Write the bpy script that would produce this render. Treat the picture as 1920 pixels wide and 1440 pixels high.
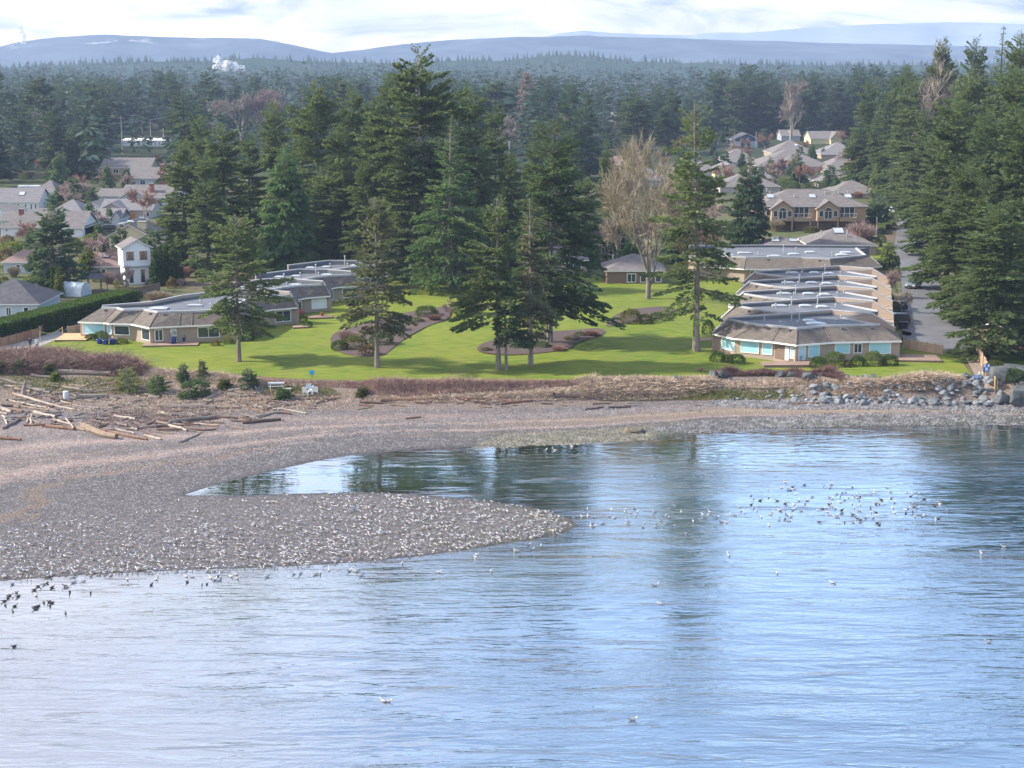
import bpy, bmesh, math, random
import numpy as np
from mathutils import Vector, Matrix

S = bpy.context.scene
for o in list(bpy.data.objects):
    bpy.data.objects.remove(o)

# ------------------------------------------------------------------ camera, sky, sun, exposure
CAMH, FPX = 40.0, 3000.0
TH = math.atan(590 / 3000.0)
SUN_EL, SUN_AZ = 35.0, -89.0          # azimuth clockwise from +Y (the view direction)

cd = bpy.data.cameras.new('camera')
cam = bpy.data.objects.new('camera', cd)
S.collection.objects.link(cam)
cam.location = (0, 0, CAMH)
cam.rotation_euler = (math.pi / 2 - TH, 0, 0)
cd.sensor_width = 36.0
cd.lens = 36.0 * FPX / 1920.0
cd.clip_start, cd.clip_end = 1.0, 60000.0
S.camera = cam

world = bpy.data.worlds.new('World')
S.world = world
world.use_nodes = True


class NT:
    """small helper round a node tree"""
    def __init__(self, tree):
        self.t = tree
        tree.nodes.clear()

    def n(self, typ, ins=None, **kw):
        nd = self.t.nodes.new(typ)
        for k, v in kw.items():
            setattr(nd, k, v)
        for k, v in (ins or {}).items():
            sock = nd.inputs[k]
            if isinstance(v, bpy.types.NodeSocket):
                self.t.links.new(v, sock)
            else:
                sock.default_value = v
        return nd

    def math(self, op, a, b=0.0, c=0.0, clamp=False):
        nd = self.t.nodes.new('ShaderNodeMath')
        nd.operation = op
        nd.use_clamp = clamp
        for i, v in enumerate((a, b, c)):
            if isinstance(v, bpy.types.NodeSocket):
                self.t.links.new(v, nd.inputs[i])
            else:
                nd.inputs[i].default_value = v
        return nd.outputs[0]

    def ramp(self, fac, stops, interp='LINEAR'):
        nd = self.t.nodes.new('ShaderNodeValToRGB')
        nd.color_ramp.interpolation = interp
        el = nd.color_ramp.elements
        while len(el) > 1:
            el.remove(el[-1])
        for i, (p, c) in enumerate(stops):
            e = el[0] if i == 0 else el.new(p)
            e.position = p
            e.color = (c, c, c, 1) if isinstance(c, (int, float)) else (c[0], c[1], c[2], 1)
        self.t.links.new(fac, nd.inputs[0])
        return nd.outputs[0]

    def mix(self, fac, a, b, typ='MIX'):
        nd = self.t.nodes.new('ShaderNodeMix')
        nd.data_type = 'RGBA'
        nd.blend_type = typ
        nd.clamp_factor = True
        for k, v in ((0, fac), (6, a), (7, b)):
            if isinstance(v, bpy.types.NodeSocket):
                self.t.links.new(v, nd.inputs[k])
            elif k == 0:
                nd.inputs[0].default_value = v
            else:
                nd.inputs[k].default_value = (v[0], v[1], v[2], 1)
        return nd.outputs[2]

    def mapr(self, v, a, b, c=0.0, d=1.0):
        nd = self.n('ShaderNodeMapRange', {0: v, 1: a, 2: b, 3: c, 4: d})
        return nd.outputs[0]

    def noise(self, vec, scale, detail=3.0, rough=0.55, dist=0.0):
        nd = self.n('ShaderNodeTexNoise', {'Vector': vec, 'Scale': scale, 'Detail': detail, 'Roughness': rough, 'Distortion': dist})
        return nd.outputs[0]

    def link(self, a, b):
        self.t.links.new(a, b)


nt = NT(world.node_tree)
tc = nt.n('ShaderNodeTexCoord')
sky = nt.n('ShaderNodeTexSky', sky_type='NISHITA', sun_disc=False)
sky.sun_elevation = math.radians(SUN_EL)
sky.sun_rotation = math.radians(SUN_AZ % 360)
sky.altitude = 50
sky.air_density = 1.0
sky.dust_density = 0.6
sky.ozone_density = 1.6
sep = nt.n('ShaderNodeSeparateXYZ', {0: tc.outputs['Generated']})
el = sep.outputs[2]
mp = nt.n('ShaderNodeMapping', {'Vector': tc.outputs['Generated'], 'Location': (0.7, 0.2, 0.13), 'Scale': (1.0, 1.0, 3.2)})
n1 = nt.noise(mp.outputs[0], 3.1, 7.0, 0.58, 0.5)
mp2 = nt.n('ShaderNodeMapping', {'Vector': tc.outputs['Generated'], 'Location': (3.1, 1.7, 0.4), 'Scale': (1.0, 1.0, 2.6)})
n2 = nt.noise(mp2.outputs[0], 13.0, 6.0, 0.6, 0.3)
both = nt.math('ADD', nt.math('MULTIPLY', n1, 0.72), nt.math('MULTIPLY', n2, 0.28))
# cloud bank low over the hills, broken cloud above it
cover = nt.ramp(el, [(0.0, 0.24), (0.05, 0.17), (0.14, 0.02), (0.40, 0.01), (1.0, 0.07)])  # cover overhead, out of view, is added as fill light
# the bank thins towards the right of the view, where blue shows
right = nt.mapr(sep.outputs[0], -0.05, 0.30, 0.0, 1.0)
left = nt.math('MULTIPLY', nt.mapr(sep.outputs[0], -0.02, -0.35, 0.0, 1.0), nt.mapr(el, 0.07, 0.16, 0.0, 1.0))
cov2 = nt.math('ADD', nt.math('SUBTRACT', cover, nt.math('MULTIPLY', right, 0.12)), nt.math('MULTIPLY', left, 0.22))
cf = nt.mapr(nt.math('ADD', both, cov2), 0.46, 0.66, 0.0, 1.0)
mp3 = nt.n('ShaderNodeMapping', {'Vector': tc.outputs['Generated'], 'Location': (1.3, 0.4, 0.9), 'Scale': (4.0, 4.0, 15.0)})
n3 = nt.noise(mp3.outputs[0], 2.6, 7.0, 0.6, 0.8)
shade = nt.mapr(nt.math('ADD', nt.math('MULTIPLY', n2, 0.35), nt.math('MULTIPLY', nt.math('SUBTRACT', n3, nt.math('MULTIPLY', right, 0.12)), 0.65)), 0.36, 0.58, 0.0, 1.0)
ccol = nt.mix(shade, (0.20, 0.26, 0.50), (1.12, 1.03, 0.98))
hsv = nt.n('ShaderNodeHueSaturation', {'Color': sky.outputs[0], 'Hue': 0.500, 'Saturation': 0.92, 'Value': 1.0})
bg1 = nt.n('ShaderNodeBackground', {'Color': hsv.outputs[0], 'Strength': 0.15})
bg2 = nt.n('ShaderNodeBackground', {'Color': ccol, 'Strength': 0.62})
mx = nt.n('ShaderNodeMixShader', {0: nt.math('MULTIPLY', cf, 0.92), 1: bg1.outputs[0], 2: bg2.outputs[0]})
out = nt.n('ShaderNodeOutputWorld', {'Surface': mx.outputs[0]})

sl = bpy.data.lights.new('sun', 'SUN')
sun = bpy.data.objects.new('sun', sl)
S.collection.objects.link(sun)
sl.energy = 3.2
sl.angle = math.radians(2.8)
sl.color = (1.0, 0.93, 0.82)
_a, _e = math.radians(SUN_AZ), math.radians(SUN_EL)
SUNV = Vector((math.sin(_a) * math.cos(_e), math.cos(_a) * math.cos(_e), math.sin(_e)))
sun.rotation_euler = SUNV.to_track_quat('Z', 'Y').to_euler()
sun.location = (-200, 100, 300)

S.view_settings.view_transform = 'Standard'
S.view_settings.look = 'None'
S.view_settings.gamma = 1.0
S.view_settings.use_curve_mapping = False
S.view_settings.exposure = 1.47
S.render.engine = 'CYCLES'
S.cycles.use_denoising = True
S.cycles.max_bounces = 6
S.cycles.diffuse_bounces = 2
S.cycles.glossy_bounces = 3
S.cycles.transmission_bounces = 3
S.cycles.transparent_max_bounces = 6
S.cycles.volume_bounces = 0
S.cycles.caustics_reflective = False
S.cycles.caustics_refractive = False

# ------------------------------------------------------------------ pixel rays (1920 x 1440 of the photograph) to ground points
def ray(px, py):
    cx, cy = (px - 960) / FPX, (720 - py) / FPX
    return (cx, math.cos(TH) + cy * math.sin(TH), -math.sin(TH) + cy * math.cos(TH))


def P(px, py, z=3.3):
    d = ray(px, py)
    t = (z - CAMH) / d[2]
    return (d[0] * t, d[1] * t)


# ------------------------------------------------------------------ mesh helpers
COL = S.collection


def link(o, parent=None):
    COL.objects.link(o)
    if parent is not None:
        o.parent = parent
    return o


def tag(o, label=None, cat=None, group=None, kind=None):
    if label: o['label'] = label
    if cat: o['category'] = cat
    if group: o['group'] = group
    if kind: o['kind'] = kind
    return o


def thing(name, label, cat, loc=(0, 0, 0), rz=0.0, group=None):
    o = bpy.data.objects.new(name, None)
    o.empty_display_size = 0.3
    o.location = loc
    o.rotation_euler = (0, 0, rz)
    link(o)
    return tag(o, label, cat, group)


def np_mesh(name, verts, faces, mats=(), midx=None, smooth=False):
    """faces: one (M,k) int array or a list of them"""
    me = bpy.data.meshes.new(name)
    verts = np.asarray(verts, dtype=np.float32)
    if isinstance(faces, np.ndarray):
        faces = [faces]
    faces = [f for f in faces if len(f)]
    nl = sum(f.size for f in faces)
    npol = sum(len(f) for f in faces)
    me.vertices.add(len(verts))
    me.vertices.foreach_set('co', verts.ravel())
    me.loops.add(nl)
    me.polygons.add(npol)
    me.loops.foreach_set('vertex_index', np.concatenate([f.ravel() for f in faces]).astype(np.int32))
    tot = np.concatenate([np.full(len(f), f.shape[1], dtype=np.int32) for f in faces])
    st = np.concatenate([[0], np.cumsum(tot)[:-1]]).astype(np.int32)
    me.polygons.foreach_set('loop_start', st)
    me.polygons.foreach_set('loop_total', tot)
    if midx is not None:
        me.polygons.foreach_set('material_index', np.asarray(midx, dtype=np.int32))
    if smooth:
        me.polygons.foreach_set('use_smooth', np.ones(npol, dtype=bool))
    for m in (mats if isinstance(mats, (list, tuple)) else [mats]):
        me.materials.append(m)
    me.update(calc_edges=True)
    return me


def add(name, me, parent=None, loc=None):
    o = bpy.data.objects.new(name, me)
    link(o, parent)
    if loc is not None:
        o.location = loc
    return o


class MB:
    """collects faces of several materials, then builds ONE mesh"""
    def __init__(self):
        self.v, self.f, self.mi = [], [], []

    def face(self, pts, m=0):
        b = len(self.v)
        self.v += [tuple(p) for p in pts]
        self.f.append(tuple(range(b, b + len(pts))))
        self.mi.append(m)

    def box(self, c, s, rz=0.0, m=0, M=None):
        """c centre, s full size"""
        ca, sa = math.cos(rz), math.sin(rz)
        b = len(self.v)
        for dz in (-.5, .5):
            for dx, dy in ((-.5, -.5), (.5, -.5), (.5, .5), (-.5, .5)):
                x, y, z = dx * s[0], dy * s[1], dz * s[2]
                p = Vector((c[0] + x * ca - y * sa, c[1] + x * sa + y * ca, c[2] + z))
                self.v.append(tuple(M @ p) if M is not None else tuple(p))
        for q in ((0, 3, 2, 1), (4, 5, 6, 7), (0, 1, 5, 4), (1, 2, 6, 5), (2, 3, 7, 6), (3, 0, 4, 7)):
            self.f.append(tuple(b + i for i in q))
            self.mi.append(m)
        return self

    def prism(self, poly, z0, z1, m=0, mtop=None, bottom=False):
        """vertical extrusion of a plan polygon; z0/z1 numbers or per-vertex lists"""
        n = len(poly)
        a = sum(poly[i][0] * poly[(i + 1) % n][1] - poly[(i + 1) % n][0] * poly[i][1] for i in range(n))
        z0 = [z0] * n if isinstance(z0, (int, float)) else list(z0)
        z1 = [z1] * n if isinstance(z1, (int, float)) else list(z1)
        if a < 0:
            poly, z0, z1 = poly[::-1], z0[::-1], z1[::-1]
        b = len(self.v)
        self.v += [(p[0], p[1], z) for p, z in zip(poly, z0)] + [(p[0], p[1], z) for p, z in zip(poly, z1)]
        for i in range(n):
            j = (i + 1) % n
            self.f.append((b + i, b + j, b + n + j, b + n + i))
            self.mi.append(m)
        self.f.append(tuple(b + n + i for i in range(n)))
        self.mi.append(m if mtop is None else mtop)
        if bottom:
            self.f.append(tuple(b + n - 1 - i for i in range(n)))
            self.mi.append(m)
        return self

    def wallstrip(self, pts, w, z0, z1, m=0):
        """an upright slab of width w along a plan polyline; z0, z1 numbers or lists"""
        n = len(pts)
        z0 = [z0] * n if isinstance(z0, (int, float)) else z0
        z1 = [z1] * n if isinstance(z1, (int, float)) else z1
        off = offset(pts, w / 2)
        of2 = offset(pts, -w / 2)
        b = len(self.v)
        for i in range(n):
            self.v += [(off[i][0], off[i][1], z0[i]), (of2[i][0], of2[i][1], z0[i]), (of2[i][0], of2[i][1], z1[i]), (off[i][0], off[i][1], z1[i])]
        for i in range(n - 1):
            for k in range(4):
                l = (k + 1) % 4
                self.f.append((b + 4 * i + k, b + 4 * i + l, b + 4 * i + 4 + l, b + 4 * i + 4 + k))
                self.mi.append(m)
        self.f.append((b, b + 3, b + 2, b + 1)); self.mi.append(m)
        e = b + 4 * (n - 1)
        self.f.append((e, e + 1, e + 2, e + 3)); self.mi.append(m)
        return self

    def tube(self, pts, rad, n=6, m=0, cap=True, mcap=None):
        pts = [Vector(p) for p in pts]
        rad = [rad] * len(pts) if isinstance(rad, (int, float)) else rad
        b = len(self.v)
        for i, p in enumerate(pts):
            d = (pts[min(i + 1, len(pts) - 1)] - pts[max(i - 1, 0)]).normalized()
            u = d.cross(Vector((0, 0, 1)))
            if u.length < 1e-3:
                u = Vector((1, 0, 0))
            u.normalize()
            w = d.cross(u)
            for k in range(n):
                a = 2 * math.pi * k / n
                self.v.append(tuple(p + (u * math.cos(a) + w * math.sin(a)) * rad[i]))
        for i in range(len(pts) - 1):
            for k in range(n):
                l = (k + 1) % n
                self.f.append((b + i * n + k, b + i * n + l, b + (i + 1) * n + l, b + (i + 1) * n + k))
                self.mi.append(m)
        if cap:
            mc = m if mcap is None else mcap
            self.f.append(tuple(b + n - 1 - k for k in range(n))); self.mi.append(mc)
            e = b + (len(pts) - 1) * n
            self.f.append(tuple(e + k for k in range(n))); self.mi.append(mc)
        return self

    def lathe(self, prof, c=(0, 0, 0), n=10, m=0):
        """prof: (radius, z)"""
        b = len(self.v)
        for r, z in prof:
            for k in range(n):
                a = 2 * math.pi * k / n
                self.v.append((c[0] + r * math.cos(a), c[1] + r * math.sin(a), c[2] + z))
        for i in range(len(prof) - 1):
            for k in range(n):
                l = (k + 1) % n
                self.f.append((b + i * n + k, b + i * n + l, b + (i + 1) * n + l, b + (i + 1) * n + k))
                self.mi.append(m)
        self.f.append(tuple(b + n - 1 - k for k in range(n))); self.mi.append(m)
        e = b + (len(prof) - 1) * n
        self.f.append(tuple(e + k for k in range(n))); self.mi.append(m)
        return self

    def mesh(self, name, mats, smooth=False):
        me = bpy.data.meshes.new(name)
        me.from_pydata(self.v, [], self.f)
        for m in (mats if isinstance(mats, (list, tuple)) else [mats]):
            me.materials.append(m)
        me.polygons.foreach_set('material_index', np.array(self.mi, dtype=np.int32))
        if smooth:
            me.polygons.foreach_set('use_smooth', np.ones(len(self.f), dtype=bool))
        me.update()
        return me

    def build(self, name, mats, parent=None, smooth=False, loc=None):
        return add(name, self.mesh(name, mats, smooth), parent, loc)


def offset(pts, d):
    """plan polyline offset to its left by d, with mitres"""
    n = len(pts)
    res = []
    for i in range(n):
        a, b, c = pts[max(i - 1, 0)], pts[i], pts[min(i + 1, n - 1)]
        def nrm(p, q):
            dx, dy = q[0] - p[0], q[1] - p[1]
            L = math.hypot(dx, dy) or 1
            return (-dy / L, dx / L)
        if i == 0: m = nrm(b, c); k = 1
        elif i == n - 1: m = nrm(a, b); k = 1
        else:
            n1_, n2_ = nrm(a, b), nrm(b, c)
            m = (n1_[0] + n2_[0], n1_[1] + n2_[1])
            L = math.hypot(*m) or 1
            m = (m[0] / L, m[1] / L)
            k = 1 / max(0.45, m[0] * n1_[0] + m[1] * n1_[1])
        res.append((b[0] + m[0] * d * k, b[1] + m[1] * d * k))
    return res


def copy_tree(o, parent=None):
    c = o.copy()
    COL.objects.link(c)
    if parent is not None:
        c.parent = parent
    for ch in list(o.children):
        copy_tree(ch, c)
    return c
# ------------------------------------------------------------------ materials
MATS = {}


def pmat(name, c1, c2=None, scale=1.0, rough=0.8, spec=0.3, bump=0.0, bscale=None, stretch=(1, 1, 1), rnd=0.0, metal=0.0, detail=4.0, lo=0.35, hi=0.65):
    """two-colour noise material with optional relief and per-object variation"""
    if name in MATS:
        return MATS[name]
    m = bpy.data.materials.new(name)
    m.use_nodes = True
    t = NT(m.node_tree)
    tc = t.n('ShaderNodeTexCoord')
    mp = t.n('ShaderNodeMapping', {'Vector': tc.outputs['Object'], 'Scale': stretch})
    c2 = c2 or tuple(x * 0.75 for x in c1)
    nz = t.noise(mp.outputs[0], scale, detail, 0.6)
    col = t.mix(t.mapr(nz, lo, hi), c1, c2)
    if rnd:
        oi = t.n('ShaderNodeObjectInfo')
        v = t.mapr(oi.outputs['Random'], 0.0, 1.0, 1.0 - rnd, 1.0 + rnd)
        h = t.mapr(oi.outputs['Random'], 0.0, 1.0, 0.5 - rnd * 0.05, 0.5 + rnd * 0.05)
        col = t.n('ShaderNodeHueSaturation', {'Color': col, 'Value': v, 'Hue': h}).outputs[0]
    b = t.n('ShaderNodeBsdfPrincipled', {'Base Color': col, 'Roughness': rough, 'Specular IOR Level': spec, 'Metallic': metal})
    if bump:
        nb = t.noise(mp.outputs[0], bscale or scale * 4, 4.0, 0.65)
        bp = t.n('ShaderNodeBump', {'Height': nb, 'Strength': 1.0, 'Distance': bump})
        t.link(bp.outputs[0], b.inputs['Normal'])
    t.n('ShaderNodeOutputMaterial', {'Surface': b.outputs[0]})
    MATS[name] = m
    return m


def leafmat(name, c1, c2, scale=0.5, rnd=0.18, trans=0.50):
    """foliage: diffuse with some light coming through, mottled over the crown"""
    m = bpy.data.materials.new(name)
    m.use_nodes = True
    t = NT(m.node_tree)
    tc = t.n('ShaderNodeTexCoord')
    oi = t.n('ShaderNodeObjectInfo')
    off = t.n('ShaderNodeVectorMath', {0: tc.outputs['Object'], 1: oi.outputs['Location']}, operation='ADD')
    n1 = t.noise(off.outputs[0], scale, 4.0, 0.65)
    n2 = t.noise(off.outputs[0], scale * 7, 2.0, 0.6)
    f = t.math('ADD', t.math('MULTIPLY', n1, 0.6), t.math('MULTIPLY', n2, 0.4))
    col = t.mix(t.mapr(f, 0.36, 0.64), c1, c2)
    v = t.mapr(oi.outputs['Random'], 0.0, 1.0, 1.0 - rnd, 1.0 + rnd)
    h = t.mapr(oi.outputs['Random'], 0.0, 1.0, 0.5 + rnd * 0.06, 0.5 - rnd * 0.06)
    col = t.n('ShaderNodeHueSaturation', {'Color': col, 'Value': v, 'Hue': h}).outputs[0]
    b = t.n('ShaderNodeBsdfPrincipled', {'Base Color': col, 'Roughness': 0.7, 'Specular IOR Level': 0.25})
    tr = t.n('ShaderNodeBsdfTranslucent', {'Color': t.mix(0.5, col, (0.16, 0.2, 0.04))})
    mx = t.n('ShaderNodeMixShader', {0: trans, 1: b.outputs[0], 2: tr.outputs[0]})
    t.n('ShaderNodeOutputMaterial', {'Surface': mx.outputs[0]})
    MATS[name] = m
    return m


# foliage
LF_FARA = leafmat('far_dark_needles', (0.020, 0.058, 0.050), (0.055, 0.100, 0.070), 0.12)
LF_FARB = leafmat('far_green_needles', (0.034, 0.076, 0.052), (0.085, 0.125, 0.072), 0.12)
LF_BRIGHT = leafmat('bright_cedar_sprays', (0.070, 0.160, 0.056), (0.150, 0.250, 0.085))
LF_FIR = leafmat('fir_needles', (0.072, 0.125, 0.052), (0.170, 0.212, 0.085))
LF_DARK = leafmat('dark_needles', (0.040, 0.088, 0.050), (0.100, 0.155, 0.070))
LF_LIGHT = leafmat('light_needles', (0.120, 0.175, 0.048), (0.230, 0.275, 0.090))
LF_CEDAR = leafmat('cedar_sprays', (0.048, 0.118, 0.046), (0.115, 0.190, 0.065))
LF_BUFF = leafmat('buff_needles', (0.105, 0.120, 0.065), (0.220, 0.215, 0.125))
LF_BLUE = leafmat('blue_green_needles', (0.050, 0.112, 0.075), (0.115, 0.178, 0.105))
LF_SHRUB = leafmat('shrub_leaves', (0.030, 0.080, 0.020), (0.080, 0.140, 0.030), 1.5)
LF_LIME = leafmat('lime_leaves', (0.110, 0.150, 0.020), (0.220, 0.230, 0.040), 1.5)
LF_HEDGE = leafmat('hedge_leaves', (0.025, 0.075, 0.014), (0.055, 0.115, 0.024), 1.2, 0.05)
LF_RUST = leafmat('rust_leaves', (0.120, 0.060, 0.030), (0.200, 0.120, 0.070), 1.5)
LF_OLIVE = leafmat('olive_leaves', (0.075, 0.090, 0.025), (0.160, 0.150, 0.050), 1.5)
TW_GREY = pmat('grey_twigs', (0.24, 0.20, 0.17), (0.36, 0.31, 0.26), 2.0, 0.9, rnd=0.12)
TW_BUFF = pmat('buff_twigs', (0.25, 0.21, 0.14), (0.35, 0.295, 0.20), 2.0, 0.9, rnd=0.05)
TW_PINK = pmat('pink_twigs', (0.27, 0.19, 0.17), (0.40, 0.30, 0.27), 2.0, 0.9, rnd=0.15)
TW_RUST = pmat('rust_twigs', (0.27, 0.15, 0.11), (0.36, 0.22, 0.17), 2.0, 0.9, rnd=0.15)
TW_BRAMBLE = pmat('bramble_stems', (0.17, 0.105, 0.088), (0.31, 0.215, 0.178), 1.2, 0.9)
GR_DRY = pmat('dry_grass_blades', (0.56, 0.45, 0.35), (0.38, 0.29, 0.22), 0.8, 0.9)
BARK = pmat('bark', (0.15, 0.125, 0.10), (0.26, 0.23, 0.20), 3.0, 0.95, bump=0.04, stretch=(1, 1, 0.25), rnd=0.12)
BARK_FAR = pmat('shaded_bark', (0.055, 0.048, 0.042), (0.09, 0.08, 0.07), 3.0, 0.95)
BARK_PALE = pmat('pale_bark', (0.30, 0.27, 0.23), (0.40, 0.36, 0.31), 3.0, 0.95, bump=0.03, stretch=(1, 1, 0.3))
# buildings
SIDING = pmat('beige_siding', (0.38, 0.30, 0.235), (0.35, 0.275, 0.215), 0.6, 0.75, bump=0.01, bscale=3, stretch=(0.3, 0.3, 7))
SIDING_TAN = pmat('tan_siding', (0.42, 0.31, 0.22), (0.38, 0.28, 0.20), 0.6, 0.75, bump=0.01, bscale=3, stretch=(0.3, 0.3, 7))
SHINGLE = pmat('brown_grey_shingles', (0.165, 0.140, 0.118), (0.105, 0.092, 0.080), 1.4, 0.9, bump=0.03, bscale=5, stretch=(1, 1, 2.5), detail=6)
MEMBRANE = pmat('grey_roof_membrane', (0.150, 0.158, 0.178), (0.105, 0.113, 0.130), 0.35, 0.7, 0.4, detail=6)
FLASH = pmat('dark_flashing', (0.10, 0.11, 0.125), (0.14, 0.15, 0.165), 0.5, 0.7)
WHITE = pmat('white_paint', (0.80, 0.79, 0.76), (0.74, 0.73, 0.70), 0.8, 0.5)
CAPW = pmat('pale_metal_cap', (0.44, 0.445, 0.45), (0.36, 0.37, 0.385), 0.6, 0.6, 0.3)
BLIND = pmat('glass_over_pale_blinds', (0.40, 0.68, 0.76), (0.32, 0.60, 0.70), 0.3, 0.06, 0.7)  # cyan sky reflection put into the base colour of the glazed blinds
GLASS = pmat('dark_window_glass', (0.030, 0.045, 0.055), (0.05, 0.07, 0.08), 0.4, 0.05, 0.8)
CLEARG = pmat('pale_skylight', (0.44, 0.48, 0.50), (0.36, 0.40, 0.43), 0.5, 0.2, 0.6)
DECK = pmat('weathered_decking', (0.34, 0.24, 0.18), (0.26, 0.185, 0.14), 1.0, 0.8, rnd=0.15)
DECK_NEW = pmat('new_decking', (0.62, 0.40, 0.22), (0.54, 0.34, 0.18), 1.0, 0.7, rnd=0.1)
FENCE = pmat('fence_boards', (0.45, 0.33, 0.24), (0.38, 0.27, 0.19), 1.2, 0.85, rnd=0.12)
FENCE_RED = pmat('cedar_fence_boards', (0.36, 0.19, 0.11), (0.29, 0.15, 0.09), 1.2, 0.85, rnd=0.18)
BLACK = pmat('black_plastic', (0.015, 0.016, 0.018), (0.03, 0.03, 0.032), 2, 0.5)
NAVY = pmat('blue_glaze', (0.012, 0.03, 0.22), (0.018, 0.045, 0.28), 3, 0.25, 0.6)
BRICK = pmat('red_brickwork', (0.33, 0.13, 0.09), (0.26, 0.10, 0.075), 3, 0.9)
ASPH = pmat('asphalt', (0.14, 0.142, 0.15), (0.105, 0.107, 0.115), 0.25, 0.75, 0.4, bump=0.004, bscale=14, detail=7)
CONC = pmat('concrete', (0.34, 0.32, 0.30), (0.27, 0.26, 0.24), 0.6, 0.9)
ROCK = pmat('boulder_rock', (0.115, 0.13, 0.145), (0.25, 0.26, 0.265), 1.2, 0.9, bump=0.06, bscale=4, rnd=0.22, detail=8)
ROCK_DK = pmat('dark_boulder_rock', (0.05, 0.057, 0.062), (0.12, 0.13, 0.13), 1.2, 0.9, bump=0.06, bscale=4, rnd=0.2, detail=8)
PEBBLE = pmat('beach_stones', (0.10, 0.10, 0.105), (0.215, 0.21, 0.215), 0.9, 0.85, lo=0.4, hi=0.6)
LOG_GREY = pmat('weathered_grey_wood', (0.26, 0.225, 0.20), (0.15, 0.125, 0.11), 1.2, 0.9, bump=0.03, bscale=6, stretch=(0.4, 2, 2), rnd=0.15)
LOG_PALE = pmat('bleached_wood', (0.45, 0.385, 0.325), (0.30, 0.25, 0.21), 1.2, 0.9, bump=0.02, bscale=6, stretch=(0.4, 2, 2), rnd=0.12)
LOG_RED = pmat('red_brown_wood', (0.25, 0.145, 0.10), (0.155, 0.095, 0.07), 1.2, 0.9, bump=0.02, bscale=6, stretch=(0.4, 2, 2), rnd=0.15)
LOG_DARK = pmat('dark_wet_wood', (0.07, 0.05, 0.045), (0.13, 0.09, 0.075), 1.2, 0.85, bump=0.03, bscale=6, stretch=(0.4, 2, 2), rnd=0.15)
LOG_TAN = pmat('tan_wood', (0.31, 0.245, 0.18), (0.22, 0.17, 0.125), 1.2, 0.9, bump=0.02, bscale=6, stretch=(0.4, 2, 2), rnd=0.1)
LOG_END = pmat('cut_wood_end', (0.20, 0.13, 0.09), (0.09, 0.06, 0.045), 6, 0.9)
MULCH = pmat('bark_mulch', (0.070, 0.050, 0.045), (0.115, 0.085, 0.078), 2.5, 0.95, bump=0.05, bscale=9)
SOIL = pmat('bare_soil', (0.18, 0.13, 0.10), (0.25, 0.19, 0.15), 0.8, 0.95)
FEATHER = pmat('white_feathers', (0.80, 0.78, 0.76), (0.70, 0.68, 0.67), 5, 0.7)
FEATHER_GREY = pmat('grey_feathers', (0.40, 0.41, 0.44), (0.30, 0.31, 0.34), 5, 0.7, rnd=0.2)
FEATHER_DK = pmat('dark_feathers', (0.06, 0.05, 0.045), (0.11, 0.095, 0.08), 5, 0.7)
BEAK = pmat('yellow_beak', (0.6, 0.36, 0.06), (0.5, 0.3, 0.05), 5, 0.5)


def flat(name, c, rough=0.6, spec=0.4, metal=0.0):
    return pmat(name, c, tuple(x * 0.88 for x in c), 1.0, rough, spec, metal=metal)


# ------------------------------------------------------------------ terrain
def _p(lst, z):
    return [P(a, b, z) for a, b in lst]


UPPER = _p([(345, 928), (395, 912), (470, 893), (540, 876), (600, 863), (650, 855), (720, 848), (800, 842), (900, 838), (1000, 834), (1080, 832), (1150, 828),
            (1220, 822), (1290, 814), (1350, 808), (1420, 804), (1600, 802), (1750, 799), (1920, 794), (2300, 780), (3200, 760)], 0)
SPIT = _p([(-1500, 1180), (-900, 1150), (-300, 1110), (0, 1090), (120, 1081), (260, 1073), (380, 1068), (500, 1064), (600, 1059), (700, 1052), (780, 1044), (880, 1030), (980, 1015),
           (1060, 1000), (1085, 985), (1070, 972), (1030, 958), (980, 948), (920, 940), (850, 933), (770, 926), (700, 923), (550, 926), (420, 930)], 0)
FARPTS = [(700, 400), (9000, 9000), (9000, 20000), (-9000, 20000), (-9000, 9000), (-700, 300), (-500, 150)]
LAND = SPIT + UPPER + FARPTS
HIGHF = _p([(-1500, 735), (-900, 715), (-300, 702), (0, 690), (130, 684), (290, 690), (400, 697), (560, 712), (700, 715), (900, 718), (1100, 714), (1300, 708), (1420, 706), (1580, 710),
            (1700, 714), (1830, 714), (1880, 716), (1920, 720), (2300, 730), (3200, 740)], 3.3)
HIGH = HIGHF + FARPTS[:-1]


def seg_dist(x, y, poly, closed=True):
    d = np.full(x.shape, 1e18)
    n = len(poly)
    for i in range(n if closed else n - 1):
        ax, ay = poly[i]
        bx, by = poly[(i + 1) % n]
        dx, dy = bx - ax, by - ay
        L2 = dx * dx + dy * dy
        t = np.clip(((x - ax) * dx + (y - ay) * dy) / max(L2, 1e-9), 0, 1)
        d = np.minimum(d, (x - ax - t * dx) ** 2 + (y - ay - t * dy) ** 2)
    return np.sqrt(d)


def inside(x, y, poly):
    r = np.zeros(x.shape, dtype=bool)
    n = len(poly)
    for i in range(n):
        ax, ay = poly[i]
        bx, by = poly[(i + 1) % n]
        if ay == by:
            continue
        c = ((ay > y) != (by > y)) & (x < (bx - ax) * (y - ay) / (by - ay) + ax)
        r ^= c
    return r


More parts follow.
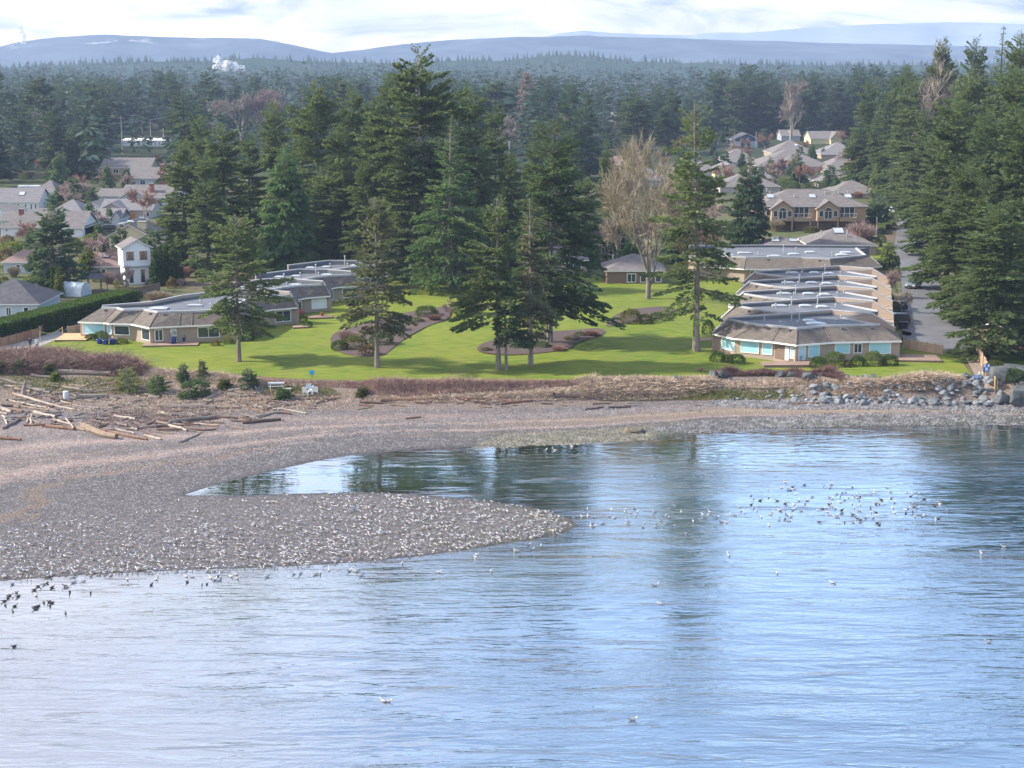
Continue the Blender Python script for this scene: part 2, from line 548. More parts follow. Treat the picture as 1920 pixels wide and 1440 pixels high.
def vnoise(x, y, s, seed=0):
    """cheap smooth value noise in [-1, 1]"""
    x, y = x / s + seed * 17.3, y / s + seed * 9.1
    xi, yi = np.floor(x), np.floor(y)
    fx, fy = x - xi, y - yi
    fx, fy = fx * fx * (3 - 2 * fx), fy * fy * (3 - 2 * fy)
    def h(a, b):
        v = np.sin(a * 127.1 + b * 311.7 + seed * 74.7) * 43758.5453
        return (v - np.floor(v)) * 2 - 1
    return (h(xi, yi) * (1 - fx) + h(xi + 1, yi) * fx) * (1 - fy) + (h(xi, yi + 1) * (1 - fx) + h(xi + 1, yi + 1) * fx) * fy


def sstep(a, b, t):
    u = np.clip((t - a) / (b - a), 0, 1)
    return u * u * (3 - 2 * u)


def terrain(x, y, full=False):
    x, y = np.asarray(x, dtype=float), np.asarray(y, dtype=float)
    land = inside(x, y, LAND)
    high = inside(x, y, HIGH)
    dw = np.where(land, 1.0, -1.0) * np.minimum(seg_dist(x, y, SPIT, False), seg_dist(x, y, UPPER, False))
    dl = np.where(high, 0.0, seg_dist(x, y, HIGHF, False))
    t = np.clip(dw, 0, None) / (np.clip(dw, 0, None) + dl + 1e-6)
    z = 3.3 * (0.60 * t + 0.40 * sstep(0.72, 1.0, t))
    beach = land & ~high
    z = z + np.where(beach, np.minimum(1, t * 8) * (vnoise(x, y, 2.5, 3) * 0.05 + vnoise(x, y, 0.9, 4) * 0.03) * (1 - sstep(0.9, 1, t)), 0)
    far = np.clip(y - 430, 0, None)
    rise = far * 0.0075 + np.clip(y - 2000, 0, None) * 0.012 * 0
    zh = 3.3 + rise + sstep(300, 600, y) * (vnoise(x, y, 170, 5) * 1.2)
    z = np.where(high, zh, z)
    z = np.where(land, z, np.maximum(-0.055 * -dw, -2.5))
    if full:
        return z, dw, t, land, high
    return z


def gz(x, y):
    """height of the built ground sheet"""
    ys, us, z = GRID
    u = x / (y + 30)
    i = int(min(max(np.searchsorted(ys, y) - 1, 0), len(ys) - 2))
    c = (u - us[0]) / (us[1] - us[0])
    j = int(min(max(c, 0), len(us) - 2))
    fy, fx = min(max((y - ys[i]) / (ys[i + 1] - ys[i]), 0), 1), min(max(c - j, 0), 1)
    return float((z[i, j] * (1 - fx) + z[i, j + 1] * fx) * (1 - fy) + (z[i + 1, j] * (1 - fx) + z[i + 1, j + 1] * fx) * fy)


def G(px, py):
    """ground point seen at a pixel of the photograph"""
    z = 3.3
    for _ in range(12):
        x, y = P(px, py, z)
        zn = gz(x, y)
        if abs(zn - z) < 0.004:
            break
        z = z * 0.4 + zn * 0.6
    return Vector((x, y, gz(x, y)))


def ground_mat(name):
    m = bpy.data.materials.new(name)
    m.use_nodes = True
    t = NT(m.node_tree)
    geo = t.n('ShaderNodeNewGeometry')
    pos = geo.outputs['Position']
    n1 = t.noise(pos, 0.035, 5.0, 0.6)
    n2 = t.noise(pos, 0.6, 5.0, 0.65)
    c = t.mix(t.mapr(n2, 0.35, 0.65), (0.055, 0.085, 0.028), (0.13, 0.13, 0.065))
    c = t.mix(t.mapr(n1, 0.45, 0.62), c, (0.13, 0.10, 0.075))
    sy = t.n('ShaderNodeSeparateXYZ', {0: pos})
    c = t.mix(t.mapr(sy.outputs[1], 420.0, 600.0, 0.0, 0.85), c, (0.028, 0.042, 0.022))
    b = t.n('ShaderNodeBsdfPrincipled', {'Base Color': c, 'Roughness': 0.95, 'Specular IOR Level': 0.1})
    bp = t.n('ShaderNodeBump', {'Height': n2, 'Distance': 0.25, 'Strength': 1.0})
    t.link(bp.outputs[0], b.inputs['Normal'])
    t.n('ShaderNodeOutputMaterial', {'Surface': b.outputs[0]})
    return m


def beach_mat():
    m = bpy.data.materials.new('beach_gravel')
    m.use_nodes = True
    t = NT(m.node_tree)
    geo = t.n('ShaderNodeNewGeometry')
    pos = geo.outputs['Position']
    at = t.n('ShaderNodeAttribute', attribute_name='shore')      # (dw, t, x)
    sp = t.n('ShaderNodeSeparateXYZ', {0: at.outputs['Vector']})
    dw, tt = sp.outputs[0], sp.outputs[1]
    sx = t.n('ShaderNodeSeparateXYZ', {0: pos})
    big = t.noise(pos, 0.12, 4.0, 0.6)
    mid = t.noise(pos, 0.9, 5.0, 0.65)
    fine = t.noise(pos, 5.5, 4.0, 0.75)
    vor = t.n('ShaderNodeTexVoronoi', {'Vector': pos, 'Scale': 4.6})
    speck = vor.outputs['Color']
    sv = t.n('ShaderNodeSeparateColor', {0: speck})
    g = t.mix(t.mapr(mid, 0.35, 0.65), (0.106, 0.099, 0.103), (0.158, 0.146, 0.149))
    g = t.mix(t.mapr(fine, 0.40, 0.62), t.mix(0.5, g, (0.065, 0.06, 0.06)), g)
    g = t.mix(t.math('MULTIPLY', t.math('GREATER_THAN', sv.outputs[0], 0.84), 0.5), g, (0.28, 0.265, 0.265))
    g = t.mix(t.math('MULTIPLY', t.math('LESS_THAN', sv.outputs[1], 0.22), 0.6), g, (0.055, 0.052, 0.053))
    # drift lines: bands at a given height up the beach, wobbling
    tw = t.math('ADD', tt, t.math('MULTIPLY', t.math('SUBTRACT', big, 0.5), 0.10))
    tw = t.math('ADD', tw, t.math('MULTIPLY', t.math('SUBTRACT', mid, 0.5), 0.035))
    pink = t.ramp(tw, [(0.0, 0.0), (0.27, 0.0), (0.31, 0.85), (0.34, 0.12), (0.40, 0.2), (0.435, 0.95), (0.47, 0.2), (0.56, 0.55), (0.63, 0.1), (0.72, 0.3), (0.8, 0.5), (1.0, 0.4)])
    pk = t.math('MULTIPLY', pink, t.mapr(fine, 0.34, 0.54))
    deb = t.mix(sv.outputs[2], (0.27, 0.18, 0.135), (0.44, 0.36, 0.33))
    c = t.mix(pk, g, deb)
    brown = t.ramp(tw, [(0.0, 0.0), (0.215, 0.0), (0.225, 0.9), (0.245, 0.0), (0.355, 0.0), (0.362, 0.7), (0.372, 0.0), (0.65, 0.0), (0.75, 0.55), (0.9, 0.8), (1.0, 0.9)])
    bk = t.math('MULTIPLY', brown, t.mapr(mid, 0.34, 0.52))
    c = t.mix(bk, c, t.mix(t.mapr(fine, 0.4, 0.6), (0.115, 0.085, 0.062), (0.24, 0.18, 0.13)))
    # green weed low on the shore, more of it to the right
    gx = t.mapr(sx.outputs[0], -12.0, 25.0, 0.0, 1.0)
    low = t.ramp(tt, [(0.0, 1.0), (0.16, 0.85), (0.30, 0.0)])
    gr = t.math('MULTIPLY', t.math('MULTIPLY', gx, low), t.mapr(big, 0.35, 0.58))
    c = t.mix(t.math('MULTIPLY', gr, 0.75), c, t.mix(t.mapr(fine, 0.4, 0.6), (0.055, 0.075, 0.035), (0.13, 0.15, 0.09)))
    # tawny tide line at right
    tan = t.math('MULTIPLY', t.ramp(tw, [(0.0, 0.0), (0.30, 0.0), (0.36, 1.0), (0.48, 0.9), (0.54, 0.0)]), gx)
    c = t.mix(t.math('MULTIPLY', tan, 0.75), c, t.mix(t.mapr(fine, 0.35, 0.65), (0.17, 0.125, 0.085), (0.31, 0.245, 0.18)))
    wet = t.mapr(dw, -0.3, 1.3, 0.45, 1.0)
    c = t.n('ShaderNodeHueSaturation', {'Color': c, 'Value': wet}).outputs[0]
    b = t.n('ShaderNodeBsdfPrincipled', {'Base Color': c, 'Roughness': t.mapr(dw, 0.0, 1.5, 0.45, 0.9), 'Specular IOR Level': 0.3})
    h = t.math('ADD', t.math('MULTIPLY', fine, 0.6), t.math('MULTIPLY', vor.outputs['Distance'], -0.5))
    bp = t.n('ShaderNodeBump', {'Height': h, 'Distance': 0.14, 'Strength': 1.0})
    t.link(bp.outputs[0], b.inputs['Normal'])
    t.n('ShaderNodeOutputMaterial', {'Surface': b.outputs[0]})
    return m


def build_terrain():
    ys = list(np.arange(58, 215, 0.45))
    while ys[-1] < 14000:
        ys.append(ys[-1] + 0.6 + (ys[-1] - 214) * 0.045)
    ys = np.array(ys)
    us = np.linspace(-0.60, 0.60, 500)
    Y, U = np.meshgrid(ys, us, indexing='ij')
    X = U * (Y + 30)
    z, dw, t, land, high = terrain(X, Y, True)
    global GRID
    GRID = (ys, us, z)
    nr, nc = X.shape
    idx = np.arange(nr * nc).reshape(nr, nc)
    F = np.stack([idx[:-1, :-1], idx[:-1, 1:], idx[1:, 1:], idx[1:, :-1]], -1).reshape(-1, 4)
    V = np.stack([X, Y, z], -1).reshape(-1, 3)
    hf = high.ravel()[F].all(1)
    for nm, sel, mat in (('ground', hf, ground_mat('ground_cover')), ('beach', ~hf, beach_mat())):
        f = F[sel]
        used, inv = np.unique(f, return_inverse=True)
        me = np_mesh(nm, V[used], inv.reshape(-1, 4), [mat], smooth=True)
        a = me.attributes.new('shore', 'FLOAT_VECTOR', 'POINT')
        a.data.foreach_set('vector', np.stack([dw.ravel()[used], t.ravel()[used], X.ravel()[used]], -1).astype(np.float32).ravel())
        tag(add(nm, me), kind='structure')


build_terrain()


# ------------------------------------------------------------------ water
def water_mat():
    m = bpy.data.materials.new('sea_water')
    m.use_nodes = True
    t = NT(m.node_tree)
    geo = t.n('ShaderNodeNewGeometry')
    pos = geo.outputs['Position']
    at = t.n('ShaderNodeAttribute', attribute_name='shore')      # (depth distance, calm, 0)
    sp = t.n('ShaderNodeSeparateXYZ', {0: at.outputs['Vector']})
    dist, calm = sp.outputs[0], sp.outputs[1]
    rot = (0, 0, math.radians(-9))
    def nz(sc, scale, det, dist_=0.0, r=rot, ro=0.55):
        mp = t.n('ShaderNodeMapping', {'Vector': pos, 'Scale': sc, 'Rotation': r})
        return t.noise(mp.outputs[0], scale, det, ro, dist_)
    swell = nz((0.16, 1.0, 1.0), 0.50, 2.0, 0.4)
    swell2 = nz((0.25, 1.0, 1.0), 1.05, 2.0, 0.6, (0, 0, math.radians(7)))
    chop = nz((0.45, 1.0, 1.0), 2.6, 3.0, 0.3)
    rip = nz((0.6, 1.0, 1.0), 7.5, 2.0, 0.2, (0, 0, math.radians(14)))
    patch = nz((0.35, 1.0, 1.0), 0.045, 3.0, 0.6)
    patch2 = nz((0.5, 1.0, 1.0), 0.12, 3.0, 0.5)
    pf = t.mapr(t.math('ADD', t.math('MULTIPLY', patch, 0.6), t.math('MULTIPLY', patch2, 0.4)), 0.38, 0.60, 0.12, 1.3)
    live = t.math('MULTIPLY', pf, t.math('SUBTRACT', 1.0, calm))
    # ring ripples spreading from swimming birds
    h = t.math('MULTIPLY', t.math('MULTIPLY', swell, pf), 0.19)
    h = t.math('ADD', h, t.math('MULTIPLY', swell2, 0.075))
    h = t.math('ADD', h, t.math('MULTIPLY', t.mapr(nz((0.15, 1.0, 1.0), 0.50, 3.0, 1.4, (0, 0, math.radians(-13))), 0.58, 0.74), 0.05))
    h = t.math('ADD', h, t.math('MULTIPLY', t.math('MULTIPLY', chop, live), 0.042))
    h = t.math('ADD', h, t.math('MULTIPLY', t.math('MULTIPLY', rip, live), 0.016))
    h = t.math('MULTIPLY', h, t.math('SUBTRACT', 1.0, t.math('MULTIPLY', calm, 0.86)))
    for px, py, R in ((1262, 893, 9.0), ):
        c = P(px, py, 0)
        dv = t.n('ShaderNodeVectorMath', {0: pos, 1: (c[0], c[1], 0)}, operation='DISTANCE').outputs['Value']
        w = t.math('SINE', t.math('MULTIPLY', dv, 2 * math.pi / 0.62))
        fo = t.mapr(dv, 0.5, R, 1.0, 0.0)
        h = t.math('ADD', h, t.math('MULTIPLY', t.math('MULTIPLY', w, fo), 0.004))
    bp = t.n('ShaderNodeBump', {'Height': h, 'Distance': 1.0, 'Strength': 1.0})
    gl = t.n('ShaderNodeBsdfGlossy', {'Color': (0.96, 0.97, 1.0, 1), 'Roughness': 0.035, 'Normal': bp.outputs[0]})
    deep = t.mapr(dist, 1.0, 22.0, 0.0, 1.0)
    body = t.n('ShaderNodeBsdfDiffuse', {'Color': t.mix(deep, (0.055, 0.085, 0.060), (0.040, 0.080, 0.120))})
    tr = t.n('ShaderNodeBsdfTransparent', {'Color': (0.55, 0.66, 0.60, 1)})
    bodymix = t.n('ShaderNodeMixShader', {0: t.mapr(dist, 0.0, 7.0, 0.05, 1.0), 1: tr.outputs[0], 2: body.outputs[0]})
    lw = t.n('ShaderNodeLayerWeight', {'Blend': 0.5, 'Normal': bp.outputs[0]})
    fac = t.mapr(lw.outputs['Facing'], 0.35, 0.92, 0.22, 0.84)
    mx = t.n('ShaderNodeMixShader', {0: fac, 1: bodymix.outputs[0], 2: gl.outputs[0]})
    t.n('ShaderNodeOutputMaterial', {'Surface': mx.outputs[0]})
    return m


def build_water():
    ys = np.concatenate([np.arange(-60, 60, 10.0), np.arange(60, 230, 0.9), [260, 330, 420]])
    us = np.linspace(-0.62, 0.62, 240)
    Y, U = np.meshgrid(ys, us, indexing='ij')
    X = U * (np.abs(Y) + 40) * 1.5
    z, dw, t, land, high = terrain(X, Y, True)
    nr, nc = X.shape
    idx = np.arange(nr * nc).reshape(nr, nc)
    F = np.stack([idx[:-1, :-1], idx[:-1, 1:], idx[1:, 1:], idx[1:, :-1]], -1).reshape(-1, 4)
    keep = (dw.ravel()[F] < 3).any(1)
    F = F[keep]
    V = np.stack([X, Y, np.zeros_like(X)], -1).reshape(-1, 3)
    # the lagoon behind the spit lies calm, more so towards its tip
    lx, ly = P(560, 895, 0)
    lag = np.clip(1.0 - np.hypot((X - lx) / 26.0, (Y - ly) / 9.5), 0, 1)
    calm = np.clip(sstep(0.0, 0.55, lag), 0, 0.97)
    calm = np.maximum(calm, 0.62 * sstep(16.0, 2.0, -dw) * sstep(140, 156, Y))
    used, inv = np.unique(F, return_inverse=True)
    me = np_mesh('water', V[used], inv.reshape(-1, 4), [water_mat()], smooth=True)
    a = me.attributes.new('shore', 'FLOAT_VECTOR', 'POINT')
    a.data.foreach_set('vector', np.stack([-dw.ravel()[used], calm.ravel()[used], 0 * calm.ravel()[used]], -1).astype(np.float32).ravel())
    tag(add('water', me), kind='structure')


build_water()
# ------------------------------------------------------------------ sheets on the ground: lawns, beds, road, path
from mathutils.geometry import delaunay_2d_cdt


def px_poly(pts):
    return [tuple(G(a, b)[:2]) for a, b in pts]


def smooth_poly(poly, n=2):
    for _ in range(n):
        res = []
        for i in range(len(poly)):
            a, b = poly[i], poly[(i + 1) % len(poly)]
            res += [(a[0] * .75 + b[0] * .25, a[1] * .75 + b[1] * .25), (a[0] * .25 + b[0] * .75, a[1] * .25 + b[1] * .75)]
        poly = res
    return poly


def sheet(name, poly, lift, mat, step=1.2, und=0.0, kind='structure', label=None, cat=None):
    """a sheet that follows the ground, LIFT above it"""
    xs, ys = [p[0] for p in poly], [p[1] for p in poly]
    gx, gy = np.meshgrid(np.arange(min(xs), max(xs), step), np.arange(min(ys), max(ys), step))
    gx, gy = gx.ravel(), gy.ravel()
    ok = inside(gx, gy, poly) & (seg_dist(gx, gy, poly) > step * 0.4)
    pts = [Vector(p) for p in poly] + [Vector((a, b)) for a, b in zip(gx[ok], gy[ok])]
    n = len(poly)
    vs, _e, fs, *_ = delaunay_2d_cdt(pts, [(i, (i + 1) % n) for i in range(n)], [list(range(n))], 1, 1e-4)
    X, Y = np.array([v[0] for v in vs]), np.array([v[1] for v in vs])
    edge = sstep(0, 3, seg_dist(X, Y, poly))
    Z = terrain(X, Y) + lift + und * edge * (vnoise(X, Y, 14, 8) + 0.4 * vnoise(X, Y, 5, 9) + 0.6)
    F = np.array([f for f in fs if len(f) == 3])
    e = np.stack([X, Y, Z], -1)
    nz = np.cross(e[F[:, 1]] - e[F[:, 0]], e[F[:, 2]] - e[F[:, 0]])[:, 2]
    F[nz < 0] = F[nz < 0][:, ::-1]
    return tag(add(name, np_mesh(name, e, F, [mat], smooth=True)), label, cat, None, kind)


def lawn_mat():
    m = bpy.data.materials.new('mown_grass')
    m.use_nodes = True
    t = NT(m.node_tree)
    pos = t.n('ShaderNodeNewGeometry').outputs['Position']
    big = t.noise(pos, 0.11, 4.0, 0.6, 0.4)
    mid = t.noise(pos, 0.55, 4.0, 0.65)
    mp = t.n('ShaderNodeMapping', {'Vector': pos, 'Rotation': (0, 0, math.radians(24)), 'Scale': (0.22, 1, 1)})
    mow = t.noise(mp.outputs[0], 1.7, 2.0, 0.5)
    fine = t.noise(pos, 6.0, 3.0, 0.7)
    c = t.mix(t.mapr(big, 0.36, 0.64), (0.085, 0.152, 0.014), (0.185, 0.208, 0.024))
    c = t.mix(t.mapr(mid, 0.40, 0.64, 0.0, 0.55), c, (0.080, 0.140, 0.012))
    c = t.mix(t.mapr(mow, 0.42, 0.58, 0.0, 0.75), c, (0.222, 0.236, 0.036))
    c = t.mix(t.mapr(fine, 0.35, 0.65, 0.0, 0.35), c, (0.06, 0.115, 0.010))
    dull = t.noise(pos, 0.23, 5.0, 0.7, 0.8)
    c = t.mix(t.mapr(dull, 0.52, 0.68, 0.0, 0.6), c, (0.150, 0.155, 0.040))
    b = t.n('ShaderNodeBsdfPrincipled', {'Base Color': c, 'Roughness': 0.85, 'Specular IOR Level': 0.15})
    hh = t.math('ADD', t.math('MULTIPLY', fine, 0.5), mow)
    bp = t.n('ShaderNodeBump', {'Height': hh, 'Distance': 0.06, 'Strength': 1.0})
    t.link(bp.outputs[0], b.inputs['Normal'])
    t.n('ShaderNodeOutputMaterial', {'Surface': b.outputs[0]})
    return m


LAWN = lawn_mat()
lawn_px = [(72, 652), (120, 668), (230, 678), (290, 692), (400, 699), (480, 706), (560, 712), (700, 715), (800, 717), (900, 718), (1000, 716), (1100, 713), (1200, 710), (1300, 706), (1420, 705), (1500, 708), (1580, 709),
           (1700, 712), (1826, 710), (1812, 690), (1798, 672), (1782, 664), (1700, 650), (1640, 560), (1500, 510), (1400, 498), (1300, 500), (1230, 520), (1140, 528), (1090, 500), (960, 505), (860, 515), (760, 525), (640, 540), (560, 505),
           (420, 560), (300, 590), (150, 612), (104, 632)]
sheet('lawn', px_poly(lawn_px), 0.05, LAWN, 1.0, 0.16)
sheet('side_lawn', smooth_poly(px_poly([(1868, 668), (1880, 690), (1960, 700), (2100, 690), (2050, 655), (1920, 655)]), 1), 0.05, LAWN, 1.5, 0.1)
sheet('verge_lawn', smooth_poly(px_poly([(1640, 390), (1690, 384), (1715, 376), (1690, 368), (1640, 372)]), 1), 0.06, LAWN, 3)
sheet('verge_lawn', smooth_poly(px_poly([(1612, 482), (1655, 486), (1672, 470), (1660, 452), (1618, 462)]), 1), 0.06, LAWN, 2)
sheet('verge_grass', smooth_poly(px_poly([(1682, 626), (1706, 632), (1712, 625), (1688, 620)]), 1), 0.09, LAWN, 1.2)

ROADP = px_poly([(1660, 372), (1676, 386), (1684, 410), (1680, 440), (1676, 470), (1684, 500), (1690, 530), (1694, 570), (1694, 600), (1690, 630), (1700, 648), (1760, 662), (1806, 664), (1840, 668),
                 (1830, 640), (1800, 600), (1775, 560), (1755, 520), (1745, 490), (1735, 450), (1730, 420), (1725, 400), (1700, 384), (1690, 372)])
sheet('road', ROADP, 0.09, ASPH, 2.0)
sheet('footpath', px_poly([(1806, 664), (1829, 706), (1836, 722), (1880, 722), (1866, 700), (1852, 672), (1840, 666)]), 0.075, pmat('path_gravel', (0.25, 0.20, 0.17), (0.19, 0.155, 0.13), 2.0, 0.95, bump=0.02), 1.0)
sheet('footpath', px_poly([(-60, 662), (20, 648), (60, 637), (110, 622), (125, 627), (100, 640), (70, 655), (30, 664), (-60, 680)]), 0.11, CONC, 1.0)

for poly in ([(618, 632), (622, 655), (645, 668), (690, 674), (722, 670), (740, 652), (775, 628), (812, 610), (842, 602), (850, 575), (800, 582), (745, 592), (700, 605), (650, 618)],
             [(893, 652), (896, 664), (950, 670), (1010, 666), (1072, 658), (1078, 646), (1138, 630), (1130, 617), (1080, 622), (1000, 626), (930, 638)],
             [(1128, 617), (1165, 612), (1262, 594), (1270, 580), (1235, 576), (1160, 586)]):
    sheet('flower_bed', smooth_poly(px_poly(poly), 2), 0.27, MULCH, 0.8, 0.02)
# house-foot planting strips and gardens
sheet('garden_soil', smooth_poly(px_poly([(110, 622), (160, 600), (300, 558), (330, 560), (300, 580), (160, 625)]), 1), 0.24, SOIL, 1.5)

# ------------------------------------------------------------------ hills and mountains far off
def ridge(name, prof, D, depth, mat, seed, base=-2.0, n=260, rough=1.0, toward=0.55):
    """a ridge whose crest runs through (px, py) points at distance D"""
    xs = np.array([p[0] for p in prof], float)
    hs = np.array([CAMH + (130 - p[1]) / FPX * D for p in prof])
    px = np.linspace(xs[0], xs[-1], n)
    h = np.interp(px, xs, hs)
    X = (px - 960) / FPX * D
    h = h + rough * (vnoise(X, X * 0, D * 0.02, seed) * 0.012 + vnoise(X, X * 0, D * 0.006, seed + 1) * 0.006) * (h - base)
    rows = []
    k = 14
    for j in range(-k, k + 1):
        u = j / k
        y = D + u * depth
        prof_h = base + (h - base) * np.maximum(0, 1 - abs(u)) ** (0.8) * (1 + 0.10 * rough * vnoise(X, X * 0 + y, D * 0.03, seed + 2) * (abs(u) > 0.02))
        rows.append(np.stack([X * (y / D), np.full(n, y), prof_h], -1))
    V = np.concatenate(rows)
    idx = np.arange((2 * k + 1) * n).reshape(2 * k + 1, n)
    F = np.stack([idx[:-1, :-1], idx[:-1, 1:], idx[1:, 1:], idx[1:, :-1]], -1).reshape(-1, 4)
    tag(add(name, np_mesh(name, V, F, [mat], smooth=True)), kind='structure')
    return X, h


def hill_mat(name, c1, c2, scale, snow=None):
    m = bpy.data.materials.new(name)
    m.use_nodes = True
    t = NT(m.node_tree)
    pos = t.n('ShaderNodeNewGeometry').outputs['Position']
    nz = t.noise(pos, scale, 6.0, 0.65)
    c = t.mix(t.mapr(nz, 0.38, 0.62), c1, c2)
    if snow:
        z = t.n('ShaderNodeSeparateXYZ', {0: pos})
        mp = t.n('ShaderNodeMapping', {'Vector': pos, 'Scale': (1, 1, 3)})
        n2 = t.noise(mp.outputs[0], scale * 0.35, 6.0, 0.7)
        f = t.math('MULTIPLY', t.mapr(z.outputs[2], snow[0], snow[1]), t.mapr(n2, 0.52, 0.60))
        f = t.math('MULTIPLY', f, t.mapr(z.outputs[0], -780.0, -1020.0))
        c = t.mix(f, c, (0.85, 0.87, 0.92))
    b = t.n('ShaderNodeBsdfPrincipled', {'Base Color': c, 'Roughness': 1.0, 'Specular IOR Level': 0.0})
    t.n('ShaderNodeOutputMaterial', {'Surface': b.outputs[0]})
    return m


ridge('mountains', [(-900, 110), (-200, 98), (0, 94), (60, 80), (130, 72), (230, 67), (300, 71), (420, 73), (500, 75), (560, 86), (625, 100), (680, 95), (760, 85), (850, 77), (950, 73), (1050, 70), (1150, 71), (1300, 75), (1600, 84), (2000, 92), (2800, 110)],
      4300, 700, hill_mat('mountain_forest', (0.06, 0.09, 0.125), (0.10, 0.135, 0.17), 0.007, (88, 118)), 3)  # bluish distance haze put into the forest's base colour
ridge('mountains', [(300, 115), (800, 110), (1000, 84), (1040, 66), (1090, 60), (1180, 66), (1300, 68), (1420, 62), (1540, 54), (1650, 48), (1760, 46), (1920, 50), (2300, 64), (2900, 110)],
      5600, 700, hill_mat('far_mountain_forest', (0.20, 0.26, 0.33), (0.25, 0.31, 0.38), 0.005), 8)  # paler than forest: haze put into the base colour
HILLX, HILLH = ridge('wooded_hills', [(-900, 130), (0, 128), (100, 124), (180, 119), (300, 116), (390, 115), (450, 111), (540, 113), (640, 117), (760, 119), (860, 114), (950, 114), (1000, 108), (1050, 104), (1110, 107), (1180, 116), (1280, 120), (1500, 122), (1920, 122), (2800, 130)],
      2700, 500, hill_mat('hill_forest', (0.02, 0.045, 0.035), (0.05, 0.08, 0.055), 0.02), 5, n=500, rough=1.5)

# ------------------------------------------------------------------ air
def build_haze():
    mb = MB()
    mb.prism([(-6500, -300), (6500, -300), (6500, 6600), (-6500, 6600)], -6.0, 262.0, bottom=True)
    m = bpy.data.materials.new('thin_air')
    m.use_nodes = True
    t = NT(m.node_tree)
    v = t.n('ShaderNodeVolumePrincipled', {'Color': (0.56, 0.70, 1.0, 1), 'Density': 1.2e-4, 'Anisotropy': 0.0})
    t.n('ShaderNodeOutputMaterial', {'Volume': v.outputs[0]})
    tag(mb.build('haze', [m]), kind='stuff')


build_haze()
# ------------------------------------------------------------------ tree makers (numpy)
def nrm(v):
    return v / np.maximum(np.linalg.norm(v, axis=-1, keepdims=True), 1e-9)


def tubes_np(P0, P1, R0, R1, n=3):
    """many n-sided tapered sticks"""
    d = nrm(P1 - P0)
    a = np.where(np.abs(d[:, 2:3]) > 0.9, np.array([[1.0, 0, 0]]), np.array([[0, 0, 1.0]]))
    u = nrm(np.cross(d, a))
    w = np.cross(d, u)
    m = len(P0)
    V = np.empty((m, 2 * n, 3))
    for k in range(n):
        an = 2 * math.pi * k / n
        o = u * math.cos(an) + w * math.sin(an)
        V[:, k] = P0 + o * R0[:, None]
        V[:, n + k] = P1 + o * R1[:, None]
    b = (np.arange(m) * 2 * n)[:, None]
    F = np.concatenate([np.concatenate([b + k, b + (k + 1) % n, b + n + (k + 1) % n, b + n + k], 1) for k in range(n)])
    return V.reshape(-1, 3), F


def ribbons_np(P0, P1, W0, W1, rng):
    d = nrm(P1 - P0)
    u = nrm(np.cross(d, nrm(rng.normal(size=P0.shape))))
    V = np.stack([P0 - u * W0[:, None], P0 + u * W0[:, None], P1 + u * W1[:, None], P1 - u * W1[:, None]], 1)
    F = np.arange(len(P0) * 4).reshape(-1, 4)
    return V.reshape(-1, 3), F


def kites_np(q, d, ln, wd, rng, flat=0.55):
    """leaf sprays: kites that start at q, run along d, with a random roll"""
    r = rng.normal(size=q.shape) * (1 - flat)
    r[:, 2] += flat
    p = nrm(np.cross(d, r))
    a = q + d * ln[:, None]
    m = q + d * (ln * 0.45)[:, None]
    V = np.stack([q, m + p * (wd * .5)[:, None], a, m - p * (wd * .5)[:, None]], 1)
    F = np.arange(len(q) * 4).reshape(-1, 4)
    return V.reshape(-1, 3), F


def joinv(parts):
    vs, fs, off = [], [], 0
    for v, f in parts:
        vs.append(v)
        fs.append(f + off)
        off += len(v)
    return np.concatenate(vs), fs


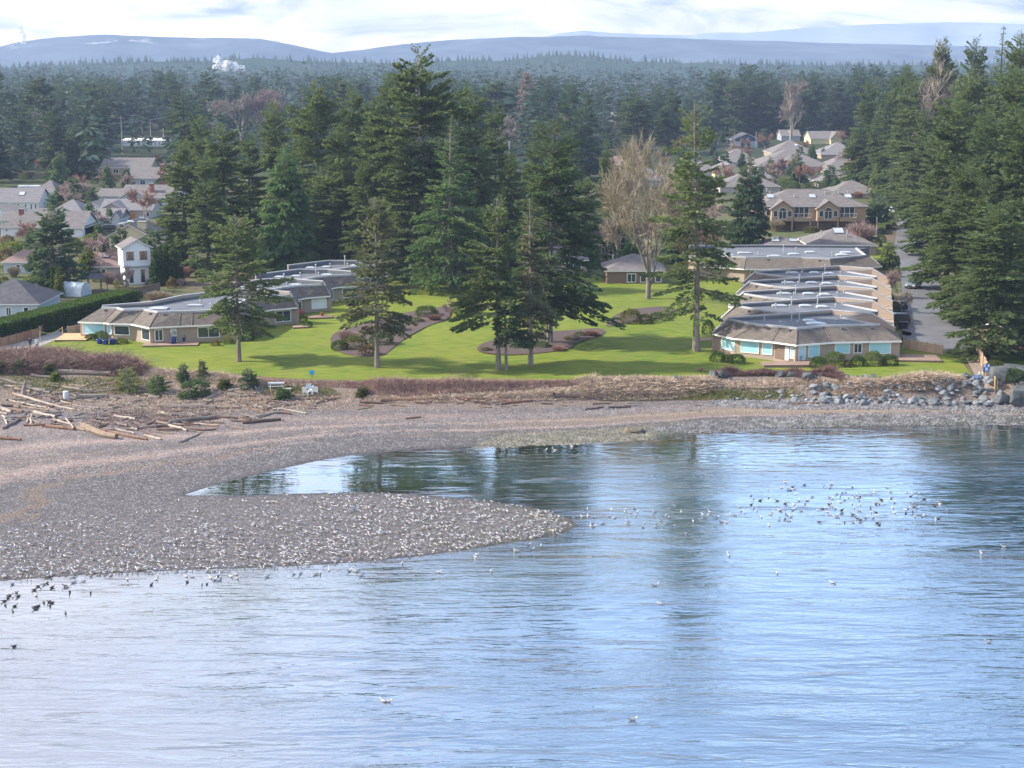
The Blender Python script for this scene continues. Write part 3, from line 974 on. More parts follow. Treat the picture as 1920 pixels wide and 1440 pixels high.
def conifer(name, seed, H, R, cb=0.1, kind='fir', nb=150, dens=70, leaf=0.5, lean=(0, 0), irreg=0.35, mats=None, gap=0.0, low=1.0, sticks=True, thin=0.0, bias=None):
    """(trunk mesh, crown mesh) of a conifer standing at the origin"""
    rng = np.random.default_rng(seed)
    lf, bk = mats
    # trunk
    nseg = 9
    ts = np.linspace(0, 1, nseg)
    bend = np.stack([np.cumsum(rng.normal(0, 0.004 * H, nseg)) * ts + lean[0] * H * ts, np.cumsum(rng.normal(0, 0.004 * H, nseg)) * ts + lean[1] * H * ts, ts * H], -1)
    def tp(t):
        return np.stack([np.interp(t, ts, bend[:, i]) for i in range(3)], -1)
    r0 = 0.0115 * H + 0.06
    rad = r0 * (1 - ts) ** 0.8 + 0.03
    rad[0] *= 1.25
    mb = MB()
    mb.tube([tuple(p) for p in bend], list(rad), 7)
    mb.v = [(v[0], v[1], v[2] - (0.25 if i < 7 else 0)) for i, v in enumerate(mb.v)]
    # branches
    if kind == 'spruce':
        nw = max(8, int(nb / 7))
        tt = np.repeat(np.linspace(cb, 0.985, nw), 7) + rng.normal(0, 0.004, nw * 7)
    else:
        tt = cb + (0.985 - cb) * rng.random(nb) ** 0.9
    tt = np.clip(tt, 0.01, 0.99)
    nb = len(tt)
    az = rng.random(nb) * 2 * math.pi
    s = (tt - cb) / (1 - cb)
    if kind == 'cedar':
        prof = np.clip(1 - s, 0, 1) ** 0.80 * sstep(-0.12, 0.10, s)
        e0 = np.radians(np.interp(s, [0, 0.5, 1], [2, 18, 50]))
        droop = 0.45
    elif kind == 'spruce':
        prof = (np.clip(1 - s, 0, 1) ** 0.92) * sstep(-0.15, 0.08, s)
        e0 = np.radians(np.interp(s, [0, 0.5, 1], [-8, 6, 35]) + rng.normal(0, 4, nb))
        droop = 0.22
    elif kind == 'ragged':
        prof = (0.42 + 0.58 * np.sin(np.clip(s * 1.05 + 0.10, 0, 1) * math.pi) ** 0.8) * np.clip((1.03 - s) * 3.2, 0, 1) ** 0.7
        e0 = np.radians(np.interp(s, [0, 0.6, 1], [-12, 8, 40]) + rng.normal(0, 9, nb))
        droop = 0.12
    else:
        prof = np.clip(1 - s, 0, 1) ** 0.60 * sstep(-0.25 * low, 0.22, s)
        e0 = np.radians(np.interp(s, [0, 0.45, 1], [-8, 8, 48]) + rng.normal(0, 7, nb))
        droop = 0.22
    # clumps: longer and shorter sectors
    lob = 1 + irreg * (np.sin(az * 2 + tt * 19 + seed) * 0.45 + np.sin(az * 3 - tt * 31 + seed * 2.1) * 0.4 + rng.normal(0, 0.30, nb))
    if bias is not None:          # (azimuth, amount): heavier on one side
        lob *= 1 + bias[1] * np.cos(az - bias[0]) * (1 - s)
    L = np.clip(R * prof * lob, 0.25, R * 1.45)
    if gap:
        keep = (np.sin(az * 1.0 + tt * 23 + seed * 1.7) + 0.6 * np.sin(tt * 57 + seed)) > (gap * 2.4 - 1.5)
        tt, az, L, e0, s = tt[keep], az[keep], L[keep], e0[keep], s[keep]
        nb = len(tt)
    base = tp(tt)
    out = np.stack([np.cos(az), np.sin(az), np.zeros(nb)], -1)
    side = np.stack([-np.sin(az), np.cos(az), np.zeros(nb)], -1)
    def along(i, u):
        """point at fraction u of branch i"""
        l = L[i] * u
        zz = np.tan(e0[i]) * l - droop * L[i] * (u ** 2) * np.interp(s[i], [0, 1], [1.15, 0.25]) + 0.10 * L[i] * np.clip(u - 0.75, 0, 1)
        return base[i] + out[i] * l[:, None] + np.array([0, 0, 1.0]) * zz[:, None]
    if sticks:
        ii = np.arange(nb)
        k0, k1 = np.zeros(nb), np.ones(nb)
        parts = []
        for a, b in ((0.0, 0.4), (0.4, 0.92)):
            A, B = along(ii, k0 + a), along(ii, k0 + b)
            rr = 0.012 * L + 0.012
            parts.append(tubes_np(A, B, rr * (1.2 - a), rr * (1.2 - b), 3))
        sv, sf = joinv(parts)
        b0 = len(mb.v)
        mb.v += [tuple(p) for p in sv]
        for f in sf:
            mb.f += [tuple(int(x) + b0 for x in q) for q in f]
            mb.mi += [0] * len(f)
    trunk = mb.mesh(name + '_trunk', [bk])
    # sprays
    cnt = np.maximum(4, (dens * (L / R) ** 1.25 * (0.75 + 0.5 * rng.random(nb))).astype(int))
    i = np.repeat(np.arange(nb), cnt)
    m = len(i)
    u0 = np.interp(s[i], [0, 0.5, 1], [0.30 if kind != 'cedar' else 0.12, 0.12, 0.0]) + thin
    u = np.clip(u0 + (1 - u0) * rng.random(m) ** 0.75, 0, 1.02)
    sg = np.where(rng.random(m) < .5, -1.0, 1.0)
    wmax = 0.30 * L[i] * (1.08 - u) ** 0.7 + 0.12
    w = wmax * rng.random(m) ** 0.8
    q = along(i, u) + side[i] * (sg * w)[:, None]
    q[:, 2] -= w * (0.25 if kind != 'cedar' else 0.6) + rng.random(m) * leaf * 0.5 * (1 if kind == 'cedar' else 0.5) - leaf * 0.12
    d = out[i] * (0.35 + 0.65 * u)[:, None] + side[i] * (sg * (0.35 + 0.5 * rng.random(m)))[:, None] + rng.normal(0, 0.22, (m, 3))
    d[:, 2] += {'cedar': -0.85, 'spruce': -0.30, 'ragged': 0.12}.get(kind, -0.12) + 0.55 * s[i] ** 2
    d = nrm(d)
    ln = leaf * (0.65 + 0.8 * rng.random(m)) * np.clip(L[i] / R * 2.2, 0.38, 1.0)
    wd = ln * (0.34 + 0.25 * rng.random(m))
    V, F = kites_np(q, d, ln, wd, rng, 0.45)
    crown = np_mesh(name + '_crown', V, F, [lf])
    return trunk, crown


def bare_tree(name, seed, H, W, levels=5, twig=0.03, mat=None, tmat=None, upright=0.5, split=(3, 4), trunk_frac=0.25, ntop=9, column=False, fill=97, boost=1.0):
    """(trunk mesh, crown mesh) of a leafless tree: the crown is its mass of twigs"""
    rng = np.random.default_rng(seed)
    P0, P1, R0, R1, LV = [], [], [], [], []
    def grow(p, d, ln, r, lv):
        n = 2 if lv < 2 else 1
        for _ in range(n):
            q = p + d * ln / n
            P0.append(p); P1.append(q); R0.append(r); R1.append(r * 0.82); LV.append(lv)
            d = nrm(d + rng.normal(0, 0.10, 3))
            p, r = q, r * 0.82
        if lv >= levels:
            return
        k = rng.integers(split[0], split[1] + 1)
        for j in range(k):
            sp = 0.42 + 0.30 * rng.random()
            t = rng.normal(size=3)
            t = nrm(t - d * np.dot(t, d))
            nd = nrm(d * (1 - 0.25 * sp) + t * sp + np.array([0, 0, upright * 0.5]))
            grow(p - d * ln * (0.8 if lv < 2 else 0.45) * rng.random() * (j > 0), nd, ln * (0.62 + 0.2 * rng.random()) * (boost if lv == 0 else 1), r * (0.62 + 0.1 * rng.random()), lv + 1)
    if column:
        grow(np.zeros(3), np.array([0, 0, 1.0]), H * 0.12, 0.35, 9)
        hs = np.linspace(0.08, 0.96, 90)
        for h in hs:
            P0.append(np.array([0, 0, h * H - H * 0.011])); P1.append(np.array([0, 0, h * H])); R0.append(0.3 * (1 - h) + .03); R1.append(0.3 * (1 - h) + .02); LV.append(0)
            for _ in range(3):
                a = rng.random() * 6.283
                grow(np.array([0, 0, h * H]), nrm(np.array([math.cos(a) * 0.33, math.sin(a) * 0.33, 1.0])), W * 1.5 * (1 - h) ** 0.5 * (0.35 + 0.65 * min(1, h * 4)) * (0.6 + 0.5 * rng.random()) * 0.6, 0.06, levels - 2)
    else:
        grow(np.zeros(3), nrm(np.array([0, 0, 1.0]) + rng.normal(0, 0.04, 3)), H * trunk_frac, 0.019 * H, 0)
    P0, P1, R0, R1, LV = map(np.array, (P0, P1, R0, R1, LV))
    # fit to the wanted height and half width
    top = np.percentile(P1[:, 2], 99.7)
    wid = np.percentile(np.hypot(P1[:, 0], P1[:, 1]), fill)
    sc = np.array([W / wid, W / wid, H / top])
    P0, P1 = P0 * sc, P1 * sc
    P0[0, 2] -= 0.25
    big = LV < levels - 1
    V, F = tubes_np(P0[big], P1[big], np.maximum(R0[big], twig), np.maximum(R1[big], twig), 5 if len(P0) < 9000 else 4)
    tr = np_mesh(name + '_trunk', V, F, [tmat or mat])
    tw = ~big
    tipsP0, tipsP1 = P0[tw], P1[tw]
    # extra fine twigs off the last shoots
    reps = ntop
    b0 = np.repeat(tipsP0, reps, 0)
    b1 = np.repeat(tipsP1, reps, 0)
    uu = rng.random((len(b0), 1))
    st = b0 + (b1 - b0) * uu
    dl = np.linalg.norm(b1 - b0, axis=1)
    dd = nrm(nrm(b1 - b0) + rng.normal(0, 0.45, b0.shape) + np.array([0, 0, upright * 0.6]))
    en = st + dd * (dl * (0.5 + 0.7 * rng.random(len(b0))))[:, None]
    A = np.concatenate([tipsP0, st])
    B = np.concatenate([tipsP1, en])
    w0 = np.full(len(A), twig)
    V, F = ribbons_np(A, B, w0, w0 * 0.45, rng)
    cr = np_mesh(name + '_crown', V, F, [mat])
    return tr, cr


def leafy(name, seed, rx, ry, rz, n, leaf, mat, lump=0.2, inner=0.6, flat=0.0, up=0.2):
    """a leafy mass: leaf sprays in the outer part of a lumpy ellipsoid that stands on the ground"""
    rng = np.random.default_rng(seed)
    d = nrm(rng.normal(size=(n, 3)))
    d[:, 2] = np.where(d[:, 2] < -0.55, -d[:, 2], d[:, 2])
    az, el = np.arctan2(d[:, 1], d[:, 0]), d[:, 2]
    lb = 1 + lump * (np.sin(az * 3 + seed) * np.cos(el * 4 + seed) + 0.6 * np.sin(az * 5 + el * 6 + seed * 1.3))
    r = (inner + (1 - inner) * rng.random(n) ** 0.5) * lb
    q = d * r[:, None] * np.array([rx, ry, rz])
    q[:, 2] += rz * 0.62
    q[:, 2] = np.maximum(q[:, 2], 0.02 + 0.1 * rz * rng.random(n))
    dd = nrm(d + rng.normal(0, 0.55, (n, 3)) + np.array([0, 0, up]))
    ln = leaf * (0.7 + 0.7 * rng.random(n))
    V, F = kites_np(q, dd, ln, ln * 0.6, rng, 0.25)
    return np_mesh(name, V, F, [mat])


def twiggy(name, seed, rx, ry, h, n, w, mat, arch=0.4):
    """a leafless shrub: stems that fan from the base and fork"""
    rng = np.random.default_rng(seed)
    a = rng.random(n) * 6.283
    rr = np.sqrt(rng.random(n))
    top = np.stack([np.cos(a) * rr * rx, np.sin(a) * rr * ry, h * (0.55 + 0.45 * np.sqrt(1 - rr ** 2 * 0.9)) * (0.8 + 0.25 * rng.random(n))], -1)
    bot = top * np.array([0.25, 0.25, 0.0]) + rng.normal(0, 0.04, (n, 3)) * np.array([rx, ry, 0])
    mid = bot * 0.45 + top * 0.55 + np.array([0, 0, arch * h * 0.25]) + rng.normal(0, 0.05, (n, 3)) * h
    fork = mid + (top - mid) * 0.4
    top2 = top + rng.normal(0, 0.13, (n, 3)) * np.array([rx, ry, h * .6])
    W = np.full(n, w)
    V, F = joinv([ribbons_np(bot, mid, W, W * .8, rng), ribbons_np(mid, top, W * .8, W * .4, rng), ribbons_np(fork, top2, W * .6, W * .35, rng)])
    return np_mesh(name, V, np.concatenate(F), [mat])


def plant_tree(name, label, cat, loc, meshes, group=None, rz=0.0, sc=(1, 1, 1)):
    t = thing(name, label, cat, loc, rz, group)
    t.scale = sc
    add('trunk', meshes[0], t)
    add('crown', meshes[1], t)
    return t


def height_at(px, base_py, top_py):
    """height of something standing at pixel (px, base_py) whose top is seen at top_py"""
    g = G(px, base_py)
    c, s_ = math.cos(TH), math.sin(TH)
    k = (720 - top_py) / FPX
    # solve for z with y fixed
    y = g.y
    dirx, diry, dirz = ray(px, top_py)
    z = CAMH + dirz / diry * y
    return g, z - g.z


def pxw(g, wpx):
    """pixels to metres at a ground point"""
    return wpx * (g.y * math.cos(TH) + (CAMH - g.z) * math.sin(TH)) / FPX
# ------------------------------------------------------------------ the trees one can point at
def key_conifer(px, by, ty, hw, kind, lf, label, seed, name='fir_tree', cat='conifer', group=None, bark=None, **kw):
    g, H = height_at(px, by, ty)
    R = pxw(g, hw)
    opt = dict(nb=int(70 + H * 5), dens=78, leaf=0.62, irreg=0.4)
    opt.update(kw)
    ms = conifer(name, seed, H, R, kind=kind, mats=(lf, bark or BARK), **opt)
    return plant_tree(name, label, cat, g, ms, group)


# on the lawn, front to back
key_conifer(448, 680, 402, 74, 'fir', LF_FIR, 'tall open fir on the lawn in front of the left row of houses', 11, cb=0.24, gap=0.26, dens=130, leaf=0.5, nb=190, irreg=0.6, bias=(0.2, 0.25))
key_conifer(707, 693, 374, 70, 'fir', LF_BUFF, 'slender grey green fir standing alone on the lawn by the left flower bed', 12, cb=0.24, gap=0.30, dens=110, leaf=0.5, nb=190, irreg=0.6)
key_conifer(935, 695, 372, 58, 'fir', LF_FIR, 'dark fir with twin neighbour trunk and low boughs spreading left over the lawn', 13, cb=0.30, gap=0.26, dens=130, leaf=0.5, nb=190, irreg=0.65, bias=(3.3, 0.75), lean=(-0.02, 0.0))
key_conifer(949, 697, 520, 34, 'fir', LF_DARK, 'thin short fir close beside the dark twin-trunked fir', 14, cb=0.30, gap=0.35, dens=46, irreg=0.6, bias=(0, 0.6))
key_conifer(995, 687, 372, 44, 'spruce', LF_BUFF, 'thin drooping buff spruce in front of the big dark fir', 15, cb=0.20, gap=0.26, dens=84, leaf=0.5, nb=220, irreg=0.5, name='spruce_tree')
key_conifer(1030, 645, 222, 96, 'fir', LF_DARK, 'broad dense dark fir with hanging boughs beside the central flower bed', 16, cb=0.14, gap=0.14, dens=150, irreg=0.35, nb=290, leaf=0.62, bias=(-0.2, 0.25))
key_conifer(1305, 661, 192, 78, 'fir', LF_FIR, 'tall leaning fir on the lawn left of the right front house', 17, cb=0.17, gap=0.2, dens=130, leaf=0.55, irreg=0.6, nb=220, lean=(-0.012, 0.0))
key_conifer(845, 548, 214, 92, 'spruce', LF_CEDAR, 'green layered spruce with wide tiers in the middle of the lawn', 18, cb=0.10, gap=0.12, dens=110, irreg=0.30, nb=320, leaf=0.7, name='spruce_tree')
key_conifer(540, 512, 264, 72, 'cedar', LF_BRIGHT, 'dense bright green conical cedar behind the left row of houses', 19, cb=0.01, dens=150, irreg=0.14, nb=260, leaf=0.85, name='cedar_tree')
key_conifer(1400, 478, 284, 48, 'cedar', LF_DARK, 'compact dark cedar behind the long low house', 20, cb=0.01, dens=90, irreg=0.18, nb=220, leaf=0.85, name='cedar_tree')
key_conifer(790, 520, 86, 78, 'ragged', LF_FIR, 'tallest ragged old fir rising above the skyline', 21, cb=0.24, gap=0.22, dens=170, irreg=0.5, nb=230, leaf=0.9, bark=BARK_PALE)

PROTO = {}
for kd, n_, opt in (('fir', 5, dict(cb=.05, nb=270, dens=150, irreg=.42, gap=.10)), ('cedar', 2, dict(cb=.02, nb=260, dens=130, irreg=.2)), ('ragged', 1, dict(cb=.12, nb=200, dens=150, irreg=.5, gap=.15)), ('spruce', 1, dict(cb=.06, nb=300, dens=110, irreg=.3))):
    PROTO[kd] = [conifer('stand_tree', 1500 + 10 * len(kd) + k, 30, 5.6, kind=kd, leaf=.62, mats=(LF_FIR, BARK), **opt) for k in range(n_)]


def stand_conifer(px, by, ty, hw, kd, lf, label, seed, name, group):
    """a tree of a dense stand: one of a few shared shapes, sized, turned and coloured for its place"""
    g, H = height_at(px, by, ty)
    R = pxw(g, hw)
    ms = PROTO[kd][seed % len(PROTO[kd])]
    t = plant_tree(name, label, 'conifer', g, ms, group, seed * 2.4, (R / 5.6, R / 5.6 * (.9 + .03 * (seed % 7)), H / 30))
    sl_ = t.children[-1].material_slots[0]
    sl_.link = 'OBJECT'
    sl_.material = lf
    return t


MID = [  # px, base, top, half width, kind, leaves, seed
    (350, 500, 262, 52, 'fir', LF_FIR, 31), (392, 520, 288, 46, 'fir', LF_DARK, 32), (425, 500, 232, 60, 'fir', LF_DARK, 33), (470, 490, 250, 50, 'fir', LF_FIR, 34),
    (522, 470, 186, 52, 'fir', LF_FIR, 35), (600, 480, 148, 60, 'ragged', LF_FIR, 36), (640, 505, 232, 56, 'fir', LF_DARK, 37), (668, 470, 165, 52, 'fir', LF_FIR, 38),
    (705, 515, 176, 58, 'fir', LF_BLUE, 39), (738, 500, 132, 56, 'fir', LF_FIR, 40), (760, 530, 262, 55, 'fir', LF_DARK, 41), (882, 500, 164, 66, 'fir', LF_FIR, 42),
    (905, 510, 262, 40, 'cedar', LF_CEDAR, 43), (928, 470, 196, 48, 'fir', LF_BLUE, 44), (960, 505, 285, 40, 'fir', LF_DARK, 45), (1000, 480, 262, 40, 'fir', LF_BLUE, 46),
    (1098, 490, 330, 40, 'fir', LF_DARK, 47), (1138, 445, 246, 30, 'cedar', LF_CEDAR, 48), (570, 440, 205, 40, 'fir', LF_DARK, 49), (820, 470, 255, 46, 'fir', LF_BLUE, 50),
    (380, 440, 215, 42, 'fir', LF_BLUE, 51), (690, 520, 300, 50, 'fir', LF_DARK, 52), (610, 500, 300, 46, 'cedar', LF_DARK, 53), (1065, 470, 268, 48, 'fir', LF_FIR, 54)]
MIDNAMES = {id(LF_FIR): 'green', id(LF_DARK): 'dark', id(LF_BLUE): 'blue green', id(LF_CEDAR): 'bright green'}
ORD = 'first second third fourth fifth sixth seventh eighth ninth tenth eleventh twelfth thirteenth fourteenth fifteenth sixteenth seventeenth eighteenth nineteenth twentieth twenty-first twenty-second twenty-third twenty-fourth twenty-fifth twenty-sixth'.split()
MSORT = sorted(m[0] for m in MID)
for px, by, ty, hw, kd, lf, sd in MID:
    stand_conifer(px, by, ty, hw, kd, lf, MIDNAMES[id(lf)] + (' conical cedar' if kd == 'cedar' else ' fir') + ' in the grove behind the lawn, its ' + ORD[MSORT.index(px)] + ' tree from the left', sd,
                  'cedar_tree' if kd == 'cedar' else 'fir_tree', 'grove of conifers behind the lawn')

RIGHT = [
    (1853, 674, 378, 92, 'fir', LF_LIGHT, 61, 'light green fir by the fence at the foot of the road'), (1800, 600, 300, 72, 'fir', LF_LIGHT, 62, 'yellow green fir overhanging the parked end of the road'),
    (1766, 540, 178, 78, 'fir', LF_FIR, 63, None), (1830, 560, 210, 80, 'fir', LF_CEDAR, 64, None), (1895, 610, 190, 84, 'fir', LF_DARK, 65, None), (1925, 650, 300, 80, 'fir', LF_DARK, 66, None),
    (1880, 540, 120, 76, 'fir', LF_FIR, 67, None), (1742, 480, 240, 60, 'fir', LF_LIGHT, 68, None), (1722, 440, 205, 56, 'fir', LF_FIR, 69, None), (1790, 470, 130, 62, 'fir', LF_DARK, 70, None),
    (1848, 480, 48, 66, 'spruce', LF_FIR, 71, None), (1886, 450, 54, 60, 'fir', LF_DARK, 72, None), (1916, 470, 60, 60, 'fir', LF_FIR, 73, None), (1806, 420, 70, 48, 'fir', LF_DARK, 74, None),
    (1750, 400, 68, 44, 'fir', LF_DARK, 75, None), (1700, 400, 150, 50, 'fir', LF_FIR, 76, None), (1690, 385, 118, 36, 'fir', LF_DARK, 77, None), (1668, 370, 135, 40, 'fir', LF_BLUE, 78, None),
    (1640, 365, 190, 36, 'cedar', LF_CEDAR, 79, None), (1606, 362, 214, 44, 'cedar', LF_BLUE, 80, None), (1622, 350, 150, 40, 'fir', LF_BLUE, 81, None), (1960, 560, 90, 80, 'fir', LF_DARK, 82, None),
    (1838, 610, 330, 60, 'fir', LF_FIR, 83, None), (1905, 560, 270, 70, 'cedar', LF_CEDAR, 84, None), (1960, 640, 250, 80, 'fir', LF_FIR, 85, None), (1776, 430, 150, 52, 'fir', LF_CEDAR, 86, None)]
RSORT = sorted(m[0] for m in RIGHT)
RNAME = dict(MIDNAMES)
RNAME[id(LF_LIGHT)] = 'light green'
for px, by, ty, hw, kd, lf, sd, lab in RIGHT:
    nth = ORD[RSORT.index(px)]
    if by > 400: px = px + (7 if by < 600 else 2)
    stand_conifer(px, by, ty, hw, kd, lf, lab or RNAME[id(lf)] + ' conifer in the stand right of the road, its ' + nth + ' tree from the left', sd,
                  'cedar_tree' if kd == 'cedar' else 'fir_tree', None if lab else 'stand of conifers beside the road')

# left gardens
key_conifer(104, 548, 386, 54, 'fir', LF_BLUE, 'bushy blue green pine in the left gardens behind the greenhouse', 91, cb=0.02, irreg=0.35, dens=90, leaf=0.7, nb=170, name='pine_tree', cat='pine')
key_conifer(166, 520, 462, 28, 'cedar', LF_LIME, 'golden green conifer left of the white tower house', 92, cb=0.0, nb=110, dens=50, leaf=0.6, name='golden_cypress', cat='cypress')
key_conifer(112, 350, 282, 22, 'cedar', LF_CEDAR, 'neat conical cedar above the left rooftops', 93, cb=0.0, nb=110, dens=50, leaf=1.0, name='cedar_tree')
key_conifer(112, 388, 346, 18, 'cedar', LF_DARK, 'small dark round-topped cypress between left roofs', 94, cb=0.0, nb=90, dens=46, leaf=0.9, name='cypress_tree', cat='cypress')
key_conifer(1665, 506, 452, 24, 'cedar', LF_LIGHT, 'small bright green conifer at the road bend by the long low house', 95, cb=0.0, nb=120, dens=50, leaf=0.6, irreg=0.3, name='cypress_tree', cat='cypress')
key_conifer(1640, 378, 305, 16, 'cedar', LF_LIGHT, 'narrow yellow green cypress right of the two-storey house', 96, cb=0.0, nb=90, dens=36, leaf=0.8, name='cypress_tree', cat='cypress')
key_conifer(1647, 428, 375, 32, 'fir', LF_BLUE, 'low spreading dark pine right of the two-storey house', 97, cb=0.0, nb=110, dens=60, leaf=0.8, irreg=0.3, low=0.2, name='pine_tree', cat='pine')
key_conifer(1492, 342, 284, 22, 'cedar', LF_DARK, 'rounded dark evergreen among the far right roofs', 98, cb=0.0, nb=90, dens=50, leaf=1.1, name='cypress_tree', cat='cypress')
key_conifer(238, 350, 312, 10, 'cedar', LF_DARK, 'weeping narrow cypress left of the tan two-storey house', 99, cb=0.0, nb=60, dens=36, leaf=1.0, name='cypress_tree', cat='cypress')
# columnar cypresses
for i, (px, by, ty, hw, lf, lab) in enumerate([(103, 556, 498, 8, LF_HEDGE, 'left one of two slim dark cypresses beside the greenhouse'), (112, 558, 500, 8, LF_LIME, 'right one of two slim cypresses beside the greenhouse, yellower'),
        (193, 480, 450, 6, LF_HEDGE, 'lower of two tiny pointed cypresses below the yellow house'), (200, 478, 448, 6, LF_HEDGE, 'upper of two tiny pointed cypresses below the yellow house')]):
    g, H = height_at(px, by, ty)
    ms = conifer('cypress', 200 + i, H, pxw(g, hw), 0.0, 'cedar', 90, 40, 0.45, mats=(lf, BARK), irreg=0.08, sticks=False)
    plant_tree('cypress_tree', lab, 'cypress', g, ms)
g, H = height_at(296, 535, 464)
cyp = [conifer('column_cypress', 210 + k, H, pxw(g, 9), 0.0, 'cedar', 120, 44, 0.5, mats=(LF_HEDGE, BARK), irreg=0.08, sticks=False) for k in range(2)]
for i, (px, by) in enumerate([(292, 536), (303, 535), (313, 533), (325, 534), (336, 533)]):
    plant_tree('cypress_tree', 'dark green columnar cypress in the row beside the white tower house', 'cypress', G(px, by), cyp[i % 2], 'row of columnar cypresses', i * 1.3, (1, 1, (0.95, 1.03, 1.08, 0.93, 0.9)[i]))

# ------------------------------------------------------------------ leafless trees
def key_bare(px, by, ty, hw, label, seed, mat, tmat=None, group=None, name='bare_tree', cat='bare tree', **kw):
    g, H = height_at(px, by, ty)
    ms = bare_tree(name, seed, H, pxw(g, hw), mat=mat, tmat=tmat or mat, **kw)
    return plant_tree(name, label, cat, g, ms, group)


key_bare(1215, 562, 262, 92, 'large leafless tree with a haze of buff twigs in the middle of the lawn', 301, TW_BUFF, BARK, levels=6, split=(3, 4), twig=0.03, ntop=4, upright=0.28, trunk_frac=0.13, fill=80, boost=2.1)
key_bare(1768, 400, 88, 66, 'big leafless tree with pale limbs above the right-hand conifers', 302, TW_GREY, BARK_PALE, levels=5, twig=0.06, ntop=3, upright=0.4, trunk_frac=0.34)
key_bare(1482, 282, 152, 30, 'pale leafless tree standing out against the dark far forest', 303, TW_GREY, BARK_PALE, levels=5, twig=0.09, ntop=3, upright=0.5)
key_bare(988, 270, 136, 18, 'tall pinkish leafless poplar in front of the far forest', 304, TW_PINK, TW_GREY, levels=4, twig=0.09, ntop=3, upright=1.2, column=True, name='poplar_tree', cat='poplar')
key_bare(452, 285, 178, 26, 'whitish leafless tree at the left of a pair before the far forest', 305, TW_GREY, BARK_PALE, levels=5, twig=0.085, ntop=5, upright=0.8)
key_bare(500, 285, 168, 32, 'pinkish leafless tree at the right of a pair before the far forest', 306, TW_PINK, BARK_PALE, levels=5, twig=0.085, ntop=5, upright=0.8)
key_bare(150, 388, 345, 26, 'round pinkish leafless tree between the left roofs', 307, TW_PINK, levels=5, twig=0.04, ntop=5, upright=0.3)
key_bare(172, 292, 244, 28, 'round brownish leafless tree by the power poles', 308, TW_PINK, levels=5, twig=0.06, ntop=5, upright=0.3)
key_bare(296, 316, 290, 12, 'small red leafless tree behind the tan house', 309, TW_RUST, levels=4, twig=0.06, ntop=6, upright=0.5)
key_bare(1682, 560, 508, 22, 'bare ornamental tree with pink buds beside the black bins', 310, TW_PINK, BARK, levels=5, twig=0.018, ntop=4, upright=0.5, name='ornamental_tree')
key_bare(1690, 588, 545, 20, 'small bare ornamental tree at the road edge beside the black bins', 311, TW_GREY, BARK, levels=5, twig=0.016, ntop=3, upright=0.4, name='ornamental_tree')
key_bare(240, 548, 500, 26, 'leafless reddish shrub-like tree in front of the white tower house', 312, TW_PINK, levels=5, twig=0.02, ntop=4, upright=0.5)
key_bare(1460, 330, 296, 18, 'pink leafless tree among the far right roofs', 313, TW_PINK, levels=5, twig=0.05, ntop=5)
key_bare(1395, 300, 275, 18, 'reddish leafless tree beside the dark blue house', 314, TW_RUST, levels=5, twig=0.05, ntop=5)
key_bare(432, 150, 140, 18, 'rust coloured leafless tree on the skyline of the far forest', 315, TW_RUST, levels=5, twig=0.12, ntop=5)

rng = random.Random(5)
FB = [bare_tree('far_bare_tree', 330 + k, 15, 7, 5, 0.07, (TW_GREY, TW_PINK, TW_GREY, TW_RUST)[k], BARK_PALE, 0.5, ntop=5) for k in range(4)]


def in_px(poly, px, py):
    return bool(inside(np.array([float(px)]), np.array([float(py)]), poly)[0])


# ------------------------------------------------------------------ far conifers, each its own object
FARM = []
for k in range(8):
    lf = (LF_FARA, LF_FARB)[k % 3 == 2]
    kd = ('fir', 'fir', 'ragged', 'spruce', 'fir', 'cedar', 'fir', 'fir')[k]
    FARM.append(conifer('far_fir', 400 + k, 30, (5.8, 5.0, 5.2, 6.2, 4.8, 6.4, 5.6, 6.0)[k], 0.05, kd, 140, 62, 1.25, mats=(lf, BARK_FAR), irreg=0.4, sticks=False, gap=0.1))
KEEPOUT = [  # houses and gardens, as base areas in the picture
    [(-20, 480), (-20, 348), (190, 345), (190, 300), (345, 300), (330, 480)], [(215, 285), (215, 262), (330, 262), (330, 285)], [(1325, 480), (1330, 300), (1370, 278), (1380, 256), (1440, 258), (1590, 258), (1620, 275), (1640, 300), (1640, 480)],
    [(1130, 250), (1140, 232), (1275, 232), (1275, 250)], [(1120, 350), (1120, 300), (1330, 290), (1330, 350)], [(545, 245), (545, 228), (590, 228), (590, 245)]]
ZONES = [  # area of tree feet in the picture, number, height range, spacing
    ([(-30, 345), (-30, 296), (185, 296), (185, 340)], 16, 15, 24, 7), ([(-40, 296), (-40, 238), (345, 238), (345, 296)], 52, 20, 34, 8), ([(340, 430), (345, 240), (1120, 240), (1110, 430)], 78, 22, 34, 7),
    ([(1120, 320), (1120, 240), (1340, 240), (1340, 285)], 26, 16, 30, 8), ([(1340, 262), (1340, 222), (1640, 218), (1960, 250), (1960, 330), (1640, 330), (1630, 262)], 66, 26, 38, 8)]
placed = []
nfar = 0
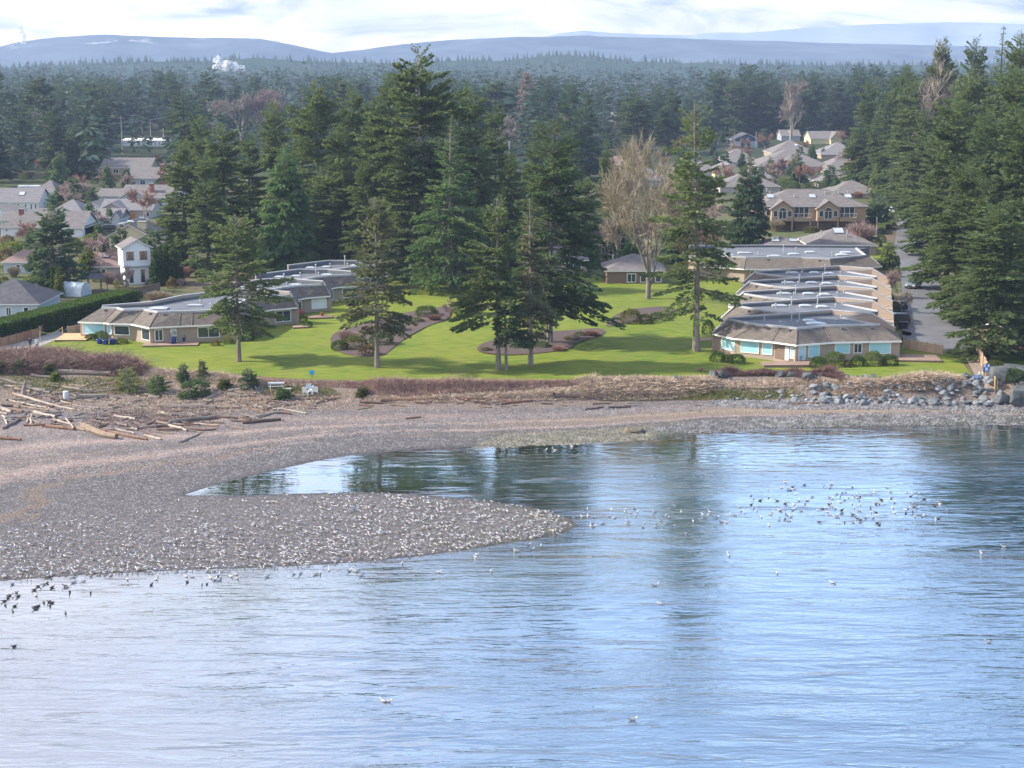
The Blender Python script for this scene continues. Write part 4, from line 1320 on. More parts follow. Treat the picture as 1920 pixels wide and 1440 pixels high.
for poly, n, h0, h1, sp in ZONES:
    got = tries = 0
    ys = [p[1] for p in poly]
    gw = [G(a, b) for a, b in poly]
    gp = [(g.x, g.y) for g in gw]
    x0, x1, y0, y1 = min(p[0] for p in gp), max(p[0] for p in gp), min(p[1] for p in gp), max(p[1] for p in gp)
    while got < n and tries < 6000:
        tries += 1
        x, y = rng.uniform(x0, x1), rng.uniform(y0, y1)
        if not in_px(gp, x, y):
            continue
        f = y * math.cos(TH) + (CAMH - 4) * math.sin(TH)
        ppx = 960 + FPX * x / f
        v = y * math.sin(TH) + (gz(x, y) - CAMH) * math.cos(TH)
        ppy = 720 - FPX * v / f
        if ppy > 282 and (418 < ppx < 535 or 962 < ppx < 1014) or 1450 < ppx < 1512 and ppy > 268:
            continue
        if any(in_px(k, ppx, ppy) for k in KEEPOUT) or any((a - x) ** 2 + (b - y) ** 2 < sp * sp for a, b in placed):
            continue
        placed.append((x, y))
        got += 1
        h = rng.uniform(h0, h1)
        loc = (x, y, gz(x, y))
        if rng.random() < 0.13:
            k = rng.randrange(4)
            plant_tree('bare_tree', 'hazy leafless tree among the far conifers', 'bare tree', loc, FB[k], 'leafless trees in the far forest', rng.uniform(0, 6), (rng.uniform(.8, 1.2), rng.uniform(.8, 1.2), h / 30 * rng.uniform(1.0, 1.5)))
        else:
            k = rng.randrange(8)
            plant_tree('fir_tree', 'dark blue green conifer in the far forest behind the houses', 'conifer', loc, FARM[k], 'conifers of the far forest', rng.uniform(0, 6), (h / 30 * rng.uniform(.95, 1.5), h / 30 * rng.uniform(.95, 1.5), h / 30))
            nfar += 1

# the rest of the far forest, which reads as one mass
def far_mass():
    rg = np.random.default_rng(77)
    protos = []
    for k in range(16):
        kd = ('fir', 'fir', 'spruce', 'cedar', 'fir')[k % 5]
        tr, cr = conifer('m', 500 + k, 30, 5.6, 0.04, kd, 18 if k < 10 else 46, 3 if k < 10 else 9, 3.4 if k < 10 else 2.3, mats=(LF_DARK, BARK), irreg=0.45, sticks=False)
        v = np.empty(len(cr.vertices) * 3, dtype=np.float32)
        cr.vertices.foreach_get('co', v)
        protos.append(v.reshape(-1, 3))
        bpy.data.meshes.remove(tr)
        bpy.data.meshes.remove(cr)
    for k in range(3):
        cr = leafy('m', 540 + k, 5.5, 5.5, 8.5, 90, 2.6, LF_DARK, 0.3, 0.35, up=.8)
        v = np.empty(len(cr.vertices) * 3, dtype=np.float32)
        cr.vertices.foreach_get('co', v)
        protos.append(v.reshape(-1, 3) * np.array([1, 1, 1.3]))
        bpy.data.meshes.remove(cr)
    mi = []
    allv = []
    n = 3000
    u = rg.uniform(-0.42, 0.42, n * 3)
    y = np.where(rg.random(n * 3) < .13, rg.uniform(500, 1020, n * 3), 1020 + (2300 - 1020) * rg.random(n * 3) ** 1.5)
    x = u * y
    # woods on both sides, beyond the picture's edges
    ms = 420
    u2 = rg.uniform(.345, .60, ms) * np.where(rg.random(ms) < .5, -1, 1)
    y2 = rg.uniform(255, 1020, ms)
    x, y = np.concatenate([u2 * y2, x]), np.concatenate([y2, y])
    n += ms
    f = y * math.cos(TH)
    keep = np.ones(len(x), bool)
    for poly in KEEPOUT:
        gp = [tuple(G(a, b)[:2]) for a, b in poly]
        keep &= ~inside(x, y, gp)
    keep &= ~((np.abs(x / y - (1210 - 960) / FPX) < 0.022) & (y < 1180))
    x, y = x[keep][:n], y[keep][:n]
    z = terrain(x, y)
    for i in range(len(x)):
        bare = rg.random() < (.10 + .12 * (vnoise(x[i:i + 1], y[i:i + 1], 140, 6)[0] > .2))
        p = protos[16 + rg.integers(3) if bare else rg.integers(10) if y[i] > 1020 or abs(x[i] / y[i]) > .34 else 10 + rg.integers(6)]
        mi += [int(bare)] * (len(p) // 4)
        a = rg.random() * 6.283
        h = rg.uniform(0.55, 0.98) * (.75 if bare else 1)
        if rg.random() < 0.05: h *= 1.22
        w = h * rg.uniform(0.9, 1.7)
        ca, sa = math.cos(a), math.sin(a)
        allv.append(np.stack([(p[:, 0] * ca - p[:, 1] * sa) * w + x[i], (p[:, 0] * sa + p[:, 1] * ca) * w + y[i], p[:, 2] * h + z[i]], -1))
    V = np.concatenate(allv)
    F = np.arange(len(V)).reshape(-1, 4)
    tag(add('far_forest', np_mesh('far_forest', V, F, [leafmat('far_forest_needles', (0.020, 0.056, 0.050), (0.060, 0.094, 0.070), 0.03, 0.0, 0.2), pmat('far_bare_twigs', (0.13, 0.105, 0.10), (0.19, 0.15, 0.14), .02, 1.0)], mi)), kind='stuff')
    # spiky crest of the wooded hills
    m = 2600
    xi = rg.uniform(HILLX[0], HILLX[-1], m)
    hh = np.interp(xi, HILLX, HILLH)
    uu = rg.random(m) ** 1.6 * 0.75
    base = -2 + (hh + 2) * (1 - uu) ** 0.8
    yy = 2700 - uu * 500
    th = rg.uniform(6, 13, m)
    tw = rg.uniform(2.0, 3.6, m)
    xx = xi * yy / 2700
    vs = np.stack([np.stack([xx - tw, yy - 1, base - 2], -1), np.stack([xx + tw, yy - 1, base - 2], -1), np.stack([xx, yy + tw, base - 2], -1), np.stack([xx, yy, base + th], -1)], 1)
    b = np.arange(m)[:, None] * 4
    F = np.concatenate([np.concatenate([b, b + 1, b + 3], 1), np.concatenate([b + 1, b + 2, b + 3], 1), np.concatenate([b + 2, b, b + 3], 1)])
    tag(add('hill_forest', np_mesh('hill_forest', vs.reshape(-1, 3), F, [pmat('hill_trees', (0.02, 0.045, 0.035), (0.045, 0.07, 0.05), 0.05, 1.0, 0.0)])), kind='stuff')


far_mass()
# ------------------------------------------------------------------ buildings
ROOF_GREY = pmat('grey_shingles', (0.20, 0.19, 0.195), (0.15, 0.145, 0.15), 1.2, 0.9, bump=0.02, bscale=5, detail=6)
ROOF_TAUPE = pmat('taupe_shingles', (0.180, 0.165, 0.160), (0.128, 0.118, 0.114), 1.0, 0.9, bump=0.02, bscale=5, detail=6)
ROOF_RED = pmat('reddish_shingles', (0.26, 0.175, 0.155), (0.19, 0.14, 0.125), 0.8, 0.9, bump=0.02, bscale=5, detail=6)
ROOF_DARK = pmat('dark_shingles', (0.09, 0.09, 0.10), (0.06, 0.06, 0.068), 1.0, 0.85, bump=0.02, bscale=5)
W_WHITE = pmat('white_siding', (0.78, 0.78, 0.78), (0.70, 0.71, 0.72), 0.5, 0.7, stretch=(0.3, 0.3, 5))
W_GREY = pmat('grey_siding', (0.36, 0.38, 0.41), (0.32, 0.34, 0.37), 0.5, 0.7, stretch=(0.3, 0.3, 5))
W_BLUE = pmat('pale_blue_siding', (0.52, 0.58, 0.62), (0.47, 0.53, 0.57), 0.5, 0.7, stretch=(0.3, 0.3, 5))
W_YELLOW = pmat('yellow_siding', (0.62, 0.56, 0.36), (0.56, 0.50, 0.32), 0.5, 0.7, stretch=(0.3, 0.3, 5))
W_PINK = pmat('pale_pink_siding', (0.46, 0.41, 0.385), (0.41, 0.365, 0.345), 0.5, 0.7, stretch=(0.3, 0.3, 5))
W_NAVY = pmat('dark_blue_siding', (0.05, 0.075, 0.12), (0.065, 0.09, 0.14), 0.5, 0.7)
W_BROWN = pmat('brown_siding', (0.22, 0.15, 0.115), (0.18, 0.125, 0.095), 0.5, 0.8, stretch=(0.3, 0.3, 5))
DOORW = flat('white_door_paint', (0.72, 0.72, 0.70), 0.5)
DARK_IN = flat('dark_opening', (0.02, 0.02, 0.022), 0.9, 0.1)
CURTAIN = flat('tan_curtain', (0.36, 0.22, 0.14), 0.9)


def part(name, mb, mats, root, sub=None, smooth=False):
    """mb holds world coordinates; the part hangs under root (or under sub, itself a part of root at the root's origin)"""
    L = root.location
    mb.v = [(v[0] - L[0], v[1] - L[1], v[2] - L[2]) for v in mb.v]
    return mb.build(name, mats, sub or root, smooth)


def lerp2(a, b, u):
    return (a[0] + (b[0] - a[0]) * u, a[1] + (b[1] - a[1]) * u)


def win(root, a, b, u0, u1, z0, z1, glass=None, nm=0, name='window', out=0.0, frame=None, bars=0):
    """a framed window on the wall a->b (its outside on the right-hand side), between fractions u0..u1"""
    p, q = lerp2(a, b, u0), lerp2(a, b, u1)
    dx, dy = q[0] - p[0], q[1] - p[1]
    L = math.hypot(dx, dy)
    rz = math.atan2(dy, dx)
    nx, ny = dy / L, -dx / L
    c = ((p[0] + q[0]) / 2 + nx * (0.03 + out), (p[1] + q[1]) / 2 + ny * (0.03 + out))
    ux, uy = dx / L, dy / L
    fw = 0.11
    mb = MB()
    for zz in (z0 + fw / 2, z1 - fw / 2):
        mb.box((c[0], c[1], zz), (L, 0.12, fw), rz)
    ks = [-1, 1] + [(-1 + 2 * (k + 1) / (nm + 1)) for k in range(nm)]
    for k in ks:
        o = k * (L / 2 - fw / 2) if abs(k) == 1 else k * L / 2
        mb.box((c[0] + ux * o, c[1] + uy * o, (z0 + z1) / 2), (fw if abs(k) == 1 else 0.07, 0.115, z1 - z0 - 2 * fw - 0.004), rz)
    for k in range(bars):
        mb.box((c[0], c[1], z0 + (z1 - z0) * (k + 1) / (bars + 1)), (L - 2 * fw - .004, 0.11, 0.05), rz)
    f = part(name, mb, [frame or WHITE], root)
    g = MB()
    g.box((c[0] - nx * 0.012, c[1] - ny * 0.012, (z0 + z1) / 2), (L - fw, 0.07, z1 - z0 - fw), rz)
    part('pane', g, [glass or BLIND], root, f)
    return f


def door(root, a, b, u0, u1, z0, z1, mat=None, name='door'):
    p, q = lerp2(a, b, u0), lerp2(a, b, u1)
    dx, dy = q[0] - p[0], q[1] - p[1]
    L = math.hypot(dx, dy)
    rz = math.atan2(dy, dx)
    nx, ny = dy / L, -dx / L
    c = ((p[0] + q[0]) / 2 + nx * 0.04, (p[1] + q[1]) / 2 + ny * 0.04)
    mb = MB()
    mb.box((c[0], c[1], (z0 + z1) / 2), (L, 0.1, z1 - z0), rz)
    d = part(name, mb, [mat or DOORW], root)
    return d


def skylight(root, x, y, z, w, d, h=0.28, rz=0.0, dome=True):
    mb = MB()
    mb.box((x, y, z + h * .35), (w, d, h * .7), rz, 0)
    ca, sa = math.cos(rz), math.sin(rz)
    b = len(mb.v)
    for s, zz in ((0.48, h * .7), (0.26, h * 1.15)):
        for ax, ay in ((-1, -1), (1, -1), (1, 1), (-1, 1)):
            lx, ly = ax * w * s, ay * d * s
            mb.v.append((x + lx * ca - ly * sa, y + lx * sa + ly * ca, z + zz + .003))
    for k in range(4):
        l = (k + 1) % 4
        mb.f.append((b + k, b + l, b + 4 + l, b + 4 + k)); mb.mi.append(1)
    mb.f.append((b + 4, b + 5, b + 6, b + 7)); mb.mi.append(1)
    return part('skylight', mb, [FLASH if not dome else CAPW, CLEARG], root)


def vent(root, x, y, z, h=0.7, r=0.08, cap=True):
    mb = MB()
    mb.lathe([(r, 0), (r, h), (r * 1.9, h), (r * 1.9, h + .1), (r * .5, h + .2)] if cap else [(r, 0), (r, h)], (x, y, z), 8)
    return part('roof_vent', mb, [CAPW], root)


ZE, ZU = 5.78, 7.55


def unit(label, E, U, W, zw, group=None, wins=(), flash=True, notch=None, flatpoly=None, base=3.22, vents=(), lights=(), seed=0, cap0=0):
    """a low patio house: eaves line E, upper roof edge U (both left to right), party wall W behind (left to right)"""
    root = thing('patio_house', label, 'house', (E[len(E) // 2][0], E[len(E) // 2][1], 3.3), 0, group)
    rng = random.Random(seed)
    inw = offset(E, 0.62)
    foot = inw + [(p[0], p[1]) for p in W[::-1]]
    mb = MB()
    mb.prism(foot, base, ZE - 0.02)
    part('wall', mb, [SIDING], root)
    n = len(E)
    mb = MB()
    for i in range(n - 1):
        a, b, c, d = E[i], E[i + 1], U[i + 1], U[i]
        mb.face([(a[0], a[1], ZE + .06), (b[0], b[1], ZE + .06), (c[0], c[1], ZU), (d[0], d[1], ZU)])
        mb.face([(a[0], a[1], ZE), (inw[i][0], inw[i][1], ZE), (inw[i + 1][0], inw[i + 1][1], ZE), (b[0], b[1], ZE)])
    # hip and valley ridges
    for i in range(1, n - 1):
        mb.tube([(E[i][0], E[i][1], ZE + .08), (U[i][0], U[i][1], ZU + .01)], 0.07, 4)
    roof = part('shingle_skirt', mb, [SHINGLE], root)
    # little dark vents on the slope
    for i in range(n - 1):
        u = rng.uniform(.35, .65)
        e, t = lerp2(E[i], E[i + 1], u), lerp2(U[i], U[i + 1], u)
        if math.dist(E[i], E[i + 1]) > 2.2:
            c = lerp2(e, t, 0.78)
            m2 = MB()
            m2.box((c[0], c[1], ZE + (ZU - ZE) * .78 + .14), (.34, .3, .2), 0)
            part('slope_vent', m2, [FLASH], root, roof)
    mb = MB()
    mb.wallstrip(E, 0.07, ZE - 0.12, ZE + 0.085)
    part('fascia', mb, [WHITE], root)
    mb = MB()
    mb.wallstrip(U, 0.32, ZU - 0.16, ZU + 0.13)
    part('roof_edge', mb, [CAPW], root)
    fp = flatpoly or (list(U) + [(p[0], p[1]) for p in W[::-1]])
    mb = MB()
    mb.prism(fp, ZE - 0.5, ZU - 0.18, 0)
    part('flat_roof', mb, [MEMBRANE], root)
    mb = MB()
    mb.wallstrip(W, 0.24, base, zw)
    pw = part('party_wall', mb, [SIDING], root)
    mb = MB()
    mb.wallstrip(W[cap0:], 0.30, [z + .003 for z in zw[cap0:]], [z + .14 for z in zw[cap0:]])
    part('wall_cap', mb, [CAPW if flash else WHITE], root, pw)
    if flash:
        k = [p for p, z in zip(W, zw) if z > ZU][:2 if notch else None]
        o = offset(k, -0.16)
        mb = MB()
        mb.wallstrip(o, 0.06, ZU - .2, min(z for z in zw if z > ZU) - .02)
        part('flashing', mb, [FLASH], root, pw)
    if notch:
        a, b, c = notch         # corner, far end on the party wall, near right end of the trim
        mb = MB()
        mb.wallstrip([a, b, (W[4][0] - .1, W[4][1] - .35)], 0.12, ZE - 1.4, [7.38, 7.93, 6.30])
        part('entry_wall', mb, [SIDING], root)
        mb = MB()
        mb.face([(a[0], a[1] + .08, 7.385), (b[0], b[1] + .08, 7.935), (W[3][0], W[3][1] - .14, 7.94), (W[2][0], W[2][1] - .2, 7.42)])
        part('raised_roof', mb, [MEMBRANE], root)
        mb = MB()
        mb.wallstrip([a, c], 0.20, ZU - .5, ZU + .02)
        mb.box((a[0], a[1], ZU - .02), (.34, .34, .5))
        part('entry_trim', mb, [CAPW], root)
    for seg, u0, u1, z0, z1, gl, nm in wins:
        win(root, inw[seg], inw[seg + 1], u0, u1, z0, z1, gl, nm)
    for x, y, w, d in lights:
        skylight(root, x, y, ZU - .18, w, d)
    for x, y, h in vents:
        vent(root, x, y, ZU - .18, h)
    return root, inw


# right row -----------------------------------------------------
def PP(px, py, z):
    return P(px, py, z)


E1 = [(26.39, 208.13), (28.57, 204.3), (33.19, 201.62), (35.89, 199.12), (40.78, 201.21), (45.70, 201.82), (49.96, 202.23)]
U1 = [(28.74, 209.03), (31.64, 204.84), (34.7, 203.3), (36.42, 201.79), (40.11, 203.70), (44.6, 204.30), (47.64, 204.9)]
W1 = [(26.45, 208.4), (28.65, 209.1), (43.25, 214.27), (48.04, 210.9), (50.7, 209.1)]
ZW = [5.9, 7.75, 8.0, 8.0, 6.4]
N0 = (44.0, 211.3)
bl, dk = BLIND, GLASS
R1, inw = unit('front house of the right row, with blue blinds and a bent skirt roof', E1, U1, W1, ZW, 'right row of patio houses',
     wins=[(0, .30, .97, 4.0, 5.6, bl, 2), (1, .14, .62, 4.0, 5.55, bl, 0), (1, .70, .97, 4.0, 5.55, bl, 0), (3, .36, .70, 4.0, 5.55, bl, 0), (4, .14, .54, 4.25, 5.55, bl, 0), (4, .63, .86, 4.25, 5.55, dk, 1), (5, .05, .72, 4.1, 5.6, bl, 0)],
     notch=(N0, (47.9, 210.45), (47.5, 205.0)), flatpoly=U1[:6] + [(47.5, 205.0), N0, (43.25, 214.27), (28.65, 209.1)],
     vents=[(33.2, 208.2, .9), (36.9, 208.9, .9), (37.9, 208.9, .9), (37.2, 206.3, .35), (42.4, 207.2, .4), (34.9, 206.0, .3)], lights=[(39.6, 206.0, 2.6, 1.6), (39.2, 208.6, 1.7, 1.2)], seed=1)
# side wall where the skirt roof ends at right
mb = MB()
mb.prism([(49.3, 203.0), (50.5, 208.7), (48.2, 209.8), (47.6, 204.9)], 3.22, [ZE - .05, ZE - .05, ZE + .2, ZE + .9])
part('side_wall', mb, [SIDING], R1)
mb = MB()
mb.face([(49.96, 202.23, ZE + .06), (51.1, 208.8, ZE + .06), (48.9, 208.6, ZE + .9), (47.64, 204.9, ZU)])
part('shingle_skirt', mb, [SHINGLE], R1)
# porch: dark recess, door, column, furniture
a, b = inw[2], inw[3]
rec = offset([inw[1], inw[2], inw[3], inw[4]], 1.2)
mb = MB()
mb.prism([lerp2(inw[2], inw[3], .05), (inw[3][0] - .05, inw[3][1] - 0.012), lerp2(inw[3], inw[4], .30), lerp2(rec[2], rec[3], .32), rec[2], lerp2(rec[1], rec[2], .35)], 3.6, 5.70)
part('porch_recess', mb, [W_BROWN], R1)
door(R1, inw[2], inw[3], .52, .70, 3.6, 5.4)
win(R1, inw[2], inw[3], .74, .97, 3.9, 5.4, bl, 0)
win(R1, inw[3], inw[4], .06, .28, 3.7, 5.5, bl, 1)
mb = MB(); mb.box((36.0, 199.85, 4.45), (.34, .34, 2.6), .3)
part('porch_column', mb, [SIDING_TAN], R1)
STEP = (2.72, 12.35)
labs = ['second house of the right row, just behind the blue-blind front house', 'third house of the right row, midway along the terrace', 'fourth house of the right row, next to last', 'last house of the right row, before the long low house']
for k in range(1, 5):
    ox, oy = STEP[0] * k, STEP[1] * k
    o = lambda l: [(p[0] + ox, p[1] + oy) for p in l]
    E = o(E1[:3]) + [(36.9 + ox - STEP[0], 212.0 + oy - STEP[1])]
    U = o(U1[:2]) + [(35.4 + ox, 202.4 + oy), (39.0 + ox - STEP[0], 213.0 + oy - STEP[1])]
    Wk = o(W1)
    n0 = (N0[0] + ox, N0[1] + oy)
    rr, iw = unit(labs[k - 1], E, U, Wk, ZW, 'right row of patio houses', wins=[(0, .3, .95, 4.0, 5.5, bl, 2), (1, .1, .6, 4.0, 5.5, bl, 0)],
         notch=(n0, (47.9 + ox, 210.45 + oy), (47.5 + ox, 205.0 + oy)),
         flatpoly=U + [(43.2 + ox - STEP[0], 214.6 + oy - STEP[1]), (45.4 + ox, 203.5 + oy), (47.5 + ox, 205.0 + oy), n0, (43.25 + ox, 214.27 + oy), (28.65 + ox, 209.1 + oy)],
         vents=[(34 + ox, 208.4 + oy, .5), (36.6 + ox, 210.6 + oy, 1.1), (40.4 + ox, 211.4 + oy, 1.2), (42.4 + ox, 208.6 + oy, .4), (36.0 + ox, 208.6 + oy, .35)], lights=[(34.8 + ox, 209.9 + oy, 2.1, 1.3), (40.6 + ox, 208.9 + oy, 1.6, 1.2), (38.4 + ox, 209.8 + oy, 1.7, 1.2)], seed=k + 1)
    mb = MB()
    mb.prism([(43.4 + ox - STEP[0] + .1, 214.6 + oy - STEP[1]), (48.1 + ox - STEP[0], 211.3 + oy - STEP[1]), (50.7 + ox - STEP[0] + .05, 209.5 + oy - STEP[1]), (50.6 + ox, 208.7 + oy), (48.0 + ox, 209.8 + oy)], 3.22, [ZE, ZE, ZE - .1, ZE - .1, ZE])
    part('garage_block', mb, [SIDING], rr)

# left row ------------------------------------------------------
EL = [(-59.87, 218.1), (-56.14, 217.35), (-55.17, 216.69), (-52.14, 216.22), (-48.91, 213.0), (-45.15, 214.37), (-43.48, 214.83), (-37.2, 216.2), (-36.2, 227.2), (-34.8, 229.6), (-31.35, 231.7)]
UL = [(-56.93, 219.99), (-54.67, 219.49), (-53.31, 217.68), (-50.63, 217.98), (-48.2, 215.76), (-45.2, 216.3), (-43.66, 216.6), (-39.0, 217.8), (-38.1, 228.4), (-36.3, 230.6), (-32.9, 231.9)]
WL = [(-57.0, 220.4), (-50.6, 222.6), (-47.6, 228.2), (-41.5, 235.0), (-36.83, 234.56), (-32.5, 232.2), (-31.25, 232.0)]
ZL = [7.7, 7.9, 8.0, 8.0, 8.0, 8.0, 5.95]
L1, inl = unit('front house of the left row, with big windows and lit beige roof facets', EL, UL, WL, ZL, 'left row of patio houses',
     wins=[(0, .10, .93, 4.05, 5.6, bl, 0), (1, .1, .9, 4.2, 5.5, bl, 0), (2, .08, .80, 4.15, 5.5, dk, 0), (3, .45, .92, 3.85, 5.45, dk, 0), (4, .10, .42, 3.85, 5.45, dk, 1), (6, .12, .62, 4.0, 5.5, dk, 1), (9, .2, .8, 3.8, 5.5, dk, 1)],
     vents=[(-42, 221, .5), (-40, 226, .6), (-44, 224, .5)], lights=[(-49.0, 219.6, 2.6, 2.0), (-44.5, 222.5, 2.2, .9)], seed=9)
door(L1, inl[4], inl[5], .68, .92, 3.5, 5.45)
mb = MB(); mb.box((-48.8, 213.8, 4.5), (.32, .32, 2.55), .2)
part('porch_column', mb, [SIDING_TAN], L1)
LST = (3.45, 12.15)
labs = ['second house of the left row, with a white panel and red chair on its deck', 'third house of the left row, with a dark patio window', 'rearmost house of the left row, below the tall cedar']
for k in range(1, 4):
    ox, oy = LST[0] * k, LST[1] * k
    o = lambda l: [(p[0] + ox, p[1] + oy) for p in l]
    E = [(-39.5 + ox, 222.5 + oy)] + o(EL[8:])
    U = [(-40.5 + ox, 224.5 + oy)] + o(UL[8:])
    Wk = o(WL[2:])
    rr, iw = unit(labs[k - 1], E, U, Wk, ZL[2:], 'left row of patio houses', wins=[(2, .30, .95, 3.9, 5.5, (WHITE, GLASS, GLASS)[k - 1], 0), (1, .3, .8, 3.8, 5.4, GLASS, 0)],
         flatpoly=[(-47.4 + ox, 226.0 + oy)] + U + Wk[::-1],
         vents=[(-38 + ox, 231.5 + oy, .5), (-41 + ox, 232 + oy, .4), (-38.6 + ox, 233 + oy, 1.6)], lights=[(-36.8 + ox, 232.4 + oy, 1.8, 1.2), (-41.5 + ox, 230.6 + oy, 1.5, 1.0), (-44.0 + ox, 229.5 + oy, 1.6, 1.0)], seed=20 + k)
    mb = MB()      # lit gable panel at the far left end
    a = (-52.2 + ox, 219.8 + oy); b = (-47.6 + ox, 228.0 + oy)
    mb.prism([a, (-46.6 + ox, 221.4 + oy), (-44.5 + ox, 226.5 + oy), b], 3.22, [ZE + .4, ZU - .3, ZU - .2, ZU - .2])
    part('side_wing', mb, [SIDING], rr)
    if k == 1:
        door(rr, iw[1], iw[2], .05, .28, 3.5, 5.3)


# generic houses -------------------------------------------------
def house(label, px0, px1, by, depth, wall_px, roof_px, kind='hip', wall=None, roof=None, rz=0.0, wins=(), chim=(), skys=(), name='house', group=None, ov=0.45, vols=(), doors=(), lift=0.0, roofvents=0, front=None):
    """a house whose front wall stands between px0 and px1 with its foot at row by; front faces local -y"""
    g = G((px0 + px1) / 2, by)
    w = pxw(g, px1 - px0)
    hw, hr = pxw(g, wall_px), pxw(g, roof_px)
    root = thing(name, label, 'house', g + Vector((0, 0, lift)), rz, group)
    wall, roof = wall or W_WHITE, roof or ROOF_GREY

    def volume(x0, x1, y0, y1, hw, hr, kind, wm, rm, z0=-0.5, first=True):
        mb = MB()
        mb.box(((x0 + x1) / 2, (y0 + y1) / 2, (z0 + hw) / 2), (x1 - x0, y1 - y0, hw - z0))
        if kind == 'gy':
            for y in (y0, y1):
                p = [(x0, y, hw), (x1, y, hw), ((x0 + x1) / 2, y, hw + hr)]
                mb.face(p if y == y0 else p[::-1])
        elif kind == 'gx':
            for x in (x0, x1):
                p = [(x, y0, hw), (x, y1, hw), (x, (y0 + y1) / 2, hw + hr)]
                mb.face(p if x == x1 else p[::-1])
        elif kind == 'shed':
            for x in (x0, x1):
                p = [(x, y0, hw), (x, y1, hw), (x, y1, hw + hr)]
                mb.face(p if x == x1 else p[::-1])
            mb.face([(x1, y1, hw), (x0, y1, hw), (x0, y1, hw + hr), (x1, y1, hw + hr)])
        mb.build('wall', [wm], root)
        X0, X1, Y0, Y1 = x0 - ov, x1 + ov, y0 - ov, y1 + ov
        t = 0.16
        mb = MB()
        xm, ym = (x0 + x1) / 2, (y0 + y1) / 2
        sl = hr / ((x1 - x0) / 2 if kind == 'gy' else (y1 - y0) / 2)
        ze = hw - ov * sl * (0.6 if kind != 'flat' else 0) + 0.03
        zt = hw + hr + 0.03
        def slab(p):
            q = [(a, b, c + t) for a, b, c in p]
            mb.face(q)
            mb.face(p[::-1])
            for i in range(len(p)):
                j = (i + 1) % len(p)
                mb.face([p[i], p[j], q[j], q[i]], 1)
        if kind == 'gx':
            slab([(X0, Y0, ze), (X1, Y0, ze), (X1, ym, zt), (X0, ym, zt)])
            slab([(X1, Y1, ze), (X0, Y1, ze), (X0, ym, zt), (X1, ym, zt)])
        elif kind == 'gy':
            slab([(X0, Y1, ze), (X0, Y0, ze), (xm, Y0, zt), (xm, Y1, zt)])
            slab([(X1, Y0, ze), (X1, Y1, ze), (xm, Y1, zt), (xm, Y0, zt)])
        elif kind == 'hip':
            r = min((y1 - y0) / 2, (x1 - x0) / 2 - 0.3)
            a, b = (x0 + r, ym, zt), (x1 - r, ym, zt)
            slab([(X0, Y0, ze), (X1, Y0, ze), b, a])
            slab([(X1, Y1, ze), (X0, Y1, ze), a, b])
            slab([(X1, Y0, ze), (X1, Y1, ze), b])
            slab([(X0, Y1, ze), (X0, Y0, ze), a])
        elif kind == 'shed':
            slab([(X0, Y0, ze), (X1, Y0, ze), (X1, Y1, hw + hr + .1), (X0, Y1, hw + hr + .1)])
        return mb.build('roof', [rm, WHITE], root)

    rf = volume(-w / 2, w / 2, 0, depth, hw, hr, kind, wall, roof)
    for (x0, x1, y0, y1, h_, r_, k_, wm, rm) in vols:
        volume(x0 * w, x1 * w, y0, y1, pxw(g, h_), pxw(g, r_), k_, wm or wall, rm or roof)
    # openings: (side, u0, u1, z0, z1, glass, mullions) z as a fraction of wall height
    sides = {'f': ((-w / 2, 0), (w / 2, 0)), 'r': ((w / 2, 0), (w / 2, depth)), 'l': ((-w / 2, depth), (-w / 2, 0))}
    class Z: pass
    z = Z(); z.location = Vector((0, 0, 0))
    def openpart(side, u0, u1, z0, z1, glass, nm, nam='window', yo=0.0):
        a, b = sides[side]
        p, q = lerp2(a, b, u0), lerp2(a, b, u1)
        dx, dy = q[0] - p[0], q[1] - p[1]
        L = math.hypot(dx, dy)
        r_ = math.atan2(dy, dx)
        nx, ny = dy / L, -dx / L
        c = ((p[0] + q[0]) / 2 + nx * 0.03, (p[1] + q[1]) / 2 + ny * (0.03 + yo))
        za, zb = z0 * hw, z1 * hw
        mb = MB()
        if nam == 'window':
            fw = 0.13
            for zz in (za, zb):
                mb.box((c[0], c[1], zz), (L + fw, 0.12, fw), r_)
            for k in range(nm + 2):
                o_ = -L / 2 + L * k / (nm + 1)
                mb.box((c[0] + dx / L * o_, c[1] + dy / L * o_, (za + zb) / 2), (fw if k in (0, nm + 1) else .08, 0.115, zb - za - fw - .004), r_)
            f = mb.build('window', [WHITE], root)
            g2 = MB()
            g2.box((c[0], c[1], (za + zb) / 2), (L - .02, 0.06, zb - za - .02), r_)
            g2.build('pane', [glass or GLASS], f)
        else:
            mb.box((c[0], c[1], (za + zb) / 2), (L, 0.1, zb - za), r_)
            mb.build(nam, [glass or DOORW], root)
    for wd in wins:
        openpart(*wd)
    for dd in doors:
        openpart(*dd)
    for (x, y, h_, s_, m_) in chim:
        mb = MB()
        hh = hw + hr + h_
        mb.box((x * w, y, hh / 2), (s_, s_, hh), 0, 0)
        mb.box((x * w, y, hh + .08), (s_ + .2, s_ + .2, .16), 0, 1)
        mb.build('chimney', [m_, CONC], root)
    sl = hr / (depth / 2)
    for (x, f_, s_) in skys:
        yy = depth / 2 * f_
        mb = MB()
        M = Matrix.Translation((x * w, yy, hw + hr * f_ + .28)) @ Matrix.Rotation(math.atan2(hr, depth / 2), 4, 'X')
        mb.box((0, 0, 0), (s_, s_ * 1.1, .16), 0, 0, M)
        mb.box((0, 0, .085), (s_ * .86, s_ * .94, .03), 0, 1, M)
        mb.build('skylight', [FLASH, CLEARG], rf)
    rg = random.Random(int(px0 * 7 + by))
